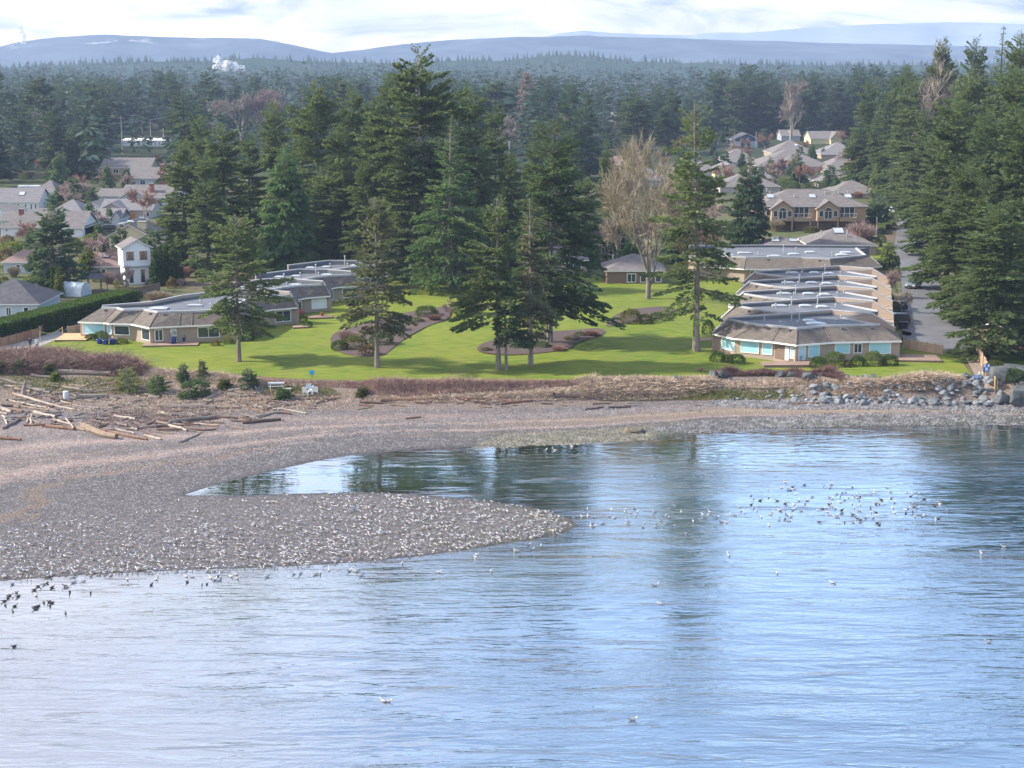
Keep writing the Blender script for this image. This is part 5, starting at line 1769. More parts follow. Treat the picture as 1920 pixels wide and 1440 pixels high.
    for _ in range(roofvents):
        f_ = rg.uniform(.45, .9)
        mb = MB()
        mb.lathe([(.12, -.1), (.12, .55), (.2, .55), (.2, .7)], (rg.uniform(-.42, .42) * w, depth / 2 * f_, hw + hr * f_ + .15), 6)
        mb.build('roof_vent', [CAPW], rf)
    root['w'] = w
    return root, w, hw, hr


# the long low house behind the right row
EB = [(33.0, 281.0), (37.2, 280.0), (40.4, 277.5), (50.5, 277.2), (55.3, 275.4), (65.4, 281.3), (66.6, 297.0)]
UB = [(34.6, 283.6), (38.0, 282.4), (41.2, 280.3), (50.8, 279.8), (55.4, 278.0), (62.8, 283.4), (63.6, 295.0)]
BH, inb = unit('long low house across the end of the right row, flat grey roof with skylights', EB, UB, [(33.0, 297.5), (48, 298.5), (66.6, 297.2)], [7.7, 7.7, 7.7], None,
     wins=[(2, .1, .35, 3.6, 5.5, GLASS, 0), (2, .45, .9, 3.6, 5.5, GLASS, 1), (3, .2, .8, 3.8, 5.4, GLASS, 1)],
     vents=[(44, 285, .5), (49, 288, 1.5), (52, 292, .5), (57, 284, .5)], lights=[(38.5, 285, 2.2, 1.4), (42, 288, 2.4, 1.6), (46.5, 283, 2.2, 1.4), (50.5, 286, 2, 1.4), (59, 285, 2.2, 1.5), (60.5, 288.5, 2.2, 1.5), (54, 289, 1.8, 1.2)], seed=41)
house('low brown house half hidden behind the big leafless tree, with a terrace', 1138, 1246, 534, 11, 26, 24, 'hip', W_BROWN, ROOF_TAUPE, wins=[('f', .35, .5, .2, .8, GLASS, 1), ('f', .58, .78, .2, .8, GLASS, 1), ('f', .84, .94, .2, .8, GLASS, 0)], roofvents=2)
house('low house hidden under the middle trees, pale roof edge showing', 1000, 1100, 512, 11, 24, 20, 'hip', SIDING, ROOF_GREY, wins=[('f', .6, .9, .2, .8, GLASS, 1)])
house('low house with pale roof glimpsed behind the layered spruce', 870, 960, 505, 10, 24, 20, 'hip', SIDING, ROOF_GREY, wins=[('f', .2, .5, .2, .8, GLASS, 1)])
house('flat-topped low house directly behind the long low house', 1435, 1510, 486, 10, 22, 14, 'hip', SIDING, ROOF_TAUPE, wins=[('f', .1, .3, .2, .8, GLASS, 0)], roofvents=4, skys=[(-.2, .6, 1.6), (.25, .6, 1.6)])
house('hip-roofed garage house behind the rounded rust shrubs', 1520, 1642, 478, 14, 17, 26, 'hip', SIDING, ROOF_TAUPE, wins=[('f', .05, .2, .2, .8, GLASS, 0)], roofvents=3, skys=[(0.0, .8, 2.2)])

# two-storey house with arched windows
T2, tw, th_, tr_ = house('two-storey tan house with arched gable windows and balconies', 1424, 1622, 432, 15, 45, 26, 'hip', SIDING_TAN, ROOF_TAUPE, skys=[(-.38, .55, 1.7), (.02, .55, 1.7), (.36, .55, 1.7)], roofvents=6,
    wins=[('f', .06, .11, .60, .90, GLASS, 0), ('f', .02, .045, .60, .90, GLASS, 0), ('f', .42, .50, .12, .45, GLASS, 1), ('f', .52, .56, .10, .45, BLIND, 0), ('f', .70, .78, .08, .42, GLASS, 1), ('r', .3, .6, .6, .88, GLASS, 0)])
for bx, nm in ((-.30, 'left'), (.13, 'right')):
    cx = bx * tw
    bw = 5.0
    mb = MB()
    z0, z1 = th_ * .42, th_ * .93
    mb.box((cx, -1.0, (z0 + z1) / 2), (bw, 2.1, z1 - z0))
    for y in (-2.05,):
        mb.face([(cx - bw / 2, y, z1), (cx + bw / 2, y, z1), (cx, y, z1 + 1.7)])
    bay = mb.build('gable_bay', [SIDING_TAN], T2)
    mb = MB()
    for s in (-1, 1):
        p = [(cx + s * (bw / 2 + .4), -2.4, z1 - .25), (cx, -2.4, z1 + 1.8), (cx, 3.5, z1 + 1.8), (cx + s * (bw / 2 + .4), 3.5, z1 - .25)]
        q = [(a_, b_, c_ + .15) for a_, b_, c_ in p]
        mb.face(q); mb.face(p[::-1])
        for i in range(4):
            j = (i + 1) % 4
            mb.face([p[i], p[j], q[j], q[i]], 1)
    mb.build('bay_roof', [ROOF_TAUPE, SIDING_TAN], bay)
    # arched window, side lights
    mb = MB()
    pts = [(cx - .85, z0 + .5)] + [(cx - .85 * math.cos(t_), z1 - .55 + .85 * math.sin(t_)) for t_ in np.linspace(0, math.pi, 9)] + [(cx + .85, z0 + .5)]
    mb.face([(a_, -2.10, b_) for a_, b_ in pts])
    mb.build('arched_window', [GLASS], bay)
    mb = MB()
    for k in (-.85, 0, .85):
        mb.box((cx + k, -2.13, (z0 + .5 + z1 - .5) / 2), (.1, .06, z1 - z0 - 1.0))
    for t_ in np.linspace(0, math.pi, 10)[:-1]:
        t2 = t_ + math.pi / 9
        mb.tube([(cx - .85 * math.cos(t_), -2.13, z1 - .55 + .85 * math.sin(t_)), (cx - .85 * math.cos(t2), -2.13, z1 - .55 + .85 * math.sin(t2))], .055, 4)
    mb.box((cx, -2.13, z1 - .55), (1.8, .06, .1)); mb.box((cx, -2.13, z0 + .5), (1.8, .07, .12))
    mb.build('window_frame', [WHITE], bay)
    for s in (-1.65, 1.65):
        mb = MB(); mb.box((cx + s, -2.09, z1 - 1.15), (.9, .06, 1.3)); mb.build('side_window', [GLASS], bay)
        mb = MB()
        for k in (-.47, .47): mb.box((cx + s + k, -2.12, z1 - 1.15), (.09, .07, 1.4))
        for k in (-.68, .68): mb.box((cx + s, -2.12, z1 - 1.15 + k), (1.02, .065, .09))
        mb.build('window_frame', [WHITE], bay)
    # balcony beside the bay
    bx2 = cx + bw / 2 + 2.2
    mb = MB()
    mb.box((bx2, -.9, z0 + .35), (4.0, 1.9, .9))
    bal = mb.build('balcony', [SIDING_TAN], T2)
    mb = MB()
    mb.box((bx2, -1.83, z0 + 1.75), (4.0, .06, .08))
    for k in range(6):
        mb.box((bx2 - 1.95 + k * .78, -1.83, z0 + 1.28), (.06, .06, .86))
    mb.build('railing', [WHITE], bal)
    mb = MB(); mb.box((bx2, -.04, z0 + 1.95), (3.4, .08, 2.2)); mb.build('patio_glass', [GLASS], bal)
    mb = MB()
    for k in (-1.7, -.57, .57, 1.7): mb.box((bx2 + k, -.09, z0 + 1.95), (.12, .07, 2.3))
    mb.box((bx2, -.09, z0 + 3.1), (3.5, .075, .12))
    mb.build('patio_frame', [WHITE], bal)
    for k in (-bw / 2 + .2, bw / 2 - .2, bw / 2 + 4.0):
        mb = MB(); mb.box((cx + k, -1.85, z0 / 2 - .2), (.3, .3, z0 + .4)); mb.build('post', [SIDING_TAN], T2)
mb = MB(); mb.box((0, -.06, th_ * .2), (tw * .92, .06, th_ * .36)); mb.build('shaded_ground_floor', [W_BROWN], T2)  # brown panel; shade under the balconies put into its colour

# roofs behind it
house('low taupe-roofed house left behind the two-storey house', 1350, 1462, 362, 16, 12, 22, 'hip', W_PINK, ROOF_TAUPE, roofvents=3)
house('pale yellow gabled house with a white window far right', 1340, 1396, 334, 14, 14, 12, 'gy', W_YELLOW, ROOF_GREY, wins=[('f', .42, .62, .35, .85, GLASS, 1)])
house('wide grey-roofed house behind the pink tree', 1420, 1556, 322, 24, 10, 28, 'hip', W_PINK, ROOF_TAUPE, roofvents=3, vols=[(-.2, .15, -4, 10, 10, 18, 'hip', None, None)])
house('taupe-roofed house with a low gable behind the two-storey house', 1535, 1612, 352, 15, 10, 18, 'hip', W_PINK, ROOF_TAUPE, roofvents=2, vols=[(.1, .4, -4, 8, 10, 12, 'gy', None, None)])
house('dark blue house with a wide low gable before the far forest', 1374, 1425, 277, 16, 14, 12, 'gy', W_NAVY, ROOF_DARK, wins=[('f', .08, .28, .2, .8, CLEARG, 1)], doors=[('f', .45, .92, 0, .85, W_GREY, 0, 'garage_door')])
house('cream-gabled house at the far forest edge right of the bare tree', 1520, 1578, 270, 18, 10, 12, 'gx', W_YELLOW, ROOF_TAUPE, vols=[(.1, .45, -4, 8, 10, 12, 'gy', None, None)])
house('grey house with a steep roof at the far forest edge', 1465, 1500, 264, 14, 9, 10, 'gx', W_GREY, ROOF_TAUPE, skys=[(0, .6, 1.8)])
house('far white-trimmed house with several roof planes on the forest rise', 1148, 1196, 234, 20, 10, 12, 'gx', W_WHITE, ROOF_GREY, wins=[('f', .2, .4, .2, .8, GLASS, 1)])
house('far grey house with stepped gables on the forest rise', 1192, 1240, 240, 22, 12, 18, 'gy', W_GREY, ROOF_GREY, vols=[(.0, .5, -5, 8, 8, 12, 'gy', W_WHITE, None)], wins=[('f', .2, .4, .3, .8, GLASS, 1)])
house('far dark-roofed house at the right end of the forest rise', 1232, 1268, 244, 18, 10, 14, 'hip', W_WHITE, ROOF_DARK, wins=[('f', .3, .6, .2, .8, GLASS, 1)])
house('pinkish far house behind the poplar', 1002, 1046, 248, 14, 12, 10, 'gx', W_PINK, ROOF_RED, wins=[('f', .3, .6, .2, .8, GLASS, 1)])
house('far white house above the left grove', 548, 584, 240, 14, 10, 10, 'gx', W_WHITE, ROOF_GREY, wins=[('f', .2, .35, .2, .8, GLASS, 1), ('f', .6, .8, .2, .8, GLASS, 1)])
house('grey roofed house between the middle trees and the leafless tree', 1170, 1260, 350, 16, 12, 20, 'hip', W_GREY, ROOF_GREY, roofvents=2)
house('reddish roofed house peeping left of the leafless tree', 1145, 1205, 322, 14, 12, 14, 'gx', W_PINK, ROOF_RED)
house('long white industrial shed behind the power poles', 228, 320, 274, 20, 10, 2.5, 'gx', W_WHITE, W_WHITE, wins=[('f', .35 + .08 * k, .39 + .08 * k, .2, .8, CLEARG, 0) for k in range(8)], ov=.2)

house('long low roof just left of the wide grey-roofed house', 1352, 1424, 312, 20, 8, 22, 'hip', W_PINK, ROOF_TAUPE, roofvents=2)
house('brownish roof right of the pink tree, before the stand of firs', 1548, 1632, 326, 20, 8, 24, 'hip', W_PINK, ROOF_TAUPE, roofvents=2)
house('upper taupe roof behind the wide grey-roofed house', 1448, 1530, 296, 22, 8, 22, 'hip', SIDING, ROOF_TAUPE, skys=[(.1, .6, 1.6)])
house('upper roof at the right end of the far right houses', 1540, 1618, 298, 20, 8, 20, 'hip', SIDING, ROOF_GREY)
house('low roof between the pale yellow gable and the two-storey house', 1392, 1450, 344, 14, 10, 18, 'hip', SIDING, ROOF_TAUPE)
house('roof peeping above the two-storey house ridge at right', 1560, 1650, 372, 14, 10, 20, 'hip', SIDING, ROOF_TAUPE)
house('low pale roof behind the leaning lawn fir, left of the far right houses', 1270, 1346, 330, 16, 10, 18, 'hip', W_GREY, ROOF_TAUPE)
# left neighbourhood
house('tan two-storey house with white windows under the far trees', 190, 282, 337, 14, 22, 16, 'gx', SIDING_TAN, ROOF_TAUPE, wins=[('f', .25, .36, .55, .9, GLASS, 1), ('f', .5, .61, .55, .9, GLASS, 1), ('f', .74, .84, .55, .9, GLASS, 1)], roofvents=1)
house('pale house with a tall brick chimney at its right', 240, 318, 349, 14, 14, 18, 'gx', W_BLUE, ROOF_TAUPE, chim=[(.36, -0.7, 1.4, 1.5, BRICK)], wins=[('f', .1, .2, .2, .8, GLASS, 0), ('f', .3, .42, .2, .8, GLASS, 1)])
house('white house with dark shutters and a skylit grey roof at the left edge', -30, 72, 397, 12, 18, 22, 'gx', W_WHITE, ROOF_GREY, wins=[('f', .62, .66, .05, .8, DARK_IN, 0), ('f', .76, .79, .25, .8, DARK_IN, 0), ('f', .86, .89, .25, .8, DARK_IN, 0), ('f', .94, .97, .25, .8, DARK_IN, 0)], skys=[(.15, .55, 1.6)])
house('low house with taupe roof just right of the white shuttered house', 66, 104, 370, 12, 10, 18, 'hip', W_WHITE, ROOF_TAUPE)
house('small white house with a pale roof at the left edge', -40, 30, 412, 10, 14, 10, 'gy', W_WHITE, ROOF_TAUPE, wins=[('f', .7, .8, .4, .8, GLASS, 0)], skys=[])
house('house with a small brick chimney behind the long white house', 2, 52, 424, 10, 10, 13, 'gx', W_WHITE, ROOF_TAUPE, chim=[(.15, 3.0, .8, 1.0, BRICK)])
house('long white house with a wide brown-grey hip roof', 2, 160, 443, 13, 17, 30, 'hip', W_WHITE, ROOF_TAUPE, vols=[(.28, .50, -2.2, 11, 17, 26, 'gx', None, ROOF_TAUPE)], doors=[('f', .82, .96, .05, .85, DOORW, 0, 'garage_door', -2.25)], wins=[('f', .06, .085, .55, .8, GLASS, 0)])
house('dark-roofed house behind the long white house', 100, 152, 408, 12, 12, 17, 'hip', W_WHITE, ROOF_GREY, wins=[('f', .75, .85, .2, .8, GLASS, 0)])
house('pale gabled house with a light roof above the blue tarpaulin', 150, 196, 404, 12, 12, 12, 'gy', W_WHITE, ROOF_TAUPE, skys=[])
house('grey garage with a white door beside the dark parked car', 168, 226, 422, 9, 14, 13, 'gx', W_GREY, ROOF_GREY, vols=[(.28, .52, -1.6, 7, 14, 11, 'gy', W_BLUE, ROOF_GREY)], doors=[('f', .80, 1.0, 0, .85, DOORW, 0, 'garage_door', -1.65)])
house('white house with a broad dark gable behind the grey garage', 190, 284, 410, 12, 16, 16, 'gx', W_PINK, ROOF_GREY, vols=[(-.5, .05, -2.5, 9, 16, 15, 'gy', W_PINK, ROOF_GREY)], wins=[('f', .9, .96, .25, .75, GLASS, 0)])
house('white house with blue shaded gable and brick chimney higher up', 228, 330, 385, 14, 14, 20, 'gx', W_BLUE, ROOF_TAUPE, chim=[(.02, 3.0, .7, 1.2, BRICK)], vols=[(-.5, -.1, -2.5, 9, 13, 14, 'gy', W_BLUE, ROOF_GREY)], wins=[('f', .68, .76, .2, .8, GLASS, 1), ('f', .85, .95, .2, .8, GLASS, 1)])  # bluish shade of the white walls put into the siding colour
house('small house with light taupe roof below the tan two-storey house', 185, 242, 382, 10, 14, 11, 'gx', W_BLUE, ROOF_TAUPE, wins=[('f', .1, .2, .2, .8, GLASS, 0)])
house('yellow house with long raking gables and dark slit windows', 180, 308, 474, 13, 16, 36, 'gy', W_YELLOW, ROOF_DARK, chim=[(.17, 1.5, .5, 1.7, W_YELLOW)], vols=[(.05, .60, -3.0, 4, 18, 20, 'gy', W_YELLOW, ROOF_GREY), (.38, .72, -4.5, 2, 16, 8, 'shed', W_YELLOW, ROOF_GREY)],
      wins=[('f', .12, .2, .55, .8, GLASS, 0), ('f', .62, .74, .9, 1.3, GLASS, 0, 'window', -3.0)])
house('grey house with gabled roof right of the yellow house, behind the fir', 300, 352, 464, 10, 18, 16, 'gy', W_YELLOW, ROOF_GREY, wins=[('f', .3, .5, .3, .8, GLASS, 0)])
house('low house with reddish mossy roof left of the pine', 8, 84, 512, 11, 20, 24, 'hip', W_BLUE, ROOF_RED, wins=[('f', .3, .4, .2, .8, GLASS, 0), ('f', .6, .75, .2, .8, GLASS, 1)])
house('low house with reddish roof beside the white tower house', 172, 226, 520, 9, 20, 20, 'gx', W_PINK, ROOF_RED, wins=[('f', .35, .5, .2, .8, GLASS, 0)], skys=[(-.1, .7, 1.2)])
house('dark hip-roofed blue house at the left edge behind the tall hedge', -60, 72, 600, 12, 30, 36, 'hip', W_BLUE, ROOF_DARK, wins=[('f', .80, .87, .3, .8, DARK_IN, 0), ('f', .55, .62, .3, .8, GLASS, 1)], doors=[('f', .70, .74, 0, .8, W_BLUE, 0, 'door')])
house('house with grey roof glimpsed behind the right-hand fir by the fence', 1906, 1966, 652, 9, 20, 20, 'gx', W_BROWN, ROOF_GREY, rz=0.5)

# white tower house
g = G(258, 534)
TW = thing('tower_house', 'narrow two-storey white tower house with curtained upper windows', 'house', g, math.radians(24))
mb = MB(); mb.box((0, 2.1, 1.4), (4.1, 4.1, 3.6)); mb.build('wall', [W_WHITE], TW)
mb = MB(); mb.box((0, 1.95, 4.9), (4.7, 4.7, 3.2))
for y in (-.4, 4.3):
    p = [(-2.35, y, 6.5), (2.35, y, 6.5), (0, y, 7.75)]
    mb.face(p if y < 0 else p[::-1])
mb.build('upper_wall', [W_WHITE], TW)
mb = MB(); mb.box((0, 1.95, 3.25), (4.85, 4.85, .12)); mb.build('band', [W_GREY], TW)
mb = MB()
for s in (-1, 1):
    p = [(s * 2.75, -.9, 6.35), (0, -.9, 7.85), (0, 4.8, 7.85), (s * 2.75, 4.8, 6.35)]
    if s < 0: p = p[::-1]
    q = [(a_, b_, c_ + .14) for a_, b_, c_ in p]
    mb.face(q if s > 0 else q); mb.face(p[::-1])
    for i in range(4):
        j = (i + 1) % 4
        mb.face([p[i], p[j], q[j], q[i]], 1)
mb.build('roof', [ROOF_TAUPE, WHITE], TW)
def tower_win(x, y, z, w, h, side, curtain):
    sx, sy = (w, .1) if side == 'f' else (.1, w)
    mb = MB()
    for dz in (-h / 2, h / 2): mb.box((x, y, z + dz), (sx + .16 * (side == 'f'), sy + .16 * (side != 'f'), .14))
    for k in (-.5, .5): mb.box((x + (k * w if side == 'f' else 0), y + (k * w if side != 'f' else 0), z), (.14 if side == 'f' else .098, .098 if side == 'f' else .14, h - .15))
    f = mb.build('window', [WHITE], TW)
    mb = MB(); mb.box((x, y, z), (sx - .02 if side == 'f' else .05, .05 if side == 'f' else sy - .02, h - .1)); mb.build('pane', [GLASS], f)
    if curtain:
        mb = MB()
        for s in (-1, 1):
            mb.face([(x + s * w * .47, y - .035, z + h * .45), (x + s * w * .02, y - .035, z + h * .45), (x + s * w * .42, y - .035, z - h * .45), (x + s * w * .47, y - .035, z - h * .45)][::s])
        mb.build('curtain', [CURTAIN], f)
for x in (-1.15, 1.15): tower_win(x, -.42, 5.1, 1.5, 1.7, 'f', True)
for y in (.5, 2.0, 3.5): tower_win(2.37, y, 5.1, 1.1, 1.7, 'r', False)
for x in (-1.0, 1.0): tower_win(x, .03, 1.5, .9, 2.4, 'f', True)
tower_win(2.07, 1.4, 1.5, .9, 2.4, 'r', False)
# ------------------------------------------------------------------ shrubs, hedges, bank growth
rng = random.Random(21)
SH = {
    'dark': [leafy('shrub', 600 + k, 1, 1, 1, 1500, 0.16, LF_SHRUB, 0.09, 0.75) for k in range(2)],
    'light': [leafy('shrub', 610 + k, 1, 1, 1, 1500, 0.16, LF_LIGHT, 0.10, 0.75) for k in range(2)],
    'lime': [leafy('shrub', 620, 1, 1, 1, 800, 0.22, LF_LIME)],
    'olive': [leafy('shrub', 630, 1, 1, 1, 1400, 0.16, LF_OLIVE, 0.10, 0.75)],
    'rust': [leafy('shrub', 640, 1, 1, 1, 800, 0.22, LF_RUST)],
    'pink': [twiggy('shrub', 650, 1, 1, 1.6, 900, 0.016, TW_PINK)],
    'rusttwig': [twiggy('shrub', 660, 1, 1, 1.6, 1000, 0.016, TW_RUST)],
    'bufftwig': [twiggy('shrub', 670, 1, 1, 1.6, 900, 0.016, TW_BUFF)],
}
DESC = {'dark': 'dark green leafy', 'light': 'light green leafy', 'lime': 'yellow green', 'olive': 'olive rounded', 'rust': 'rust brown low', 'pink': 'leafless pinkish', 'rusttwig': 'leafless rust', 'bufftwig': 'leafless buff'}


def shrub(px, by, hw, hpx, typ, label, group=None):
    g = G(px, by)
    r, h = pxw(g, hw), pxw(g, hpx)
    me = rng.choice(SH[typ])
    o = add('shrub', me, None, g + Vector((0, 0, -0.03)))
    o.scale = (r, r * 0.9, h / 1.62)
    o.rotation_euler = (0, 0, rng.uniform(0, 6.28))
    return tag(o, label, 'shrub', group)


RH = 'against the right front house'
for px, by, hw, hp, ty, lb in [
    (1346, 680, 15, 20, 'dark', 'leftmost round dark shrub ' + RH), (1363, 681, 12, 15, 'olive', 'small olive shrub between two dark shrubs ' + RH), (1380, 682, 18, 18, 'dark', 'wide dark shrub below the wide blue blind ' + RH),
    (1534, 691, 17, 22, 'dark', 'dark shrub right of the porch column ' + RH), (1565, 687, 19, 27, 'light', 'tall light green shrub right of the porch ' + RH), (1588, 689, 8, 14, 'rust', 'small rust shrub between green shrubs ' + RH),
    (1608, 687, 13, 20, 'dark', 'dark shrub under the middle window ' + RH), (1637, 686, 18, 27, 'light', 'tallest light green shrub near the right end ' + RH), (1656, 687, 8, 14, 'rust', 'small rust shrub near the right end ' + RH), (1669, 687, 15, 22, 'dark', 'rightmost dark round shrub ' + RH),
    (1692, 646, 9, 12, 'olive', 'small shrub in the corner between the right front house and the deck fence'),
    (652, 642, 20, 24, 'pink', 'pinkish leafless shrub at the top left of the left flower bed'), (637, 658, 17, 20, 'dark', 'dark shrub at the left tip of the left flower bed'), (665, 656, 26, 26, 'olive', 'wide grey olive shrub in the left flower bed'),
    (692, 668, 18, 20, 'rust', 'buff rounded shrub by the fir trunk in the left flower bed'), (716, 648, 22, 26, 'dark', 'dark tangled shrub behind the fir in the left flower bed'), (700, 628, 22, 20, 'bufftwig', 'leafless buff shrub in the middle of the left flower bed'),
    (740, 622, 20, 20, 'dark', 'dark shrub in the back half of the left flower bed'), (778, 606, 17, 11, 'olive', 'low olive mound in the back of the left flower bed'), (815, 603, 14, 14, 'rusttwig', 'round rust brown shrub at the back end of the left flower bed'),
    (800, 594, 22, 20, 'dark', 'dark shrub behind the round rust brown shrub'), (872, 592, 20, 26, 'dark', 'dark shrub right of the small bare standard tree'), (890, 588, 16, 24, 'pink', 'pinkish leafless shrub behind the dark firs'),
    (912, 660, 13, 9, 'rust', 'low rust shrub at the left end of the central flower bed'), (966, 655, 12, 9, 'dark', 'low dark shrub in the central flower bed'), (1016, 653, 17, 13, 'dark', 'dark spreading shrub at the foot of the big dark fir'),
    (1048, 660, 14, 12, 'rusttwig', 'low brown shrub right of the big dark fir'), (1088, 632, 11, 10, 'olive', 'small olive shrub at the right tip of the central flower bed'), (1110, 632, 17, 13, 'rusttwig', 'rust mound at the right tip of the central flower bed'), (1072, 640, 18, 12, 'bufftwig', 'leafless shrub under the big dark fir'),
    (1183, 608, 19, 28, 'olive', 'large olive round shrub in the right flower bed'), (1210, 607, 14, 18, 'olive', 'smaller olive round shrub in the right flower bed'), (1235, 602, 18, 16, 'dark', 'dark low shrub in the right flower bed'), (1245, 598, 10, 9, 'rust', 'small rust shrub in the right flower bed'), (1155, 602, 10, 7, 'dark', 'tiny dark shrub at the left tip of the right flower bed'),
    (1327, 630, 12, 30, 'dark', 'dark shrub behind the leaning fir trunk, left of the right row'), (1345, 645, 10, 16, 'light', 'light shrub beside the left wall of the right row'),
    (172, 640, 13, 14, 'dark', 'grey green shrub under the left window of the left front house'), (190, 638, 14, 17, 'light', 'green shrub right of the left window of the left front house'), (228, 645, 13, 11, 'lime', 'clipped bright shrub beside the blue pots'),
    (404, 650, 9, 12, 'rust', 'round red brown shrub by the front wall of the left front house'), (428, 646, 11, 14, 'lime', 'yellow green shrub left of the front fir trunk'), (463, 640, 15, 26, 'dark', 'big dark shrub right of the front fir trunk'), (486, 634, 14, 28, 'bufftwig', 'leafless greyish shrub right of the big dark shrub'),
    (568, 604, 10, 13, 'lime', 'yellow green shrub between the left front house and the next'), (577, 614, 9, 12, 'dark', 'dark shrub at the corner of the left front house'),
    (110, 606, 10, 24, 'dark', 'square dark shrub below the tall hedge'), (136, 594, 9, 18, 'dark', 'small dark shrub beside the tall hedge near the left front house'), (137, 604, 11, 17, 'olive', 'round olive shrub left of the left front house'), (108, 617, 11, 15, 'olive', 'round olive shrub by the tan fence'),
    (165, 588, 16, 18, 'rusttwig', 'reddish shrub behind the left corner of the left front house'), (214, 572, 12, 12, 'olive', 'olive shrub beside the tall hedge near its far end'), (238, 568, 12, 12, 'lime', 'bright shrub beside the tall hedge near its far end'), (258, 558, 10, 12, 'dark', 'dark shrub at the far end of the tall hedge'),
    (298, 566, 30, 20, 'bufftwig', 'wide leafless shrub behind the left row of houses'), (345, 568, 18, 10, 'rusttwig', 'low reddish shrub behind the left row of houses'), (570, 492, 26, 18, 'rusttwig', 'red leafless shrub below the bright green cedar'),
    (1575, 470, 40, 38, 'rusttwig', 'large dome of rust twigs before the two-storey house'), (1612, 462, 32, 44, 'pink', 'large pinkish twiggy dome beside the rust dome'), (1640, 462, 13, 17, 'light', 'round light green shrub at the road bend'), (1652, 456, 9, 16, 'dark', 'dark shrub at the road bend'),
    (1456, 434, 17, 22, 'bufftwig', 'buff leafless shrub under the two-storey house'), (1520, 436, 15, 12, 'olive', 'olive mound under the two-storey house'), (1668, 342, 8, 16, 'lime', 'round yellow shrub beside the far road'), (1655, 352, 12, 14, 'dark', 'dark shrub beside the round yellow shrub'),
    (1810, 664, 20, 28, 'light', 'pale green shrub at the foot of the right-hand firs'), (1866, 704, 20, 28, 'olive', 'grey green shrub behind the path fence'), (1900, 716, 22, 26, 'dark', 'green shrub at the right edge above the big dark blocks'), (1835, 655, 14, 20, 'dark', 'dark shrub behind the upper end of the path fence'),
    (1662, 600, 7, 20, 'dark', 'upright dark shrub between the bins and the right row'), (1668, 570, 8, 20, 'dark', 'dark shrub beside the third house of the right row'), (1680, 520, 10, 14, 'lime', 'bright shrub at the road edge beyond the bare ornamental trees'),
    (1440, 332, 12, 9, 'lime', 'yellow green shrub among the far right roofs'), (1480, 352, 20, 12, 'dark', 'flat dark shrub behind the two-storey house roof'), (1535, 352, 26, 12, 'dark', 'long dark hedge-like shrub behind the two-storey house roof'), (1470, 345, 12, 12, 'light', 'light shrub behind the two-storey house roof'),
    (22, 470, 24, 16, 'lime', 'flat yellow green shrub before the long white house'), (38, 482, 22, 22, 'dark', 'dark round shrub before the long white house'), (12, 490, 14, 22, 'rust', 'brown shrub at the left edge below the long white house'), (62, 490, 16, 28, 'olive', 'brownish olive shrub left of the pine'),
    (60, 530, 20, 12, 'lime', 'bright low shrub below the reddish mossy roof'), (90, 536, 14, 18, 'dark', 'dark shrub left of the two slim cypresses'), (52, 590, 22, 20, 'olive', 'olive shrub at the corner of the dark-roofed blue house'), (84, 570, 12, 20, 'rusttwig', 'reddish leafless shrub behind the tall hedge'),
    (176, 452, 18, 14, 'lime', 'bright green shrub left of the yellow house'), (140, 470, 18, 20, 'olive', 'olive shrub right of the pine'), (205, 532, 18, 22, 'pink', 'pinkish leafless shrub left of the white tower house'), (228, 540, 14, 16, 'olive', 'yellowish shrub before the white tower house'),
    (322, 540, 10, 18, 'rust', 'orange brown shrub at the foot of the columnar cypresses'), (350, 520, 14, 20, 'rusttwig', 'red leafless shrub right of the columnar cypresses'), (196, 416, 8, 12, 'dark', 'small dark round shrub left of the grey garage'), (210, 398, 8, 14, 'dark', 'small dark round shrub above the grey garage'), (110, 392, 14, 12, 'lime', 'yellow shrub by the white shuttered house')]:
    shrub(px, by, hw, hp, ty, lb)
# scattered garden shrubs
for reg, n in (([(0, 540), (0, 440), (340, 410), (360, 545)], 44), ([(90, 440), (90, 345), (340, 345), (340, 440)], 26), ([(1330, 440), (1340, 300), (1640, 290), (1660, 470), (1440, 440)], 34), ([(0, 355), (0, 330), (340, 310), (340, 350)], 16), ([(640, 600), (700, 540), (1130, 520), (1130, 560), (800, 590)], 0)):
    for _ in range(n):
        for _t in range(50):
            px, py = rng.uniform(min(p[0] for p in reg), max(p[0] for p in reg)), rng.uniform(min(p[1] for p in reg), max(p[1] for p in reg))
            if in_px(reg, px, py): break
        ty = rng.choice(['dark', 'dark', 'olive', 'light', 'lime', 'pink', 'rusttwig', 'bufftwig', 'rust'])
        k = py / 440
        o = shrub(px, py, rng.uniform(7, 16) * k, rng.uniform(8, 18) * k, ty, DESC[ty] + ' shrub in the gardens among the ' + ('left' if px < 900 else 'right') + ' hand houses', 'garden shrubs among the houses')

# small bare standard tree in the bed
key_bare(842, 596, 558, 15, 'small leafless mop-headed tree in the left flower bed', 690, TW_PINK, BARK_PALE, levels=5, twig=0.02, ntop=5, upright=0.1, trunk_frac=0.45, name='standard_tree')
# clipped brown drum-shaped shrub
g = G(1557, 700)
o = tag(add('clipped_shrub', leafy('clipped_shrub', 695, pxw(g, 12), pxw(g, 11), pxw(g, 9), 1100, 0.14, LF_RUST, 0.05, 0.8), None, g), 'clipped red brown drum-shaped shrub on the lawn before the right front house', 'shrub')


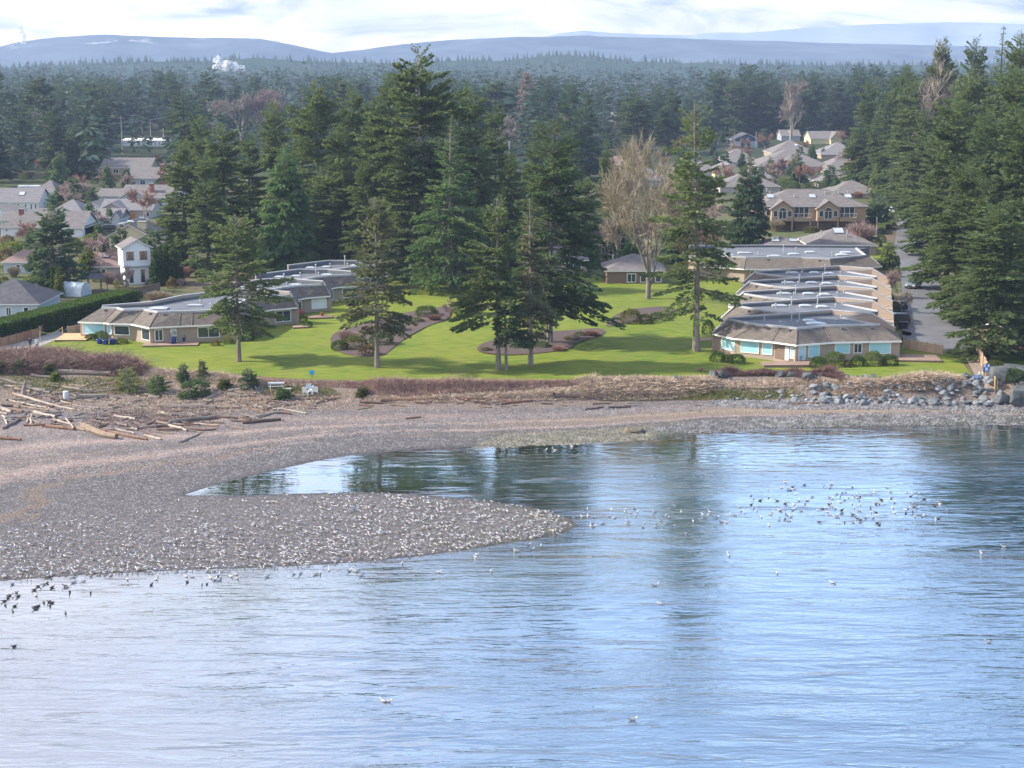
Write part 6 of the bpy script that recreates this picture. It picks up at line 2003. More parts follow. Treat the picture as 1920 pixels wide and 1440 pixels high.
def box_hedge(label, a, b, h, w, mat, n, leaf=0.2):
    """a clipped hedge between two ground points"""
    L = math.hypot(b.x - a.x, b.y - a.y)
    rz = math.atan2(b.y - a.y, b.x - a.x)
    rg = np.random.default_rng(int(L * 10))
    t = thing('hedge', label, 'hedge', a, rz)
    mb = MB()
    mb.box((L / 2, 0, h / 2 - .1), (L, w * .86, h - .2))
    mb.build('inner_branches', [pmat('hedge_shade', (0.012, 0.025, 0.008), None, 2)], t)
    f = rg.random(n)
    xs = rg.random(n) * L
    lump = 0.08 * np.sin(xs * 1.3) + 0.06 * np.sin(xs * 3.1 + 1)
    q = np.empty((n, 3)); d = np.empty((n, 3))
    fr = f < .45; bk = (f >= .45) & (f < .55); tp = f >= .55
    zz = rg.random(n) * h
    q[:, 0] = xs
    q[:, 1] = np.where(fr, -w / 2 + lump, np.where(bk, w / 2, (rg.random(n) - .5) * w))
    q[:, 2] = np.where(tp, h - .08 + lump * .6, zz)
    d[:, 0] = rg.normal(0, .5, n)
    d[:, 1] = np.where(fr, -.8, np.where(bk, .8, rg.normal(0, .5, n)))
    d[:, 2] = np.where(tp, 1.0, .5 + rg.normal(0, .4, n))
    ln = leaf * (0.7 + .7 * rg.random(n))
    V, F = kites_np(q, nrm(d), ln, ln * .65, rg, .2)
    add('foliage', np_mesh('hedge_foliage', V, F, [mat]), t)
    return t


box_hedge('tall clipped dark green hedge running back along the left gardens', G(-30, 650), G(243, 578), 2.9, 3.4, LF_HEDGE, 17000, 0.26)
box_hedge('low clipped hedge beside the far road', G(1650, 440), G(1655, 400), 1.6, 1.6, LF_LIGHT, 2500, 0.35)


def stems(name, poly_px, n, h0, h1, w, mat, seed, lean=0.35, fork=True, wind=(0, 0), hnoise=4.0, zoff=0.0):
    """many thin stems over a patch of ground, one mesh"""
    rg = np.random.default_rng(seed)
    gp = [(g.x, g.y) for g in (G(a, b) for a, b in poly_px)]
    xs, ys = [p[0] for p in gp], [p[1] for p in gp]
    X, Y = rg.uniform(min(xs), max(xs), n * 6), rg.uniform(min(ys), max(ys), n * 6)
    k = inside(X, Y, gp)
    X, Y = X[k][:n], Y[k][:n]
    m = len(X)
    ed = np.clip(seg_dist(X, Y, gp) / 1.2, .35, 1)
    Z = terrain(X, Y) - .03 + zoff
    H = rg.uniform(h0, h1, m) * (1 + .35 * vnoise(X, Y, hnoise, seed)) * ed
    p0 = np.stack([X, Y, Z], -1)
    ln = rg.normal(0, lean, (m, 3)); ln[:, 2] = 0
    ln[:, 0] += wind[0]; ln[:, 1] += wind[1]
    p1 = p0 + (ln * .45 + np.array([0, 0, .6])) * H[:, None]
    p2 = p1 + (ln * 1.0 + np.array([0, 0, .38])) * H[:, None] + rg.normal(0, .08, (m, 3))
    W = np.full(m, w)
    parts = [ribbons_np(p0, p1, W, W * .8, rg), ribbons_np(p1, p2, W * .8, W * .3, rg)]
    if fork:
        q = p1 + (p2 - p1) * .3 + rg.normal(0, .25, (m, 3)) * H[:, None] + np.array([0, 0, .15])
        parts.append(ribbons_np(p1, q, W * .6, W * .3, rg))
    V, F = joinv(parts)
    return tag(add(name, np_mesh(name, V, np.concatenate(F), [mat])), kind='stuff')


TW_MAUVE = pmat('mauve_weed_stems', (0.27, 0.17, 0.145), (0.44, 0.31, 0.25), 0.8, 0.9)
TW_BROWN = pmat('brown_brush_twigs', (0.13, 0.075, 0.07), (0.25, 0.155, 0.13), 0.9, 0.9)
GR_GREEN = pmat('coarse_grass_blades', (0.10, 0.14, 0.03), (0.24, 0.22, 0.07), 0.7, 0.9)
stems('bramble_thicket', [(-60, 704), (-60, 672), (60, 670), (130, 672), (200, 677), (262, 686), (292, 698), (262, 706), (200, 706), (130, 700), (60, 704)], 11000, 1.0, 1.9, 0.028, TW_BRAMBLE, 701, 0.55)
stems('bramble_thicket', [(-60, 680), (-60, 668), (60, 666), (140, 674), (120, 690), (40, 690)], 4200, .8, 1.25, 0.024, pmat('red_bramble_stems', (0.25, 0.13, 0.12), (0.33, 0.20, 0.17), 1.0, 0.9), 702, 0.45)
stems('dry_grass', [(270, 712), (270, 692), (400, 700), (480, 710), (560, 714), (640, 720), (560, 726), (420, 722), (330, 716)], 7000, 0.35, 0.8, 0.026, GR_DRY, 703, 0.5, False)
stems('dead_weeds', [(470, 722), (480, 710), (560, 714), (640, 716), (700, 718), (700, 730), (600, 726)], 4500, 0.4, 0.8, 0.02, TW_MAUVE, 704, 0.25)
stems('dead_weeds', [(690, 744), (680, 718), (800, 717), (900, 719), (1000, 717), (1100, 716), (1110, 730), (1050, 738), (960, 742), (880, 744), (780, 744)], 15000, 0.7, 1.35, 0.02, TW_MAUVE, 705, 0.22)
stems('dry_grass', [(680, 754), (690, 742), (780, 742), (880, 744), (960, 740), (1060, 738), (1110, 734), (1100, 750), (960, 754), (820, 756)], 9000, 0.3, 0.8, 0.026, GR_DRY, 706, 0.55, False)
stems('dry_grass', [(1080, 748), (1085, 712), (1180, 710), (1300, 708), (1340, 712), (1350, 740), (1250, 750), (1150, 752)], 13000, 0.45, 0.95, 0.03, GR_DRY, 707, 0.6, True, (0.25, -0.2))
stems('coarse_grass', [(1140, 752), (1140, 742), (1340, 736), (1500, 738), (1500, 746), (1330, 750)], 5000, 0.25, 0.5, 0.03, GR_GREEN, 708, 0.5)
stems('dry_grass', [(1560, 744), (1570, 722), (1640, 712), (1740, 708), (1838, 712), (1842, 734), (1760, 744), (1660, 746)], 11000, 0.4, 0.95, 0.03, GR_DRY, 709, 0.6, True, (0.2, -0.3))
stems('dry_grass', [(1340, 742), (1350, 730), (1580, 729), (1580, 742)], 2600, 0.3, 0.6, 0.028, GR_DRY, 710, 0.55, False)
for a, b in ((1335, 1400), (1395, 1460), (1455, 1515), (1510, 1582)):
    stems('brush', [(a, 718), (a + 4, 704), ((a + b) / 2, 700), (b - 4, 704), (b, 717), ((a + b) / 2, 721)], 4200, 1.2, 1.75, 0.022, TW_BROWN, 711 + a, 0.25, hnoise=2.0)
stems('dry_grass', [(300, 790), (200, 760), (330, 720), (480, 728), (640, 738), (700, 752), (640, 768), (520, 772)], 3400, 0.12, 0.4, 0.03, GR_DRY, 712, 0.8, hnoise=3)
stems('coarse_grass', [(0, 730), (0, 702), (240, 706), (330, 722), (300, 740), (120, 742)], 3500, 0.1, 0.3, 0.03, GR_GREEN, 713, 0.7)
stems('dry_grass', [(0, 760), (0, 715), (240, 715), (420, 735), (400, 775), (200, 790)], 2200, 0.1, 0.35, 0.03, GR_DRY, 714, 0.8)
stems('coarse_grass', [(480, 740), (500, 722), (620, 728), (640, 742), (560, 746)], 2600, 0.1, 0.25, 0.03, GR_GREEN, 715, 0.7)
stems('dead_weeds', [(150, 800), (160, 775), (300, 765), (420, 775), (400, 800), (280, 810)], 2200, 0.05, 0.25, 0.03, TW_BROWN, 716, 1.0)

# young evergreens on the upper beach
for px, by, hw, hp, lf, lab in [(238, 733, 30, 44, LF_LIGHT, 'broad bright green young evergreen on the driftwood beach'), (296, 738, 19, 36, LF_CEDAR, 'pointed young evergreen right of the broad bright green one'), (344, 718, 13, 34, LF_BLUE, 'slim bluish young fir in the dry grass'),
        (352, 748, 20, 32, LF_CEDAR, 'low bushy young evergreen below the slim bluish fir'), (380, 712, 10, 34, LF_BUFF, 'thin sparse young tree right of the slim bluish fir'), (377, 742, 22, 34, LF_CEDAR, 'bushy young evergreen at the right of the clump'),
        (466, 728, 22, 36, LF_DARK, 'dark bushy young evergreen left of the picnic table'), (420, 728, 14, 16, LF_OLIVE, 'low olive bush left of the dark bushy evergreen'), (530, 748, 16, 22, LF_CEDAR, 'small round evergreen before the picnic table'), (38, 698, 22, 26, LF_BLUE, 'wide blue green young evergreen in the brambles'),
        (4, 700, 10, 20, LF_CEDAR, 'small evergreen at the left edge of the brambles'), (138, 694, 12, 14, LF_BLUE, 'small blue green evergreen among the brambles'), (104, 714, 10, 14, LF_LIGHT, 'tiny bright evergreen in front of the brambles'), (92, 700, 9, 14, LF_LIGHT, 'tiny yellow green bush in front of the brambles'), (680, 742, 12, 14, LF_OLIVE, 'olive bush at the left end of the dead weeds')]:
    g = G(px, by)
    H, R = pxw(g, hp), pxw(g, hw)
    ms = conifer('young_evergreen', px, H, R, 0.0, 'fir', 90, 34, 0.26, irreg=0.35, low=0.1, mats=(lf, BARK))
    plant_tree('young_evergreen', lab, 'young tree', g, ms)

# ------------------------------------------------------------------ driftwood
def log(x0, y0, x1, y1, r, mat, label, seed, group=None, root=False, lift=0.0, name='driftwood_log', taper=0.75):
    a, b = G(x0, y0), G(x1, y1)
    rg = random.Random(seed)
    L = (b - a).length
    mb = MB()
    n = 6
    r *= .82
    pts, rad = [], []
    for i in range(n):
        u = i / (n - 1)
        p = a.lerp(b, u)
        pts.append(Vector((p.x + rg.gauss(0, .018) * L, p.y + rg.gauss(0, .018) * L, max(gz(p.x, p.y), p.z - .05) + r * .75 + lift)))
        rad.append(r * (1 - (1 - taper) * u) * rg.uniform(.93, 1.07))
    mb.tube([p - pts[0] for p in pts], rad, 8, 0, True, 1)
    if root:
        for k in range(6):
            an = k * 1.05 + rg.uniform(-.2, .2)
            d = (pts[0] - pts[1]).normalized()
            u = Vector((-d.y, d.x, 0))
            e = d * .35 * r * 2 + (u * math.cos(an) + Vector((0, 0, 1)) * math.sin(an)) * r * 2.0
            mb.tube([(0, 0, 0), e * .6, e], [r * .55, r * .35, r * .12], 5, 0)
    elif rg.random() < .45:
        u = rg.uniform(.3, .8)
        p = (pts[0].lerp(pts[-1], u)) - pts[0]
        e = Vector((rg.gauss(0, .3), rg.gauss(0, .3), .6 + rg.random() * .4)) * r * 2.4
        mb.tube([p, p + e], [r * .3, r * .12], 5, 0)
    return tag(mb.build(name, [mat, LOG_END], None, False, pts[0]), label, 'driftwood', group)


LM = {'g': LOG_GREY, 'p': LOG_PALE, 'r': LOG_RED, 'd': LOG_DARK, 't': LOG_TAN}
KEYLOGS = [
    (113, 700, 208, 704, .42, 'g', 'thick grey log lying along the foot of the brambles'), (58, 706, 118, 712, .26, 'g', 'grey log just left of the thick log at the brambles'), (0, 712, 62, 726, .2, 'g', 'long thin grey log at the left edge under the brambles'), (6, 726, 54, 727, .2, 'p', 'pale short log left of the upright stump'),
    (148, 748, 203, 746, .42, 'g', 'fat grey hollow log beside the white drum'), (130, 740, 190, 736, .16, 'd', 'dark branch lying behind the fat grey log'), (24, 740, 140, 770, .2, 'p', 'long bleished pole slanting down to the right'.replace('bleished', 'bleached')), (16, 751, 92, 766, .14, 'p', 'thin bleached pole left of the long slanting pole'),
    (33, 761, 88, 771, .17, 't', 'tan board-like log at the left of the drift pile'), (63, 775, 104, 784, .26, 'p', 'short thick pale log with a cut end'), (0, 768, 22, 775, .3, 'p', 'thick pale log cut off by the left edge'), (0, 776, 14, 778, .2, 'p', 'pale log stub at the left edge below the thick one'),
    (28, 770, 42, 774, .25, 'r', 'stubby red brown log end'), (7, 805, 48, 777, .2, 'g', 'dark grey log slanting up to the right near the left edge'), (6, 780, 12, 797, .14, 'p', 'short white pole pointing down the beach'), (59, 779, 59, 798, .17, 'p', 'white pole standing end-on to the sea'), (52, 780, 50, 794, .12, 'p', 'thin white pole beside the end-on pole'),
    (44, 799, 92, 797, .18, 'r', 'reddish curved log below the poles'), (88, 801, 138, 807, .26, 'r', 'thick red brown log with a dark end'), (100, 791, 138, 800, .16, 'p', 'pale pole lying over the red brown log'), (122, 788, 140, 806, .11, 'p', 'thin white stick crossing over the logs'), (105, 782, 100, 800, .1, 'r', 'thin red stick among the logs'),
    (152, 804, 214, 823, .5, 't', 'huge tan log with a dark broken end at the front of the pile'), (183, 808, 272, 825, .22, 'r', 'long red brown log beside the huge tan log'), (272, 818, 302, 825, .18, 'p', 'pale yellow short log right of the long red brown log'), (335, 832, 376, 814, .13, 'g', 'lone dark plank lying across bare gravel'), (0, 823, 40, 826, .24, 'r', 'orange brown log at the left edge of the gravel'),
    (150, 764, 188, 768, .2, 'g', 'grey log with dark end in the middle of the drift pile'), (215, 771, 245, 776, .15, 'd', 'short dark log near the middle of the drift pile'), (300, 764, 402, 767, .36, 'g', 'very long thick grey log in the driftwood beyond the pale pile'), (236, 760, 300, 763, .18, 'g', 'thin grey log leading into the very long log'), (310, 782, 356, 772, .2, 'g', 'grey forked log below the very long log'),
    (318, 795, 404, 785, .34, 'g', 'large worn brown log with a hollow dark side'), (400, 783, 470, 788, .22, 'd', 'dark crusted log right of the large worn log'), (455, 795, 525, 788, .26, 'd', 'dark red brown log tilted on the gravel at right'), (300, 806, 408, 806, .16, 'r', 'long thin red pole under the large worn log'), (290, 800, 400, 796, .12, 'r', 'thin red brown pole above the long red pole'),
    (425, 800, 456, 805, .12, 't', 'small tan stick below the dark tilted log'), (380, 765, 402, 752, .13, 'd', 'dark propped branch behind the very long log'), (405, 770, 456, 768, .14, 'd', 'dark thin log right of the propped branch'), (430, 744, 480, 743, .2, 'g', 'brown log in front of the dark young evergreen'),
    (545, 741, 605, 743, .12, 't', 'low tan beam edging the picnic clearing'), (560, 750, 640, 746, .14, 'r', 'thin brown log below the picnic clearing'), (675, 755, 715, 757, .2, 'd', 'dark log at the foot of the weeds'), (715, 753, 818, 749, .28, 'r', 'long squared red brown log at the foot of the weeds'), (780, 756, 804, 758, .16, 'r', 'short red log below the squared log'),
    (852, 749, 960, 754, .24, 'r', 'long red brown log at the foot of the weeds, right of centre'), (905, 752, 918, 760, .12, 'd', 'dark curved root on the gravel'), (938, 758, 1000, 752, .2, 'r', 'red log lying against the dry grass'), (670, 768, 697, 764, .1, 't', 'small tan log on the grey gravel'), (1040, 748, 1130, 750, .34, 'd', 'big dark log with a root end below the dry grass'),
    (1098, 769, 1130, 764, .14, 'd', 'thin dark bent branch on the gravel'), (1140, 765, 1182, 764, .16, 'd', 'short dark straight branch on the gravel'), (1362, 738, 1490, 737, .2, 't', 'long straight tan log lying on the rocks below the right front house'), (760, 786, 788, 783, .16, 'r', 'small red drift piece alone on mid beach'),
    (1483, 758, 1535, 757, .18, 'r', 'dark red plank lying below the grey rocks'), (40, 734, 66, 731, .16, 'd', 'dark log beside the upright stump'), (60, 742, 100, 732, .12, 'g', 'grey branch heap right of the upright stump'), (190, 730, 260, 727, .15, 'g', 'thin grey log left of the broad evergreen'), (250, 736, 330, 733, .14, 'g', 'thin grey log in the dry grass right of the broad evergreen')]
for i, (x0, y0, x1, y1, r, m, lab) in enumerate(KEYLOGS):
    log(x0, y0, x1, y1, r, LM[m], lab, 800 + i, root=('root' in lab or 'hollow log' in lab), lift=.15 if 'over' in lab or 'propped' in lab else 0)
for i in range(260):
    while True:
        x, y = rng.uniform(-10, 620), rng.uniform(715, 812)
        if in_px([(-10, 712), (240, 722), (480, 735), (620, 750), (560, 775), (420, 800), (280, 815), (120, 810), (-10, 790)], x, y): break
    l = rng.uniform(9, 44)
    s = rng.gauss(.02, .16)
    m = rng.choice('ggggddrpt')
    log(x, y, x + l, y + l * s, rng.uniform(.08, .22), LM[m], 'small weathered driftwood pole scattered among the bigger logs', 900 + i, 'driftwood poles scattered on the upper beach')
for i in range(26):
    x = rng.uniform(640, 1380)
    y = 758 + (x > 1000) * -2 + rng.uniform(-4, 6)
    l = rng.uniform(10, 34)
    log(x, y, x + l, y + rng.uniform(-2, 2), rng.uniform(.06, .14), LM[rng.choice('rrdgt')], 'small driftwood pole along the foot of the weeds', 1000 + i, 'driftwood poles at the foot of the bank')
# upright stump and branch tangle, the white drum
g = G(44, 742)
mb = MB()
mb.tube([(0, 0, -.1), (.05, 0, .7), (.25, 0, 1.5), (.35, 0, 1.9)], [.42, .3, .22, .08], 7)
mb.tube([(.1, 0, .8), (-.3, .1, 1.3)], [.14, .05], 5)
mb.tube([(.2, 0, 1.2), (.6, .1, 1.7)], [.12, .04], 5)
tag(mb.build('stump', [LOG_GREY], None, False, g), 'upright mossy stump standing in the driftwood at left', 'stump')
g = G(124, 749)
mb = MB()
mb.lathe([(.30, 0), (.34, .08), (.34, .95), (.30, 1.0), (.1, 1.02)], (0, 0, 0), 12)
tag(mb.build('drum', [flat('pale_plastic', (.55, .58, .60), .4)], None, False, g), 'pale grey drum standing at the end of the fat grey log', 'drum')
for k, (px, py, r, h) in enumerate([(1309, 699, .16, .75), (1315, 699, .18, .55), (1321, 700, .15, .45)]):
    mb = MB()
    mb.tube([(0, 0, -.1), (0, 0, h * .5), (.03, 0, h)], [r * 1.2, r, r * .9], 8, 0, True, 1)
    tag(mb.build('stump', [LOG_RED, LOG_END], None, False, G(px, py)), ('tallest', 'middle', 'shortest')[k] + ' of three sawn stump posts on the lawn below the right row', 'stump')

# ------------------------------------------------------------------ rocks
def boulder_mesh(name, seed, mat, blocky=0.0):
    rg = np.random.default_rng(seed)
    bm = bmesh.new()
    for _ in range(16):
        v = nrm(rg.normal(size=3)) * rg.uniform(.8, 1.0)
        if blocky:
            v = np.sign(v) * np.abs(v) ** (1 - blocky)
        bm.verts.new(v)
    bmesh.ops.convex_hull(bm, input=bm.verts)
    loose = [v for v in bm.verts if not v.link_faces]
    bmesh.ops.delete(bm, geom=loose, context='VERTS')
    bmesh.ops.bevel(bm, geom=bm.edges[:], offset=.07, segments=1, affect='EDGES')
    me = bpy.data.meshes.new(name)
    bm.to_mesh(me)
    bm.free()
    me.materials.append(mat)
    return me


RK = [boulder_mesh('boulder', 1200 + k, ROCK) for k in range(9)]
RD = [boulder_mesh('boulder', 1220 + k, ROCK_DK) for k in range(5)]
RB = [boulder_mesh('block', 1240 + k, ROCK_DK, .55) for k in range(3)]


def rock(px, py, s, meshes, label, group=None, sq=(1, 1, .7), sink=.35, name='boulder', z=0.0):
    g = G(px, py)
    o = add(name, rng.choice(meshes), None, g + Vector((0, 0, s * sq[2] * (1 - sink * 2) * .5 + z)))
    o.scale = (s * .5 * sq[0] * 1.15, s * .5 * sq[1], s * .5 * sq[2] * 1.1)
    o.rotation_euler = (rng.uniform(-.25, .25), rng.uniform(-.25, .25), rng.uniform(0, 6.28))
    return tag(o, label, 'boulder', group)


def band(x, pts):
    return float(np.interp(x, [p[0] for p in pts], [p[1] for p in pts]))


for i in range(235):
    x = 1345 + (1935 - 1345) * rng.random() ** .85
    y0 = band(x, [(1345, 744), (1480, 738), (1600, 738), (1780, 735), (1930, 730)])
    y1 = band(x, [(1345, 752), (1480, 757), (1600, 758), (1780, 762), (1930, 764)])
    y = rng.uniform(y0, y1)
    s = rng.uniform(.35, .75) if x < 1480 else rng.choice([rng.uniform(.5, .95), rng.uniform(.8, 1.6)])
    rock(x, y, s, RK if rng.random() < .85 else RD, 'grey angular boulder in the rock bank along the foot of the right-hand lawn', 'boulders of the right-hand rock bank')
for i in range(46):
    x = 1480 + i * 8.0 + rng.uniform(-3, 3)
    rock(x, band(x, [(1480, 722), (1700, 720), (1850, 720)]) + rng.uniform(-3, 5), rng.uniform(.6, 1.1), RD + RK[:1], 'dark squarish rock in the upper course edging the right-hand lawn', 'upper course of rocks edging the lawn', (1.2, .9, .8), .25)
for px, py, s, lab in [(1512, 731, 1.7, 'blue grey slab rock set upright in the brown brush'), (1482, 722, 1.3, 'dark rock at the left end of the brush below the right front house'), (1813, 712, 1.7, 'dark boulder at the lawn corner beside the path'), (1335, 726, 1.5, 'dark boulder at the right end of the tawny grass'), (1268, 714, 1.2, 'flat grey rock at the lawn edge above the tawny grass'), (1355, 727, 1.6, 'dark slanting boulder left of the brown brush'),
                       (1462, 722, 1.2, 'grey rock half hidden in the brown brush')]:
    rock(px, py, s, RD, lab, None, (1.2, 1, .8), .25)
for px, py, s, lab in [(1868, 740, 2.6, 'large dark squared block at the foot of the path steps'), (1905, 738, 3.0, 'big dark block at the right edge, upper of two'), (1912, 756, 2.9, 'big dark block at the right edge, lower of two'), (1880, 756, 1.6, 'dark block left of the lower right block')]:
    rock(px, py, s, RB, lab, None, (1.1, .9, .75), .1, 'block')
for k in range(5):
    g = G(1846, 742 - 5.5 * k)
    mb = MB(); mb.box((0, 0, -.05), (2.3, .75, .26), -.15)
    tag(mb.build('step', [ROCK_DK], None, False, g + Vector((0, 0, .05))), ('lowest', 'second lowest', 'middle', 'second highest', 'highest') [k] + ' stone step of the path down to the beach', 'step')
g = G(1187, 808)
o = add('boulder', boulder_mesh('mound', 1260, pmat('barnacled_rock', (0.20, 0.17, 0.12), (0.11, 0.095, 0.07), 2.5, .95, bump=.08, bscale=7)), None, g)
o.scale = (1.75, 1.2, .62)
tag(o, 'low brown weed-covered rock mound at the water edge', 'boulder')


def stones(name, reg, n, s0, s1, seed, mat):
    rg = np.random.default_rng(seed)
    gp = [(g.x, g.y) for g in (G(a, b) for a, b in reg)]
    xs, ys = [p[0] for p in gp], [p[1] for p in gp]
    X, Y = rg.uniform(min(xs), max(xs), n * 5), rg.uniform(min(ys), max(ys), n * 5)
    k = inside(X, Y, gp)
    X, Y = X[k][:n], Y[k][:n]
    Z = terrain(X, Y)
    b = np.array([[1, 0, 0], [.4, .9, 0], [-.6, .8, 0], [-1, -.1, 0], [-.4, -.9, 0], [.6, -.8, 0], [.1, .1, .75], [0, 0, -.4]])
    F0 = np.array([[0, 1, 6], [1, 2, 6], [2, 3, 6], [3, 4, 6], [4, 5, 6], [5, 0, 6]])
    m = len(X)
    S_ = rg.uniform(s0, s1, m) * (0.6 + .8 * rg.random(m) ** 3)
    a = rg.random(m) * 6.283
    V = b[None] * (1 + rg.normal(0, .15, (m, 8, 3)))
    V = np.stack([V[..., 0] * np.cos(a)[:, None] - V[..., 1] * np.sin(a)[:, None], V[..., 0] * np.sin(a)[:, None] + V[..., 1] * np.cos(a)[:, None], V[..., 2]], -1) * (S_ * .5)[:, None, None]
    V += np.stack([X, Y, Z], -1)[:, None]
    F = (np.arange(m) * 8)[:, None, None] + F0[None]
    tag(add(name, np_mesh(name, V.reshape(-1, 3), F.reshape(-1, 3), [mat])), kind='stuff')


stones('shore_stones', [(1200, 806), (1300, 790), (1500, 776), (1925, 768), (1925, 796), (1500, 802), (1300, 812)], 4600, .12, .40, 1300, PEBBLE)
stones('shore_stones', [(1320, 760), (1340, 748), (1925, 758), (1925, 770), (1500, 768)], 3500, .15, .5, 1301, PEBBLE)
stones('shore_stones', [(860, 850), (940, 815), (1230, 800), (1230, 824), (1080, 834), (1000, 836)], 4000, .10, .32, 1302, pmat('weedy_stones', (0.12, 0.12, 0.085), (0.24, 0.22, 0.18), .9, .9))
stones('shore_stones', [(420, 862), (640, 800), (1000, 770), (1320, 760), (1320, 772), (1000, 786), (700, 822), (480, 872)], 5000, .08, .26, 1303, PEBBLE)
stones('spit_stones', [(0, 1085), (0, 1000), (300, 960), (700, 935), (1000, 960), (1075, 985), (980, 1012), (700, 1048), (300, 1070)], 6000, .06, .2, 1304, pmat('spit_stones', (0.11, 0.10, 0.10), (0.27, 0.25, 0.245), 1.2, .9))
stones('shell_drift', [(0, 905), (0, 850), (300, 855), (480, 840), (640, 790), (760, 770), (760, 776), (660, 798), (520, 850), (330, 884)], 6000, .05, .16, 1305, pmat('shell_drift', (0.40, 0.32, 0.29), (0.24, 0.16, 0.12), 1.0, .9))
# ------------------------------------------------------------------ fences, decks, poles, signs
rng = random.Random(33)


def fence(label, pts, h, panel, mat, board=0.16, top=True, name='fence', slope=None):
    """post-and-panel fence along ground points; the boards of a panel are upright and slightly uneven"""
    t = thing(name, label, 'fence', pts[0])
    for a, b in zip(pts[:-1], pts[1:]):
        L = (b - a).length
        n = max(1, round(L / panel))
        for k in range(n + 1):
            p = a.lerp(b, k / n) - pts[0]
            mb = MB()
            mb.box((0, 0, h / 2 - .1), (.13, .13, h + .3))
            mb.box((0, 0, h + .08), (.2, .2, .06))
            mb.build('post', [mat], t, False, p)
        for k in range(n):
            p, q = a.lerp(b, k / n) - pts[0], a.lerp(b, (k + 1) / n) - pts[0]
            d = q - p
            rz = math.atan2(d.y, d.x)
            nb = max(4, int(d.length / board))
            mb = MB()
            for j in range(nb):
                c = p.lerp(q, (j + .5) / nb)
                mb.box((c.x, c.y, c.z + h / 2 + rng.uniform(-.02, .02)), (d.length / nb * .95, .035 + .01 * (j % 2), h - .08), rz)
            c = p.lerp(q, .5)
            if top:
                mb.box((c.x, c.y, c.z + h - .01), (d.length, .1, .07), rz)
            mb.box((c.x, c.y, c.z + .12), (d.length, .08, .1), rz)
            mb.build('panel', [mat], t)
    return t


fence('tan deck fence of five panels at the right end of the right front house', [G(1694, 655), G(1767, 667)], 1.35, 1.35, FENCE)
fence('tan board fence running down beside the beach path', [G(1831, 672), G(1843, 690), G(1866, 722)], 1.65, 1.9, FENCE)
fence('red cedar fence at the left edge below the tall hedge', [G(-30, 660), G(74, 632)], 1.25, 1.9, FENCE_RED)
fence('tan fence stepping up beside the tall hedge', [G(74, 630), G(101, 616)], 1.3, 1.8, FENCE)
fence('short tan fence at the back of the left deck', [G(128, 628), G(158, 624)], 1.15, 1.6, FENCE)
fence('dark brown fence behind the left row of houses', [G(243, 560), G(300, 548)], 1.6, 2.2, W_BROWN)
fence('orange cedar fence section beside the parked white car', [G(228, 416), G(254, 414)], 2.0, 1.6, pmat('orange_boards', (.62, .25, .07), (.52, .2, .06), 1.0, .8))
fence('grey fence at the left edge behind the red cedar fence', [G(-20, 640), G(14, 632)], 1.5, 1.8, W_GREY)


def deck(label, c, w, d, rz, h, mat, boards_along='x', name='deck'):
    t = thing(name, label, 'deck', c, rz)
    mb = MB()
    bw = .19
    if boards_along == 'x':
        n = int(d / bw)
        for k in range(n):
            mb.box((0, -d / 2 + (k + .5) * d / n, h), (w + rng.uniform(-.02, .02), d / n * .93, .04))
    else:
        n = int(w / bw)
        for k in range(n):
            mb.box((-w / 2 + (k + .5) * w / n, 0, h), (w / n * .93, d + rng.uniform(-.02, .02), .04))
    mb.build('decking', [mat], t)
    mb = MB()
    mb.box((0, 0, h / 2 - .15), (w - .1, d - .1, h + .2))
    mb.build('deck_base', [W_BROWN], t)
    return t


gd = G(1722, 681)
deck('weathered deck at the right end of the right front house', gd + Vector((0, 1.8, 0)), 6.0, 4.4, -.08, .42, DECK)
deck('low front deck of the porch of the right front house', G(1465, 690) + Vector((1.0, 1.2, 0)), 6.6, 2.6, .03, .38, DECK)
deck('low weathered deck before the porch of the left front house', G(312, 651) + Vector((.4, 1.0, 0)), 7.4, 2.6, .1, .30, DECK)
deck('new orange deck at the left end of the left front house', G(132, 643) + Vector((0, 2.6, 0)), 4.3, 5.6, .02, .45, DECK_NEW)
deck('small deck before the second house of the left row', G(606, 600) + Vector((-.6, 1.6, 0)), 3.6, 2.4, .2, .30, DECK)
deck('small round-edged deck at the right end of the left front house', G(562, 616) + Vector((0, .5, 0)), 2.2, 1.8, .2, .25, DECK)
deck('small deck beside the left wall of the right front house', G(1322, 640), 2.6, 2.0, .3, .3, DECK)
deck('terrace with pots before the house behind the big leafless tree', G(1172, 531), 5.6, 2.4, 0, .4, DECK)


def pot(px, py, r, h, mat, label, group=None, plant=None, z=0.0):
    g = G(px, py) + Vector((0, 0, z))
    t = thing('plant_pot', label, 'plant pot', g, 0, group)
    mb = MB()
    mb.lathe([(r * .65, 0), (r * .95, h * .5), (r, h * .85), (r * 1.08, h * .9), (r * 1.08, h), (r * .85, h), (r * .8, h * .9)], (0, 0, 0), 12)
    mb.build('pot', [mat], t, True)
    me = leafy('pot_plant', int(px), r * .9, r * .9, h * .5, 70, .16, plant or LF_SHRUB)
    add('foliage', me, t, (0, 0, h * .9))
    return t


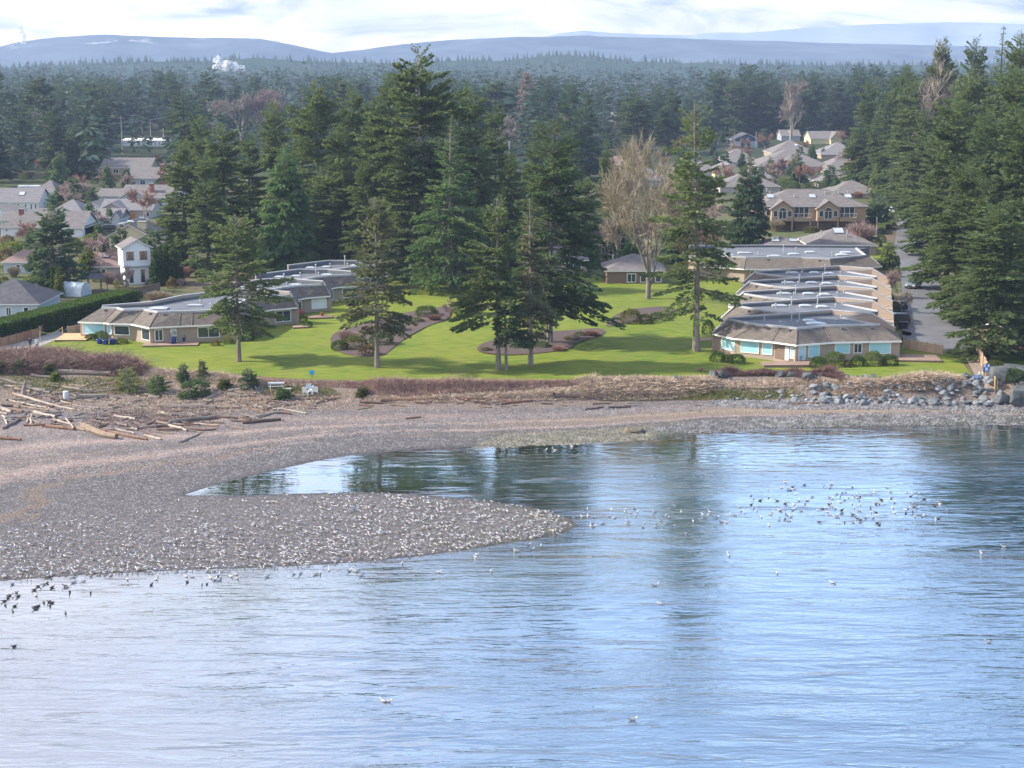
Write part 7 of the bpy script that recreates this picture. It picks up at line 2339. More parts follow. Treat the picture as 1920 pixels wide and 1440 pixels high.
pot(187, 647, .42, .8, NAVY, 'leftmost blue glazed pot in the trio before the left front house')
pot(198, 648, .42, .8, NAVY, 'middle blue glazed pot in the trio before the left front house')
pot(211, 647, .42, .85, NAVY, 'right-hand blue glazed pot beside the clipped bright shrub')
pot(326, 648, .40, .9, NAVY, 'tall blue pot on the low deck of the left front house', z=.3)
pot(336, 644, .26, .5, NAVY, 'small blue pot behind the tall blue pot, left of two', z=.3)
pot(345, 644, .26, .5, NAVY, 'small blue pot behind the tall blue pot, right of two', z=.3)
pot(1146, 530, .4, .7, NAVY, 'dark blue pot at the left end of the terrace behind the leafless tree', z=.4)
pot(1188, 530, .4, .7, NAVY, 'dark blue pot at the right end of the terrace behind the leafless tree', z=.4)
pot(604, 596, .3, .5, BRICK, 'terracotta pot on the small deck of the second left house', z=.3)

# a small tiered fountain on the terrace
mb = MB()
mb.lathe([(.55, 0), (.6, .2), (.2, .3), (.14, 1.0), (.5, 1.15), (.48, 1.2), (.1, 1.2), (.09, 1.7), (.25, 1.8), (.05, 1.9), (.03, 2.2)], (0, 0, 0), 10)
tag(mb.build('fountain', [flat('sandstone', (.5, .36, .22), .8)], None, True, G(1170, 530) + Vector((0, 0, .42))), 'small sandstone fountain on the terrace behind the leafless tree', 'fountain')


def chair(label, g, rz, mat, h=1.0, group=None):
    """a slatted garden chair with sloping back and broad arms"""
    t = thing('garden_chair', label, 'chair', g, rz, group)
    mb = MB()
    for k in range(4): mb.box((0, -.28 + k * .15, .38 - k * .03), (.56, .13, .03))
    mb.build('seat', [mat], t)
    M = Matrix.Translation((0, .26, .30)) @ Matrix.Rotation(math.radians(-24), 4, 'X')
    for k in range(5):
        mb = MB(); mb.box((-.24 + k * .12, 0, .38), (.105, .03, .78 - abs(k - 2) * .06), 0, 0, M)
        mb.build('back_slat', [mat], t)
    for s in (-1, 1):
        mb = MB(); mb.box((s * .36, -.05, .58), (.14, .75, .03)); mb.build('armrest', [mat], t)
        mb = MB(); mb.box((s * .33, -.36, .28), (.05, .1, .57)); mb.build('leg', [mat], t)
        mb = MB(); mb.box((s * .33, .25, .28), (.05, .1, .57)); mb.build('leg', [mat], t)
    return t


WHT = flat('white_chair_paint', (.78, .80, .82), .5)
DKB = flat('dark_blue_paint', (.06, .08, .12), .5)
chair('left white slatted garden chair in the picnic clearing', G(575, 740), 2.7, WHT)
chair('right white slatted garden chair in the picnic clearing', G(589, 739), 3.6, WHT)
chair('rear pale blue slatted garden chair in the picnic clearing', G(581, 733), 3.0, flat('pale_blue_paint', (.50, .62, .68), .5))
chair('dark garden chair beside the dark bushy young evergreen', G(487, 738), 2.2, DKB)
chair('red chair on the small deck of the second left house', G(565, 594) + Vector((0, 0, .2)), .4, flat('red_paint', (.45, .04, .04), .5))
chair('black chair beside the barbecue on the porch of the right front house', G(1503, 683) + Vector((-.2, .8, .42)), -.3, BLACK)


def picnic_table(label, g, rz, mat):
    t = thing('picnic_table', label, 'picnic table', g, rz)
    for k in range(5):
        mb = MB(); mb.box((0, -.32 + k * .16, .74), (1.9, .14, .045)); mb.build('table_plank', [mat], t)
    for s in (-1, 1):
        mb = MB(); mb.box((0, s * .72, .44), (1.9, .26, .045)); mb.build('bench', [mat], t)
        mb = MB()
        mb.box((s * .68, 0, .40), (.06, 1.5, .09)); mb.box((s * .68, 0, .68), (.06, .78, .08))
        for q in (-1, 1):
            mb.tube([(s * .68, q * .55, 0), (s * .68, q * .25, .72)], .05, 4)
        mb.build('trestle', [mat], t)
    return t


picnic_table('weathered grey picnic table in the clearing above the beach', G(518, 729), .12, flat('grey_wood_paint', (.40, .42, .45), .7))
g = G(534, 735)
mb = MB(); mb.box((0, 0, .42), (1.6, .4, .06))
for s in (-1, 1): mb.box((s * .6, 0, .2), (.1, .35, .42))
tag(mb.build('bench', [flat('pale_wood', (.5, .48, .45), .7)], None, False, g), 'low pale bench right of the grey picnic table', 'bench')


def sign(label, px, py, h, w, hh, mat, postmat, rz=0.0, mark=None):
    t = thing('sign', label, 'sign', G(px, py), rz)
    mb = MB(); mb.tube([(0, .06, -.2), (0, .06, h)], .05, 6); mb.build('post', [postmat], t)
    mb = MB(); mb.box((0, 0, h - hh / 2), (w, .05, hh)); mb.build('board', [mat], t)
    if mark == 'lines':
        mb = MB()
        for k in range(3): mb.box((0, -.03, h - hh * (.28 + .22 * k)), (w * (.7 - .12 * k), .012, hh * .09))
        mb.build('lettering', [WHITE], t)
    if mark == 'pict':
        mb = MB()
        mb.lathe([(.02, -.01), (.1, 0), (.02, .01)], (0, 0, 0), 8)
        mb = MB()
        for s in (-1, 1):
            mb.box((s * w * .28, -.03, h - hh * .22), (w * .26, .012, hh * .32))
        mb.box((0, -.03, h - hh * .66), (w * .4, .012, hh * .4))
        mb.build('pictogram', [WHITE], t)
    return t


BLUE = flat('sign_blue', (.02, .14, .45), .4)
sign('small bright blue sign at the lawn edge above the garden chairs', 585, 709, .95, .62, .5, flat('bright_blue', (.03, .36, .62), .4), DKB)
sign('blue sign with white marks at the head of the beach steps', 1847, 738, 2.0, .8, .95, BLUE, flat('orange_post', (.55, .30, .10), .6), 0, 'pict')
sign('low pale blue sign beside the beach path', 1831, 714, .7, .75, .42, flat('pale_blue_sign', (.12, .28, .60), .4), WHITE, 0, 'lines')
for k, px in enumerate((1836, 1842)):
    mb = MB(); mb.lathe([(.09, -.1), (.09, .5), (.06, .58)], (0, 0, 0), 8)
    tag(mb.build('marker_post', [WHITE], None, False, G(px, 706)), ('left', 'right')[k] + ' of two short white marker posts on the beach path', 'post')
mb = MB(); mb.tube([(0, 0, -.2), (0, 0, 1.2), (.15, 0, 1.45), (.3, 0, 1.2), (.3, 0, -.2)], .07, 7)
tag(mb.build('safety_rail', [flat('safety_yellow', (.72, .50, .04), .5)], None, False, G(1865, 724)), 'yellow hoop rail at the foot of the path fence', 'rail')

# badminton-like rope between two posts
t = thing('rope_barrier', 'slack yellow rope hung between two thin posts on the left lawn', 'rope', G(76, 644))
q = G(118, 636) - t.location
for p in (Vector((0, 0, 0)), q):
    mb = MB(); mb.tube([p, p + Vector((0, 0, 1.7))], .05, 6); mb.build('post', [pmat('pale_pole', (.6, .5, .35), None, 2)], t)
mb = MB()
mb.tube([(q * u) + Vector((0, 0, 1.65 - .5 * math.sin(math.pi * u))) for u in np.linspace(0, 1, 9)], .035, 5)
mb.build('rope', [flat('yellow_rope', (.55, .52, .15), .8)], t)

# black bins and barbecue gear
def bin_(px, py, label, rz=0.0, s=1.0):
    t = thing('wheelie_bin', label, 'bin', G(px, py), rz)
    t.scale = (s, s, s)
    mb = MB()
    b = [(-.24, -.28), (.24, -.28), (.24, .28), (-.24, .28)]
    tp = [(-.3, -.36), (.3, -.36), (.3, .34), (-.3, .34)]
    for i in range(4):
        j = (i + 1) % 4
        mb.face([(b[i][0], b[i][1], .06), (b[j][0], b[j][1], .06), (tp[j][0], tp[j][1], 1.0), (tp[i][0], tp[i][1], 1.0)])
    mb.face([(p[0], p[1], 1.0) for p in tp])
    mb.build('bin_body', [BLACK], t)
    mb = MB(); mb.box((0, -.01, 1.04), (.66, .78, .07)); mb.box((0, .40, .98), (.5, .06, .06)); mb.build('lid', [BLACK], t)
    for s_ in (-1, 1):
        mb = MB(); mb.tube([(s_ * .24, .3, .1), (s_ * .30, .3, .1)], .1, 10); mb.build('wheel', [BLACK], t)
    return t


bin_(1690, 617, 'left of two black wheeled bins on the drive', .2)
bin_(1698, 617, 'right of two black wheeled bins on the drive', -.1)


# ------------------------------------------------------------------ vehicles
TYRE = flat('tyre_rubber', (.02, .02, .022), .9)
RIM = flat('wheel_rim', (.45, .46, .48), .35, .5, .8)
LAMP = flat('headlight_glass', (.75, .78, .80), .15, .6)
TAIL = flat('tail_light', (.40, .02, .02), .3)


def car(label, g, rz, paint, kind='suv', L=4.5, W=1.82, name='car', cat='car'):
    """local +y is the front"""
    t = thing(name, label, cat, g, rz)
    pr = {'suv': [(-2.2, .38), (-2.25, .95), (-2.15, 1.05), (-1.95, 1.62), (-.2, 1.68), (.45, 1.60), (1.05, 1.05), (2.05, .92), (2.25, .75), (2.25, .38)],
          'sedan': [(-2.25, .35), (-2.28, .85), (-1.75, .98), (-1.05, 1.40), (.1, 1.42), (.9, .98), (2.0, .82), (2.25, .68), (2.25, .35)],
          'pickup': [(-2.6, .5), (-2.62, 1.05), (-.75, 1.05), (-.65, 1.75), (.5, 1.75), (1.05, 1.12), (2.3, 1.05), (2.5, .9), (2.5, .45)]}[kind]
    hs = W / 2
    mb = MB()
    n = len(pr)
    def row(inset_top, s):
        return [(s * (hs - (.16 if z > 1.12 else (.03 if z > .7 else 0)) - inset_top), y, z) for y, z in pr]
    A, B = row(0, -1), row(0, 1)
    b0 = len(mb.v)
    mb.v += A + B
    for i in range(n):
        j = (i + 1) % n
        mb.f.append((b0 + i, b0 + j, b0 + n + j, b0 + n + i)); mb.mi.append(0)
    mb.f.append(tuple(b0 + n - 1 - i for i in range(n))); mb.mi.append(0)
    mb.f.append(tuple(b0 + n + i for i in range(n))); mb.mi.append(0)
    mb.build('car_body', [paint], t)
    zt = max(z for y, z in pr)
    ys = [y for y, z in pr if z > zt - .15]
    y0, y1 = min(ys), max(ys)
    # glass: side, windscreen, rear
    for s in (-1, 1):
        mb = MB()
        x = s * (hs - .085)
        p = [(x + s * .0, y0 - .12, 1.06), (x, y1 + .40, 1.06), (x - s * .085, y1 - .02, zt - .10), (x - s * .085, y0 + .05, zt - .10)]
        mb.face(p if s > 0 else p[::-1])
        mb.build('side_window', [GLASS], t)
    i = max(k for k in range(n) if pr[k][1] > zt - .15)
    (ya, za), (yb, zb) = pr[i], pr[i + 1]
    mb = MB()
    q = lambda u: (ya + (yb - ya) * u + .02, za + (zb - za) * u + .02)
    (p1, z1), (p2, z2) = q(.1), q(.92)
    mb.face([(-hs + .26, p1, z1), (hs - .26, p1, z1), (hs - .16, p2, z2), (-hs + .16, p2, z2)][::-1])
    mb.build('windscreen', [GLASS], t)
    yf = max(y for y, z in pr)
    for s in (-1, 1):
        mb = MB(); mb.box((s * (hs - .28), yf - .02, .70), (.40, .08, .16)); mb.build('headlight', [LAMP], t)
        mb = MB(); mb.box((s * (hs - .2), min(y for y, z in pr) - .005, .82), (.28, .06, .2)); mb.build('tail_light', [TAIL], t)
    mb = MB(); mb.box((0, yf - .005, .62), (.8, .05, .16)); mb.box((0, yf + .01, .42), (W - .1, .12, .14)); mb.build('grille', [BLACK], t)
    for s in (-1, 1):
        for yy in (-1.35 if kind != 'pickup' else -1.6, 1.38 if kind != 'pickup' else 1.6):
            mb = MB(); mb.tube([(s * (hs - .2), yy, .33), (s * (hs + .01), yy, .33)], .33, 14)
            w = mb.build('wheel', [TYRE], t)
            mb = MB(); mb.tube([(s * (hs), yy, .33), (s * (hs + .022), yy, .33)], .19, 10)
            mb.build('rim', [RIM], w)
    return t


car('pale silver car parked facing the sea on the right-hand road', G(1712, 540), math.pi - .5, flat('silver_paint', (.25, .31, .35), .3, .6, .4), 'suv')
car('dark car parked before the grey garage among the left houses', G(200, 434), 1.75, flat('black_paint', (.02, .024, .03), .25, .6), 'suv')
car('white car parked right of the grey garage', G(240, 425), 1.65, flat('white_paint_car', (.72, .74, .76), .3, .6), 'sedan')
car('grey car parked behind the white car', G(262, 418), 1.6, flat('grey_paint', (.30, .33, .36), .3, .6), 'sedan')
car('dark pickup at the far bend of the right-hand road', G(1696, 402), math.pi / 2 + .2, flat('black_paint', (.02, .024, .03), .25, .6), 'pickup', name='pickup_truck', cat='pickup truck')
car('white car beside the dark pickup at the far bend', G(1676, 400), math.pi, flat('white_paint_car', (.72, .74, .76), .3, .6), 'suv')
car('black vehicle in the drive of the right row, nearer of two', G(1676, 608) , math.pi / 2, flat('black_paint', (.02, .024, .03), .25, .6), 'suv')
car('black vehicle in the drive of the right row, farther of two', G(1672, 584), math.pi / 2, flat('black_paint', (.02, .024, .03), .25, .6), 'suv')
# green and white camper above the left roofs
t = thing('camper_van', 'white and green camper parked above the left roofs', 'camper van', G(56, 366), 0)
mb = MB(); mb.box((0, 0, 1.7), (6.2, 2.2, 2.3)); mb.box((3.3, 0, 1.1), (1.0, 2.0, 1.3)); mb.build('van_body', [W_WHITE], t)
mb = MB(); mb.box((0, -1.12, 1.9), (4.8, .05, .8)); mb.build('side_band', [flat('teal_paint', (.03, .20, .20), .5)], t)
for x in (-1.9, 2.4):
    for s in (-1, 1):
        mb = MB(); mb.tube([(x, s * .9, .4), (x, s * 1.12, .4)], .4, 12); mb.build('wheel', [TYRE], t)
# blue tarpaulin over a boat on a trailer
t = thing('covered_boat', 'boat under a bright blue tarpaulin beside the grey garage', 'boat', G(163, 418), .2)
mb = MB()
prof = [(-2.6, .5, 1.6), (-1.5, 1.0, 2.2), (0, 1.1, 2.5), (1.5, .9, 2.2), (2.7, .15, 1.8)]
for (x0, w0, h0), (x1, w1, h1) in zip(prof[:-1], prof[1:]):
    for s in (-1, 1):
        p = [(x0, 0, h0), (x1, 0, h1), (x1, s * w1, h1 - .7), (x0, s * w0, h0 - .7)]
        mb.face(p if s < 0 else p[::-1])
        p = [(x0, s * w0, h0 - .7), (x1, s * w1, h1 - .7), (x1, s * w1 * .9, h1 - 1.2), (x0, s * w0 * .9, h0 - 1.2)]
        mb.face(p if s < 0 else p[::-1])
mb.build('tarpaulin', [pmat('blue_tarpaulin', (.02, .22, .55), (.03, .30, .66), .8, .4, .5)], t)
mb = MB()
mb.tube([(-2.5, 0, .9), (0, 0, .7), (2.5, 0, 1.3)], [.7, .9, .15], 8)
mb.build('hull', [W_WHITE], t)
mb = MB(); mb.box((0, 0, .55), (4.6, 1.2, .12))
for s in (-1, 1): mb.tube([(-.6, s * .62, .32), (-.6, s * .8, .32)], .32, 10)
mb.build('trailer', [BLACK], t)
t = thing('garden_shed', 'dark brown lean-to shed beside the dark parked car', 'shed', G(172, 432), .1)
mb = MB(); mb.prism([(-1.8, -1), (1.8, -1), (1.8, 1.4), (-1.8, 1.4)], -.3, [2.0, 2.0, 2.6, 2.6]); mb.build('wall', [W_BROWN], t)
mb = MB(); mb.prism([(-2.1, -1.3), (2.1, -1.3), (2.1, 1.7), (-2.1, 1.7)], [2.0, 2.0, 2.72, 2.72], [2.12, 2.12, 2.84, 2.84]); mb.build('roof', [ROOF_DARK], t)

# greenhouse and gazebo
t = thing('greenhouse', 'white tunnel greenhouse behind the tall hedge', 'greenhouse', G(148, 552), -.25)
mb = MB()
N = 10
ar = [(2.0 * math.cos(math.pi * k / N), 2.2 * math.sin(math.pi * k / N)) for k in range(N + 1)]
for a, b in zip(ar[:-1], ar[1:]):
    mb.face([(-.6 + a[0] * .55, -1.6, a[1]), (-.6 + a[0] * .55, 1.6, a[1]), (-.6 + b[0] * .55, 1.6, b[1]), (-.6 + b[0] * .55, -1.6, b[1])])
v = [(y_, x_, z_) for x_, y_, z_ in mb.v]
mb.v = [(y_ * 1.15, x_ * 1.6, z_) for x_, y_, z_ in [(a_, b_, c_) for a_, b_, c_ in mb.v]]
mb.face([(1.6 * 1.15, (-.6 + a[0] * .55) * 1.6, a[1]) for a in ar])
mb.face([(-1.6 * 1.15, (-.6 + a[0] * .55) * 1.6, a[1]) for a in ar[::-1]])
mb.build('cover', [flat('greenhouse_film', (.58, .66, .70), .25, .6)], t)
for k in range(4):
    x = -1.84 + k * 1.227
    mb = MB()
    mb.tube([(x, (-.6 + a[0] * .56) * 1.6, a[1] + .03) for a in ar], .05, 5)
    mb.build('hoop', [WHITE], t)
t = thing('gazebo', 'dark hexagonal gazebo behind the tall hedge', 'gazebo', G(178, 546), .2)
mb = MB()
hx = [(2.3 * math.cos(math.pi / 3 * k), 2.3 * math.sin(math.pi / 3 * k)) for k in range(6)]
for k in range(6):
    a, b = hx[k], hx[(k + 1) % 6]
    mb.face([(a[0], a[1], 2.3), (b[0], b[1], 2.3), (b[0] * .25, b[1] * .25, 3.2), (a[0] * .25, a[1] * .25, 3.2)])
    mb.face([(a[0] * .3, a[1] * .3, 3.3), (b[0] * .3, b[1] * .3, 3.3), (0, 0, 3.65)])
mb.build('roof', [ROOF_DARK], t)
for k in range(6):
    mb = MB(); mb.box((hx[k][0] * .9, hx[k][1] * .9, 1.15), (.14, .14, 2.3)); mb.build('post', [W_BROWN], t)

# power line on the far left
pts = []
for k, (px, by, ty) in enumerate([(180, 296, 231), (202, 282, 230), (230, 290, 217), (268, 276, 235), (284, 284, 226), (307, 270, 240)]):
    g, H = height_at(px, by, ty)
    t = thing('power_pole', ('first', 'second', 'third', 'fourth', 'fifth', 'sixth')[k] + ' wooden power pole from the left in the row before the far forest', 'power pole', g, 0, 'power poles before the far forest')
    mb = MB(); mb.tube([(0, 0, -.5), (0, 0, H)], [.24, .16], 7); mb.build('pole', [BARK_PALE], t)
    mb = MB(); mb.box((0, 0, H - 1.0), (3.2, .2, .2)); mb.build('cross_arm', [BARK_PALE], t)
    pts.append(g + Vector((0, 0, H - .8)))
for i, (dz, sl) in enumerate(((0, 'upper'), (-8.5, 'lower'))):
    mb = MB()
    a, b = pts[0] + Vector((0, 0, dz)), Vector((*P(345, 231 + 14 * i, 30 + dz)[:2], 30 + dz))
    b = Vector((pts[-1].x + 20, pts[-1].y, pts[0].z + dz + 4))
    mb.tube([a.lerp(b, u) - a - Vector((0, 0, 1.2 * math.sin(math.pi * u))) for u in np.linspace(0, 1, 10)], .11, 4)
    tag(mb.build('power_cable', [flat('cable', (.30, .32, .35), .6)], None, False, a), sl + ' power cable strung along the far left poles', 'cable')
# thin poles
for px, by, ty, lab, r in [(1643, 446, 410, 'pale flagpole in front of the dark pine right of the two-storey house', .06), (1417, 278, 248, 'street lamp pole beside the dark blue house', .1), (1332, 290, 262, 'pale lamp pole left of the dark blue house', .1), (1501, 322, 300, 'thin aerial on the wide grey roof', .06)]:
    g, H = height_at(px, by, ty)
    mb = MB(); mb.tube([(0, 0, -.3), (0, 0, H)], [r * 1.4, r], 6); mb.lathe([(r * 1.5, H), (r * 1.7, H + .2), (.02, H + .35)], (0, 0, 0), 6)
    tag(mb.build('pole', [CAPW], None, False, g), lab, 'pole')
# trunks that show under the far right firs
# smoke rising from the far forest
rg = np.random.default_rng(9)
sm = bpy.data.materials.new('white_smoke')
sm.use_nodes = True
nt_ = NT(sm.node_tree)
_g = nt_.n('ShaderNodeNewGeometry')
nz_ = nt_.noise(_g.outputs['Position'], .05, 5.0, .65)
lw_ = nt_.n('ShaderNodeLayerWeight', {'Blend': .5})
fa_ = nt_.math('MULTIPLY', nt_.mapr(lw_.outputs['Facing'], .85, .10), nt_.mapr(nz_, .35, .6))
em_ = nt_.n('ShaderNodeBsdfDiffuse', {'Color': (.92, .92, .92, 1)})
tr_ = nt_.n('ShaderNodeBsdfTransparent')
mx_ = nt_.n('ShaderNodeMixShader', {0: fa_, 1: tr_.outputs[0], 2: em_.outputs[0]})
nt_.n('ShaderNodeOutputMaterial', {'Surface': mx_.outputs[0]})
for nm, base, puffs in (('smoke', (440, 127), [(-22, 0, 9), (-12, 3, 11), (0, 1, 13), (10, -1, 12), (20, -2, 9), (-18, 9, 7), (-26, 13, 6), (-20, 18, 5), (-4, 8, 8), (6, 5, 9)]), ('smoke', (66, 80), [(0, 0, 7), (-2, 9, 7), (-5, 17, 6), (-8, 24, 5)])):
    D = 2250.0 if base[0] > 100 else 3700.0
    cx, cz = (base[0] - 960) / FPX * D, CAMH + (130 - base[1]) / FPX * D
    V, F, off = [], [], 0
    for dx, dz, r in puffs:
        bm = bmesh.new()
        bmesh.ops.create_icosphere(bm, subdivisions=3, radius=1.0)
        v = np.array([x.co[:] for x in bm.verts])
        f = np.array([[q.index for q in p.verts] for p in bm.faces])
        bm.free()
        s_ = r / FPX * D * .85
        v = v * (1 + .22 * np.sin(v[:, :1] * 5 + dx) * np.sin(v[:, 1:2] * 4 + dz) + .12 * np.sin(v[:, 2:3] * 9 + r)) * s_
        V.append(v + np.array([cx + dx / FPX * D, D + rg.normal(0, 4), cz + dz / FPX * D]))
        F.append(f + off)
        off += len(v)
    tag(add(nm, np_mesh(nm, np.concatenate(V), np.concatenate(F), [sm], smooth=True)), kind='stuff')


# ------------------------------------------------------------------ people
def person(label, px, py, rz, coat, trousers, hair, h=1.72, stride=.18):
    verts = [(0, 0, .95), (0, 0, 1.15), (0, .01, 1.36), (0, .01, 1.47), (0, .03, 1.56), (0, .03, 1.68),
             (.10, stride * .1, .90), (.11, stride * .6, .50), (.11, stride, .08), (.11, stride + .14, .04),
             (-.10, -stride * .1, .90), (-.11, -stride * .3, .50), (-.11, -stride, .10), (-.11, -stride + .14, .05),
             (.17, .01, 1.40), (.24, -.06, 1.15), (.25, .06, .92), (.25, .10, .84), (-.17, .01, 1.40), (-.24, .04, 1.15), (-.25, .12, .92), (-.25, .16, .84)]
    rad = [.15, .135, .16, .055, .075, .085, .10, .075, .05, .045, .10, .075, .05, .045, .075, .055, .042, .035, .075, .055, .042, .035]
    edges = [(0, 1), (1, 2), (2, 3), (3, 4), (4, 5), (0, 6), (6, 7), (7, 8), (8, 9), (0, 10), (10, 11), (11, 12), (12, 13), (2, 14), (14, 15), (15, 16), (16, 17), (2, 18), (18, 19), (19, 20), (20, 21)]
    k = h / 1.76
    me = bpy.data.meshes.new('person_cage')
    me.from_pydata([(x * k, y * k, z * k) for x, y, z in verts], edges, [])
    o = bpy.data.objects.new('person_cage', me)
    COL.objects.link(o)
    sk = o.modifiers.new('skin', 'SKIN')
    for i, r in enumerate(rad):
        o.data.skin_vertices[0].data[i].radius = (r * k, r * k * .85)
    o.data.skin_vertices[0].data[0].use_root = True
    ss = o.modifiers.new('sub', 'SUBSURF'); ss.levels = ss.render_levels = 2
    dg = bpy.context.evaluated_depsgraph_get()
    m2 = bpy.data.meshes.new_from_object(o.evaluated_get(dg))
    bpy.data.objects.remove(o)
    bpy.data.meshes.remove(me)
    m2.name = 'person'
    m2.materials.clear()
    for m in (coat, trousers, flat('skin', (.45, .28, .2), .6), hair, BLACK):
        m2.materials.append(m)
    for p in m2.polygons:
        c = p.center
        z = c.z / k
        arm = abs(c.x) > .2 * k
        p.material_index = 4 if z < .1 else 3 if (z > 1.66 or (z > 1.52 and c.y < .0)) else 2 if z > 1.44 or (arm and z < .93) else 0 if z > .86 else 1
        p.use_smooth = True
    b = add('person', m2, None, G(px, py))
    b.rotation_euler = (0, 0, rz)
    return tag(b, label, 'person')


person('person in a dark coat walking on the lawn edge at far left', 57, 655, .4, flat('dark_coat', (.03, .022, .028), .9), flat('dark_trousers', (.02, .02, .025), .9), flat('dark_hair', (.03, .02, .015), .8))
person('person in a white jacket and blue trousers walking beside the dark-coated one', 70, 656, .4, flat('white_coat', (.70, .74, .78), .8), flat('blue_trousers', (.05, .08, .14), .9), flat('brown_hair', (.12, .07, .04), .8))

# ------------------------------------------------------------------ birds
def gull_mesh(name, seed, floating=False, dark=False, low=False):
    """beak along +y; feet at z = 0, or the waterline when floating"""
    z0 = -.02 if floating else .20
    ns, nr = (6, 6) if not low else (5, 4)
    prof = [(-.26, .012, .10), (-.16, .055, .085), (-.04, .085, .075), (.08, .075, .085), (.15, .045, .13), (.185, .035, .185), (.225, .042, .215), (.262, .022, .212)]
    if low:
        prof = [prof[i] for i in (0, 2, 4, 6, 7)]
    mb = MB()
    mb.v = []
    up = .05 * (seed % 3 - 1)
    for y, r, zc in prof:
        for k in range(nr):
            a = 2 * math.pi * k / nr
            mb.v.append((r * math.cos(a), y, zc + z0 + (up if y > .15 else 0) + r * .95 * math.sin(a)))
    for i in range(len(prof) - 1):
        for k in range(nr):
            l = (k + 1) % nr
            back = math.sin(2 * math.pi * (k + .5) / nr) > .1
            mb.f.append((i * nr + k, i * nr + l, (i + 1) * nr + l, (i + 1) * nr + k))
            mb.mi.append(1 if (back and prof[i][0] < .1) else 0)
    mb.f.append(tuple(nr - 1 - k for k in range(nr))); mb.mi.append(1)
    e = (len(prof) - 1) * nr
    b = len(mb.v)
    mb.v.append((0, .325, .20 + z0 + up))
    for k in range(nr):
        mb.f.append((e + k, e + (k + 1) % nr, b)); mb.mi.append(2)
    # folded wings with dark tips crossing over the tail
    for s in (-1, 1) if not dark else ():
        x = s * .075
        p = [(x, .10, .11 + z0), (x * 1.2, -.02, .06 + z0), (x * .9, -.16, .085 + z0), (x * .25, -.34, .125 + z0), (x * .5, -.12, .155 + z0), (x * .6, .06, .15 + z0)]
        mb.face(p if s < 0 else p[::-1], 1)
        mb.face([(x * .75, -.20, .125 + z0), (x * .80, -.19, .095 + z0), (x * .1, -.37, .128 + z0)], 3)
    if not floating:
        for s in (-1, 1):
            mb.tube([(s * .03, .0, .0), (s * .03, .0, .22)], .010, 3, 2, False)
            mb.face([(s * .03 - .03, .06, .006), (s * .03 + .03, .06, .006), (s * .03, -.01, .01)], 2)
    mats = [FEATHER, FEATHER_GREY, BEAK, FEATHER_DK] if not dark else [FEATHER_DK, FEATHER_DK, pmat('dark_bill', (.02, .02, .02), None, 2), FEATHER_DK]
    return mb.mesh(name, mats)


GS = [gull_mesh('gull', k) for k in range(3)]
GF = [gull_mesh('gull', k, True) for k in range(3)]
DK = [gull_mesh('duck', k, True, True) for k in range(2)]


def bird(meshes, x, y, z, label, cat, group=None, s=1.0, name='gull', rz=None):
    o = add(name, rng.choice(meshes), None, (x, y, z))
    o.scale = (s, s, s)
    o.rotation_euler = (0, 0, rng.uniform(0, 6.28) if rz is None else rz)
    return tag(o, label, cat, group)


SPITPX = [(0, 1088), (0, 1000), (180, 965), (330, 940), (560, 928), (700, 925), (800, 933), (920, 943), (1030, 960), (1078, 985), (1050, 1003), (880, 1032), (700, 1055), (500, 1067), (260, 1076)]
gp = [P(a, b, .25) for a, b in SPITPX]
cand = []
rg = np.random.default_rng(44)
while len(cand) < 2500:
    px, py = rg.uniform(-5, 1085), rg.uniform(922, 1090)
    if not in_px(SPITPX, px, py):
        continue
    # thicker towards the seaward edge and the tip, thin at the upper left
    edge = float(np.interp(px, [0, 300, 500, 700, 880, 1050], [1086, 1074, 1066, 1054, 1032, 1003]))
    dens = np.clip(1.15 - (edge - py) / 120, .12, 1) * (1.0 if px > 350 else .8) * (.75 + .25 * math.sin(px * .021 + py * .05))
    if px > 600: dens = max(dens, .6)
    dens *= 1.0 + .8 * math.sin(px * .071 + 3 * math.sin(py * .11)) * math.sin(py * .19 + px * .013)
    if rg.random() < dens:
        cand.append((px, py))
cand.sort(key=lambda p: -p[1])
pos = [G(a, b) for a, b in cand]
for g in pos[:120]:
    bird(GS, g.x, g.y, g.z - .01, 'white and grey gull standing on the seaward edge of the gravel spit', 'gull', 'gulls standing on the gravel spit', rng.uniform(.62, .84), rz=rng.choice([rng.gauss(1.9, .6), rng.gauss(-1.2, .7), rng.uniform(0, 6.28)]))


def flock(name, P_, meshes, seed):
    """the rest of the flock, one object"""
    rg = np.random.default_rng(seed)
    V, F, MI, off = [], [], [], 0
    data = []
    for me in meshes:
        v = np.empty(len(me.vertices) * 3, dtype=np.float32); me.vertices.foreach_get('co', v)
        data.append((v.reshape(-1, 3), [tuple(p.vertices) for p in me.polygons], [p.material_index for p in me.polygons]))
    for g in P_:
        v, f, mi = data[rg.integers(len(data))]
        a = rg.random() * 6.283
        s = rg.uniform(.46, .72)
        ca, sa = math.cos(a) * s, math.sin(a) * s
        V.append(np.stack([v[:, 0] * ca - v[:, 1] * sa + g[0], v[:, 0] * sa + v[:, 1] * ca + g[1], v[:, 2] * s + g[2]], -1))
        F += [tuple(i + off for i in q) for q in f]
        MI += mi
        off += len(v)
    me = bpy.data.meshes.new(name)
    me.from_pydata(np.concatenate(V).tolist(), [], F)
    for m in meshes[0].materials: me.materials.append(m)
    me.polygons.foreach_set('material_index', np.array(MI, dtype=np.int32))
    me.update()
    tag(add(name, me), kind='stuff')


flock('gull_flock', [(g.x, g.y, g.z - .01) for g in pos[120:]], [gull_mesh('low_gull', k, False, False, True) for k in range(2)], 45)

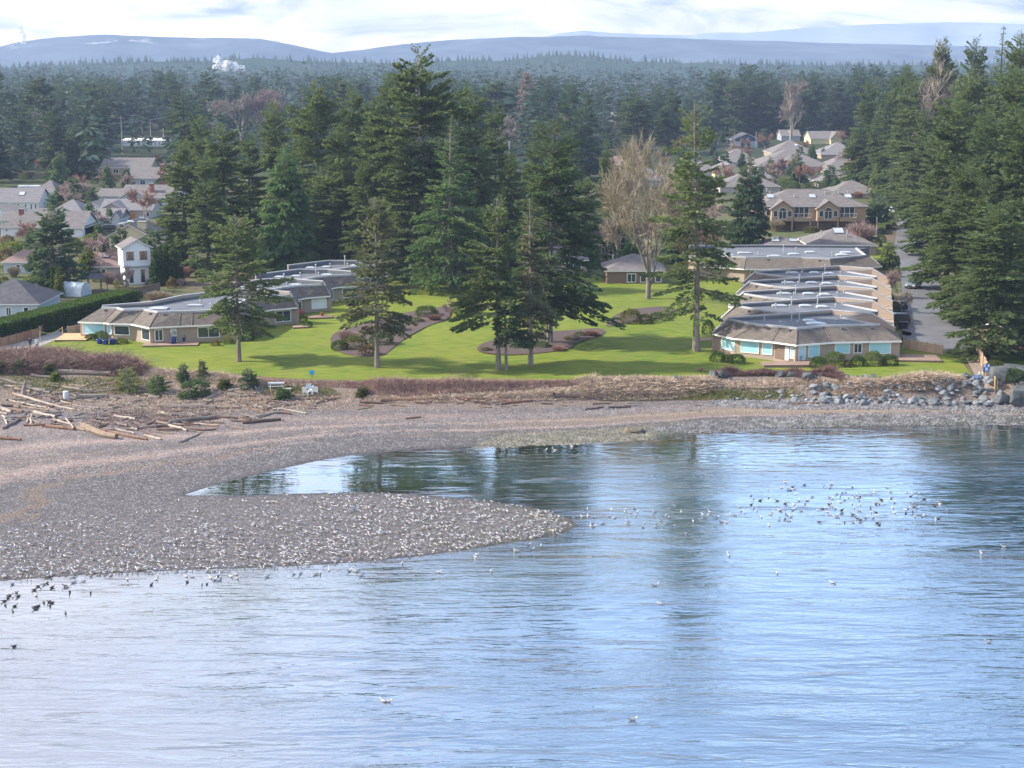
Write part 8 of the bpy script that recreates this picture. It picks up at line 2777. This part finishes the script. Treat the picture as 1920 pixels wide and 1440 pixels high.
# swimming gulls: the raft on the right, the line off the spit, stragglers
n = 0
for i in range(120):
    a, r = rng.uniform(0, 6.28), rng.random() ** .6
    px, py = 1590 + math.cos(a) * r * 205, 946 + math.sin(a) * r * 38 + (math.cos(a) * r * 10)
    x, y = P(px, py, 0)
    if rng.random() < .72:
        bird(GF, x, y, 0, 'gull swimming in the loose raft of birds on the right', 'gull', 'birds swimming in the right-hand raft', rng.uniform(.72, .95))
    else:
        bird(DK, x, y, 0, 'small dark duck swimming in the loose raft of birds on the right', 'duck', 'birds swimming in the right-hand raft', rng.uniform(.8, 1.0), 'duck')
for i in range(62):
    u = rng.random() ** 1.3
    px, py = 1075 + u * 420, 975 + rng.gauss(0, 11) - u * 8
    x, y = P(px, py, 0)
    if terrain(np.array([x]), np.array([y]))[0] < 0.02:
        bird(GF, x, y, 0, 'gull swimming in the line that trails off the tip of the spit', 'gull', 'gulls swimming off the spit tip', rng.uniform(.72, .95))
for i in range(40):
    px = rng.uniform(0, 1050)
    py = float(np.interp(px, [0, 300, 500, 700, 880, 1050], [1094, 1080, 1072, 1060, 1038, 1010])) + abs(rng.gauss(0, 9)) + 2
    x, y = P(px, py, 0)
    bird(GF, x, y, 0, 'gull swimming just off the seaward edge of the spit', 'gull', 'gulls swimming off the spit edge', rng.uniform(.9, 1.1))
for px, py in [(15, 1121), (10, 1135), (28, 1137), (18, 1118), (34, 1119), (24, 1147), (82, 1130), (92, 1129), (96, 1131), (67, 1139), (72, 1137), (94, 1136), (8, 1128), (66, 1143), (123, 1150), (31, 1112), (65, 1107), (98, 1102), (72, 1100), (131, 1111), (170, 1112), (123, 1100), (26, 1213), (88, 1093), (284, 1097), (351, 1092), (388, 1096)]:
    x, y = P(px, py, 0)
    bird(DK, x, y, 0, 'dark duck swimming in the cluster at the lower left', 'duck', 'dark ducks at the lower left', rng.uniform(.9, 1.1), 'duck')
for px, py, lab in [(718, 1315, 'left of two gulls side by side alone on the open foreground water'), (728, 1316, 'right of two gulls side by side alone on the open foreground water'), (1187, 1350, 'lone gull on the open foreground water right of centre'), (1853, 1205, 'lone gull on the water near the right edge'),
                    (1561, 1093, 'lone gull below the raft of birds'), (1457, 1075, 'small lone bird below the left end of the raft'), (1238, 1133, 'lone gull midway down the water right of centre'), (1229, 1098, 'lone gull below the line of swimmers'), (1366, 1042, 'lone gull between the line and the raft'),
                    (1840, 1038, 'lone gull below the right end of the raft, left of two'), (1882, 1026, 'lone gull below the right end of the raft, right of two'), (1472, 905, 'lone bird swimming above the raft'), (822, 1074, 'lone gull off the middle of the spit, left of two'), (921, 1072, 'lone gull off the middle of the spit, right of two'), (677, 1080, 'lone gull off the left half of the spit'),
                    (1040, 845, 'leftmost gull on the dark water below the big fir reflection'), (1072, 838, 'uppermost gull on the dark water below the big fir reflection'), (1022, 846, 'gull at the left among those near the far shore')]:
    x, y = P(px, py, 0)
    bird(GF, x, y, 0.0, lab, 'gull', None, 1.1)
# ------------------------------------------------------------------ small garden trees that fill the ground between houses
rng = random.Random(808)
SMALL = [conifer('garden_tree', 850 + k, 7, (2.0, 1.6, 2.4)[k], 0.0, ('cedar', 'cedar', 'fir')[k], 80, 34, 0.8, mats=((LF_DARK, LF_CEDAR, LF_BLUE)[k], BARK), irreg=0.25, sticks=False, low=.2) for k in range(3)]
SBARE = [bare_tree('garden_bare_tree', 860 + k, 7, 3.2, 4, 0.05, (TW_PINK, TW_RUST)[k], TW_GREY, 0.4, ntop=6) for k in range(2)]
for reg, n, side in (([(1330, 300), (1350, 268), (1620, 264), (1640, 330), (1640, 370), (1340, 372)], 46, 'right'), ([(60, 345), (70, 300), (190, 300), (190, 345)], 12, 'left'), ([(90, 440), (100, 352), (345, 350), (345, 420)], 18, 'left'),
                     ([(1120, 440), (1125, 290), (1335, 285), (1345, 440)], 34, 'right'), ([(1105, 508), (1110, 452), (1335, 452), (1330, 500), (1250, 505)], 26, 'right'), ([(0, 520), (0, 455), (170, 455), (330, 490), (340, 530)], 12, 'left')):
    for _ in range(n):
        for _t in range(60):
            px, py = rng.uniform(min(p[0] for p in reg), max(p[0] for p in reg)), rng.uniform(min(p[1] for p in reg), max(p[1] for p in reg))
            if in_px(reg, px, py): break
        g = G(px, py)
        s = rng.uniform(.5, 1.25)
        if rng.random() < .6:
            plant_tree('garden_tree', 'small dark evergreen in the gardens among the %s hand houses' % side, 'garden tree', g, rng.choice(SMALL), 'garden trees among the houses', rng.uniform(0, 6), (s, s, s))
        else:
            plant_tree('bare_tree', 'small leafless pinkish tree in the gardens among the %s hand houses' % side, 'bare tree', g, rng.choice(SBARE), 'leafless garden trees among the houses', rng.uniform(0, 6), (s, s, s))

# a dark row of firs right behind the far right houses
for i in range(15):
    px = 1340 + i * 20.5 + rng.uniform(-7, 7)
    g = G(px, rng.uniform(252, 262))
    h = rng.uniform(.85, 1.2)
    plant_tree('fir_tree', 'dark conifer in the row of firs directly behind the far right houses', 'conifer', g, FARM[rng.randrange(8)], 'row of firs behind the far right houses', rng.uniform(0, 6), (h * 1.15, h * 1.15, h))
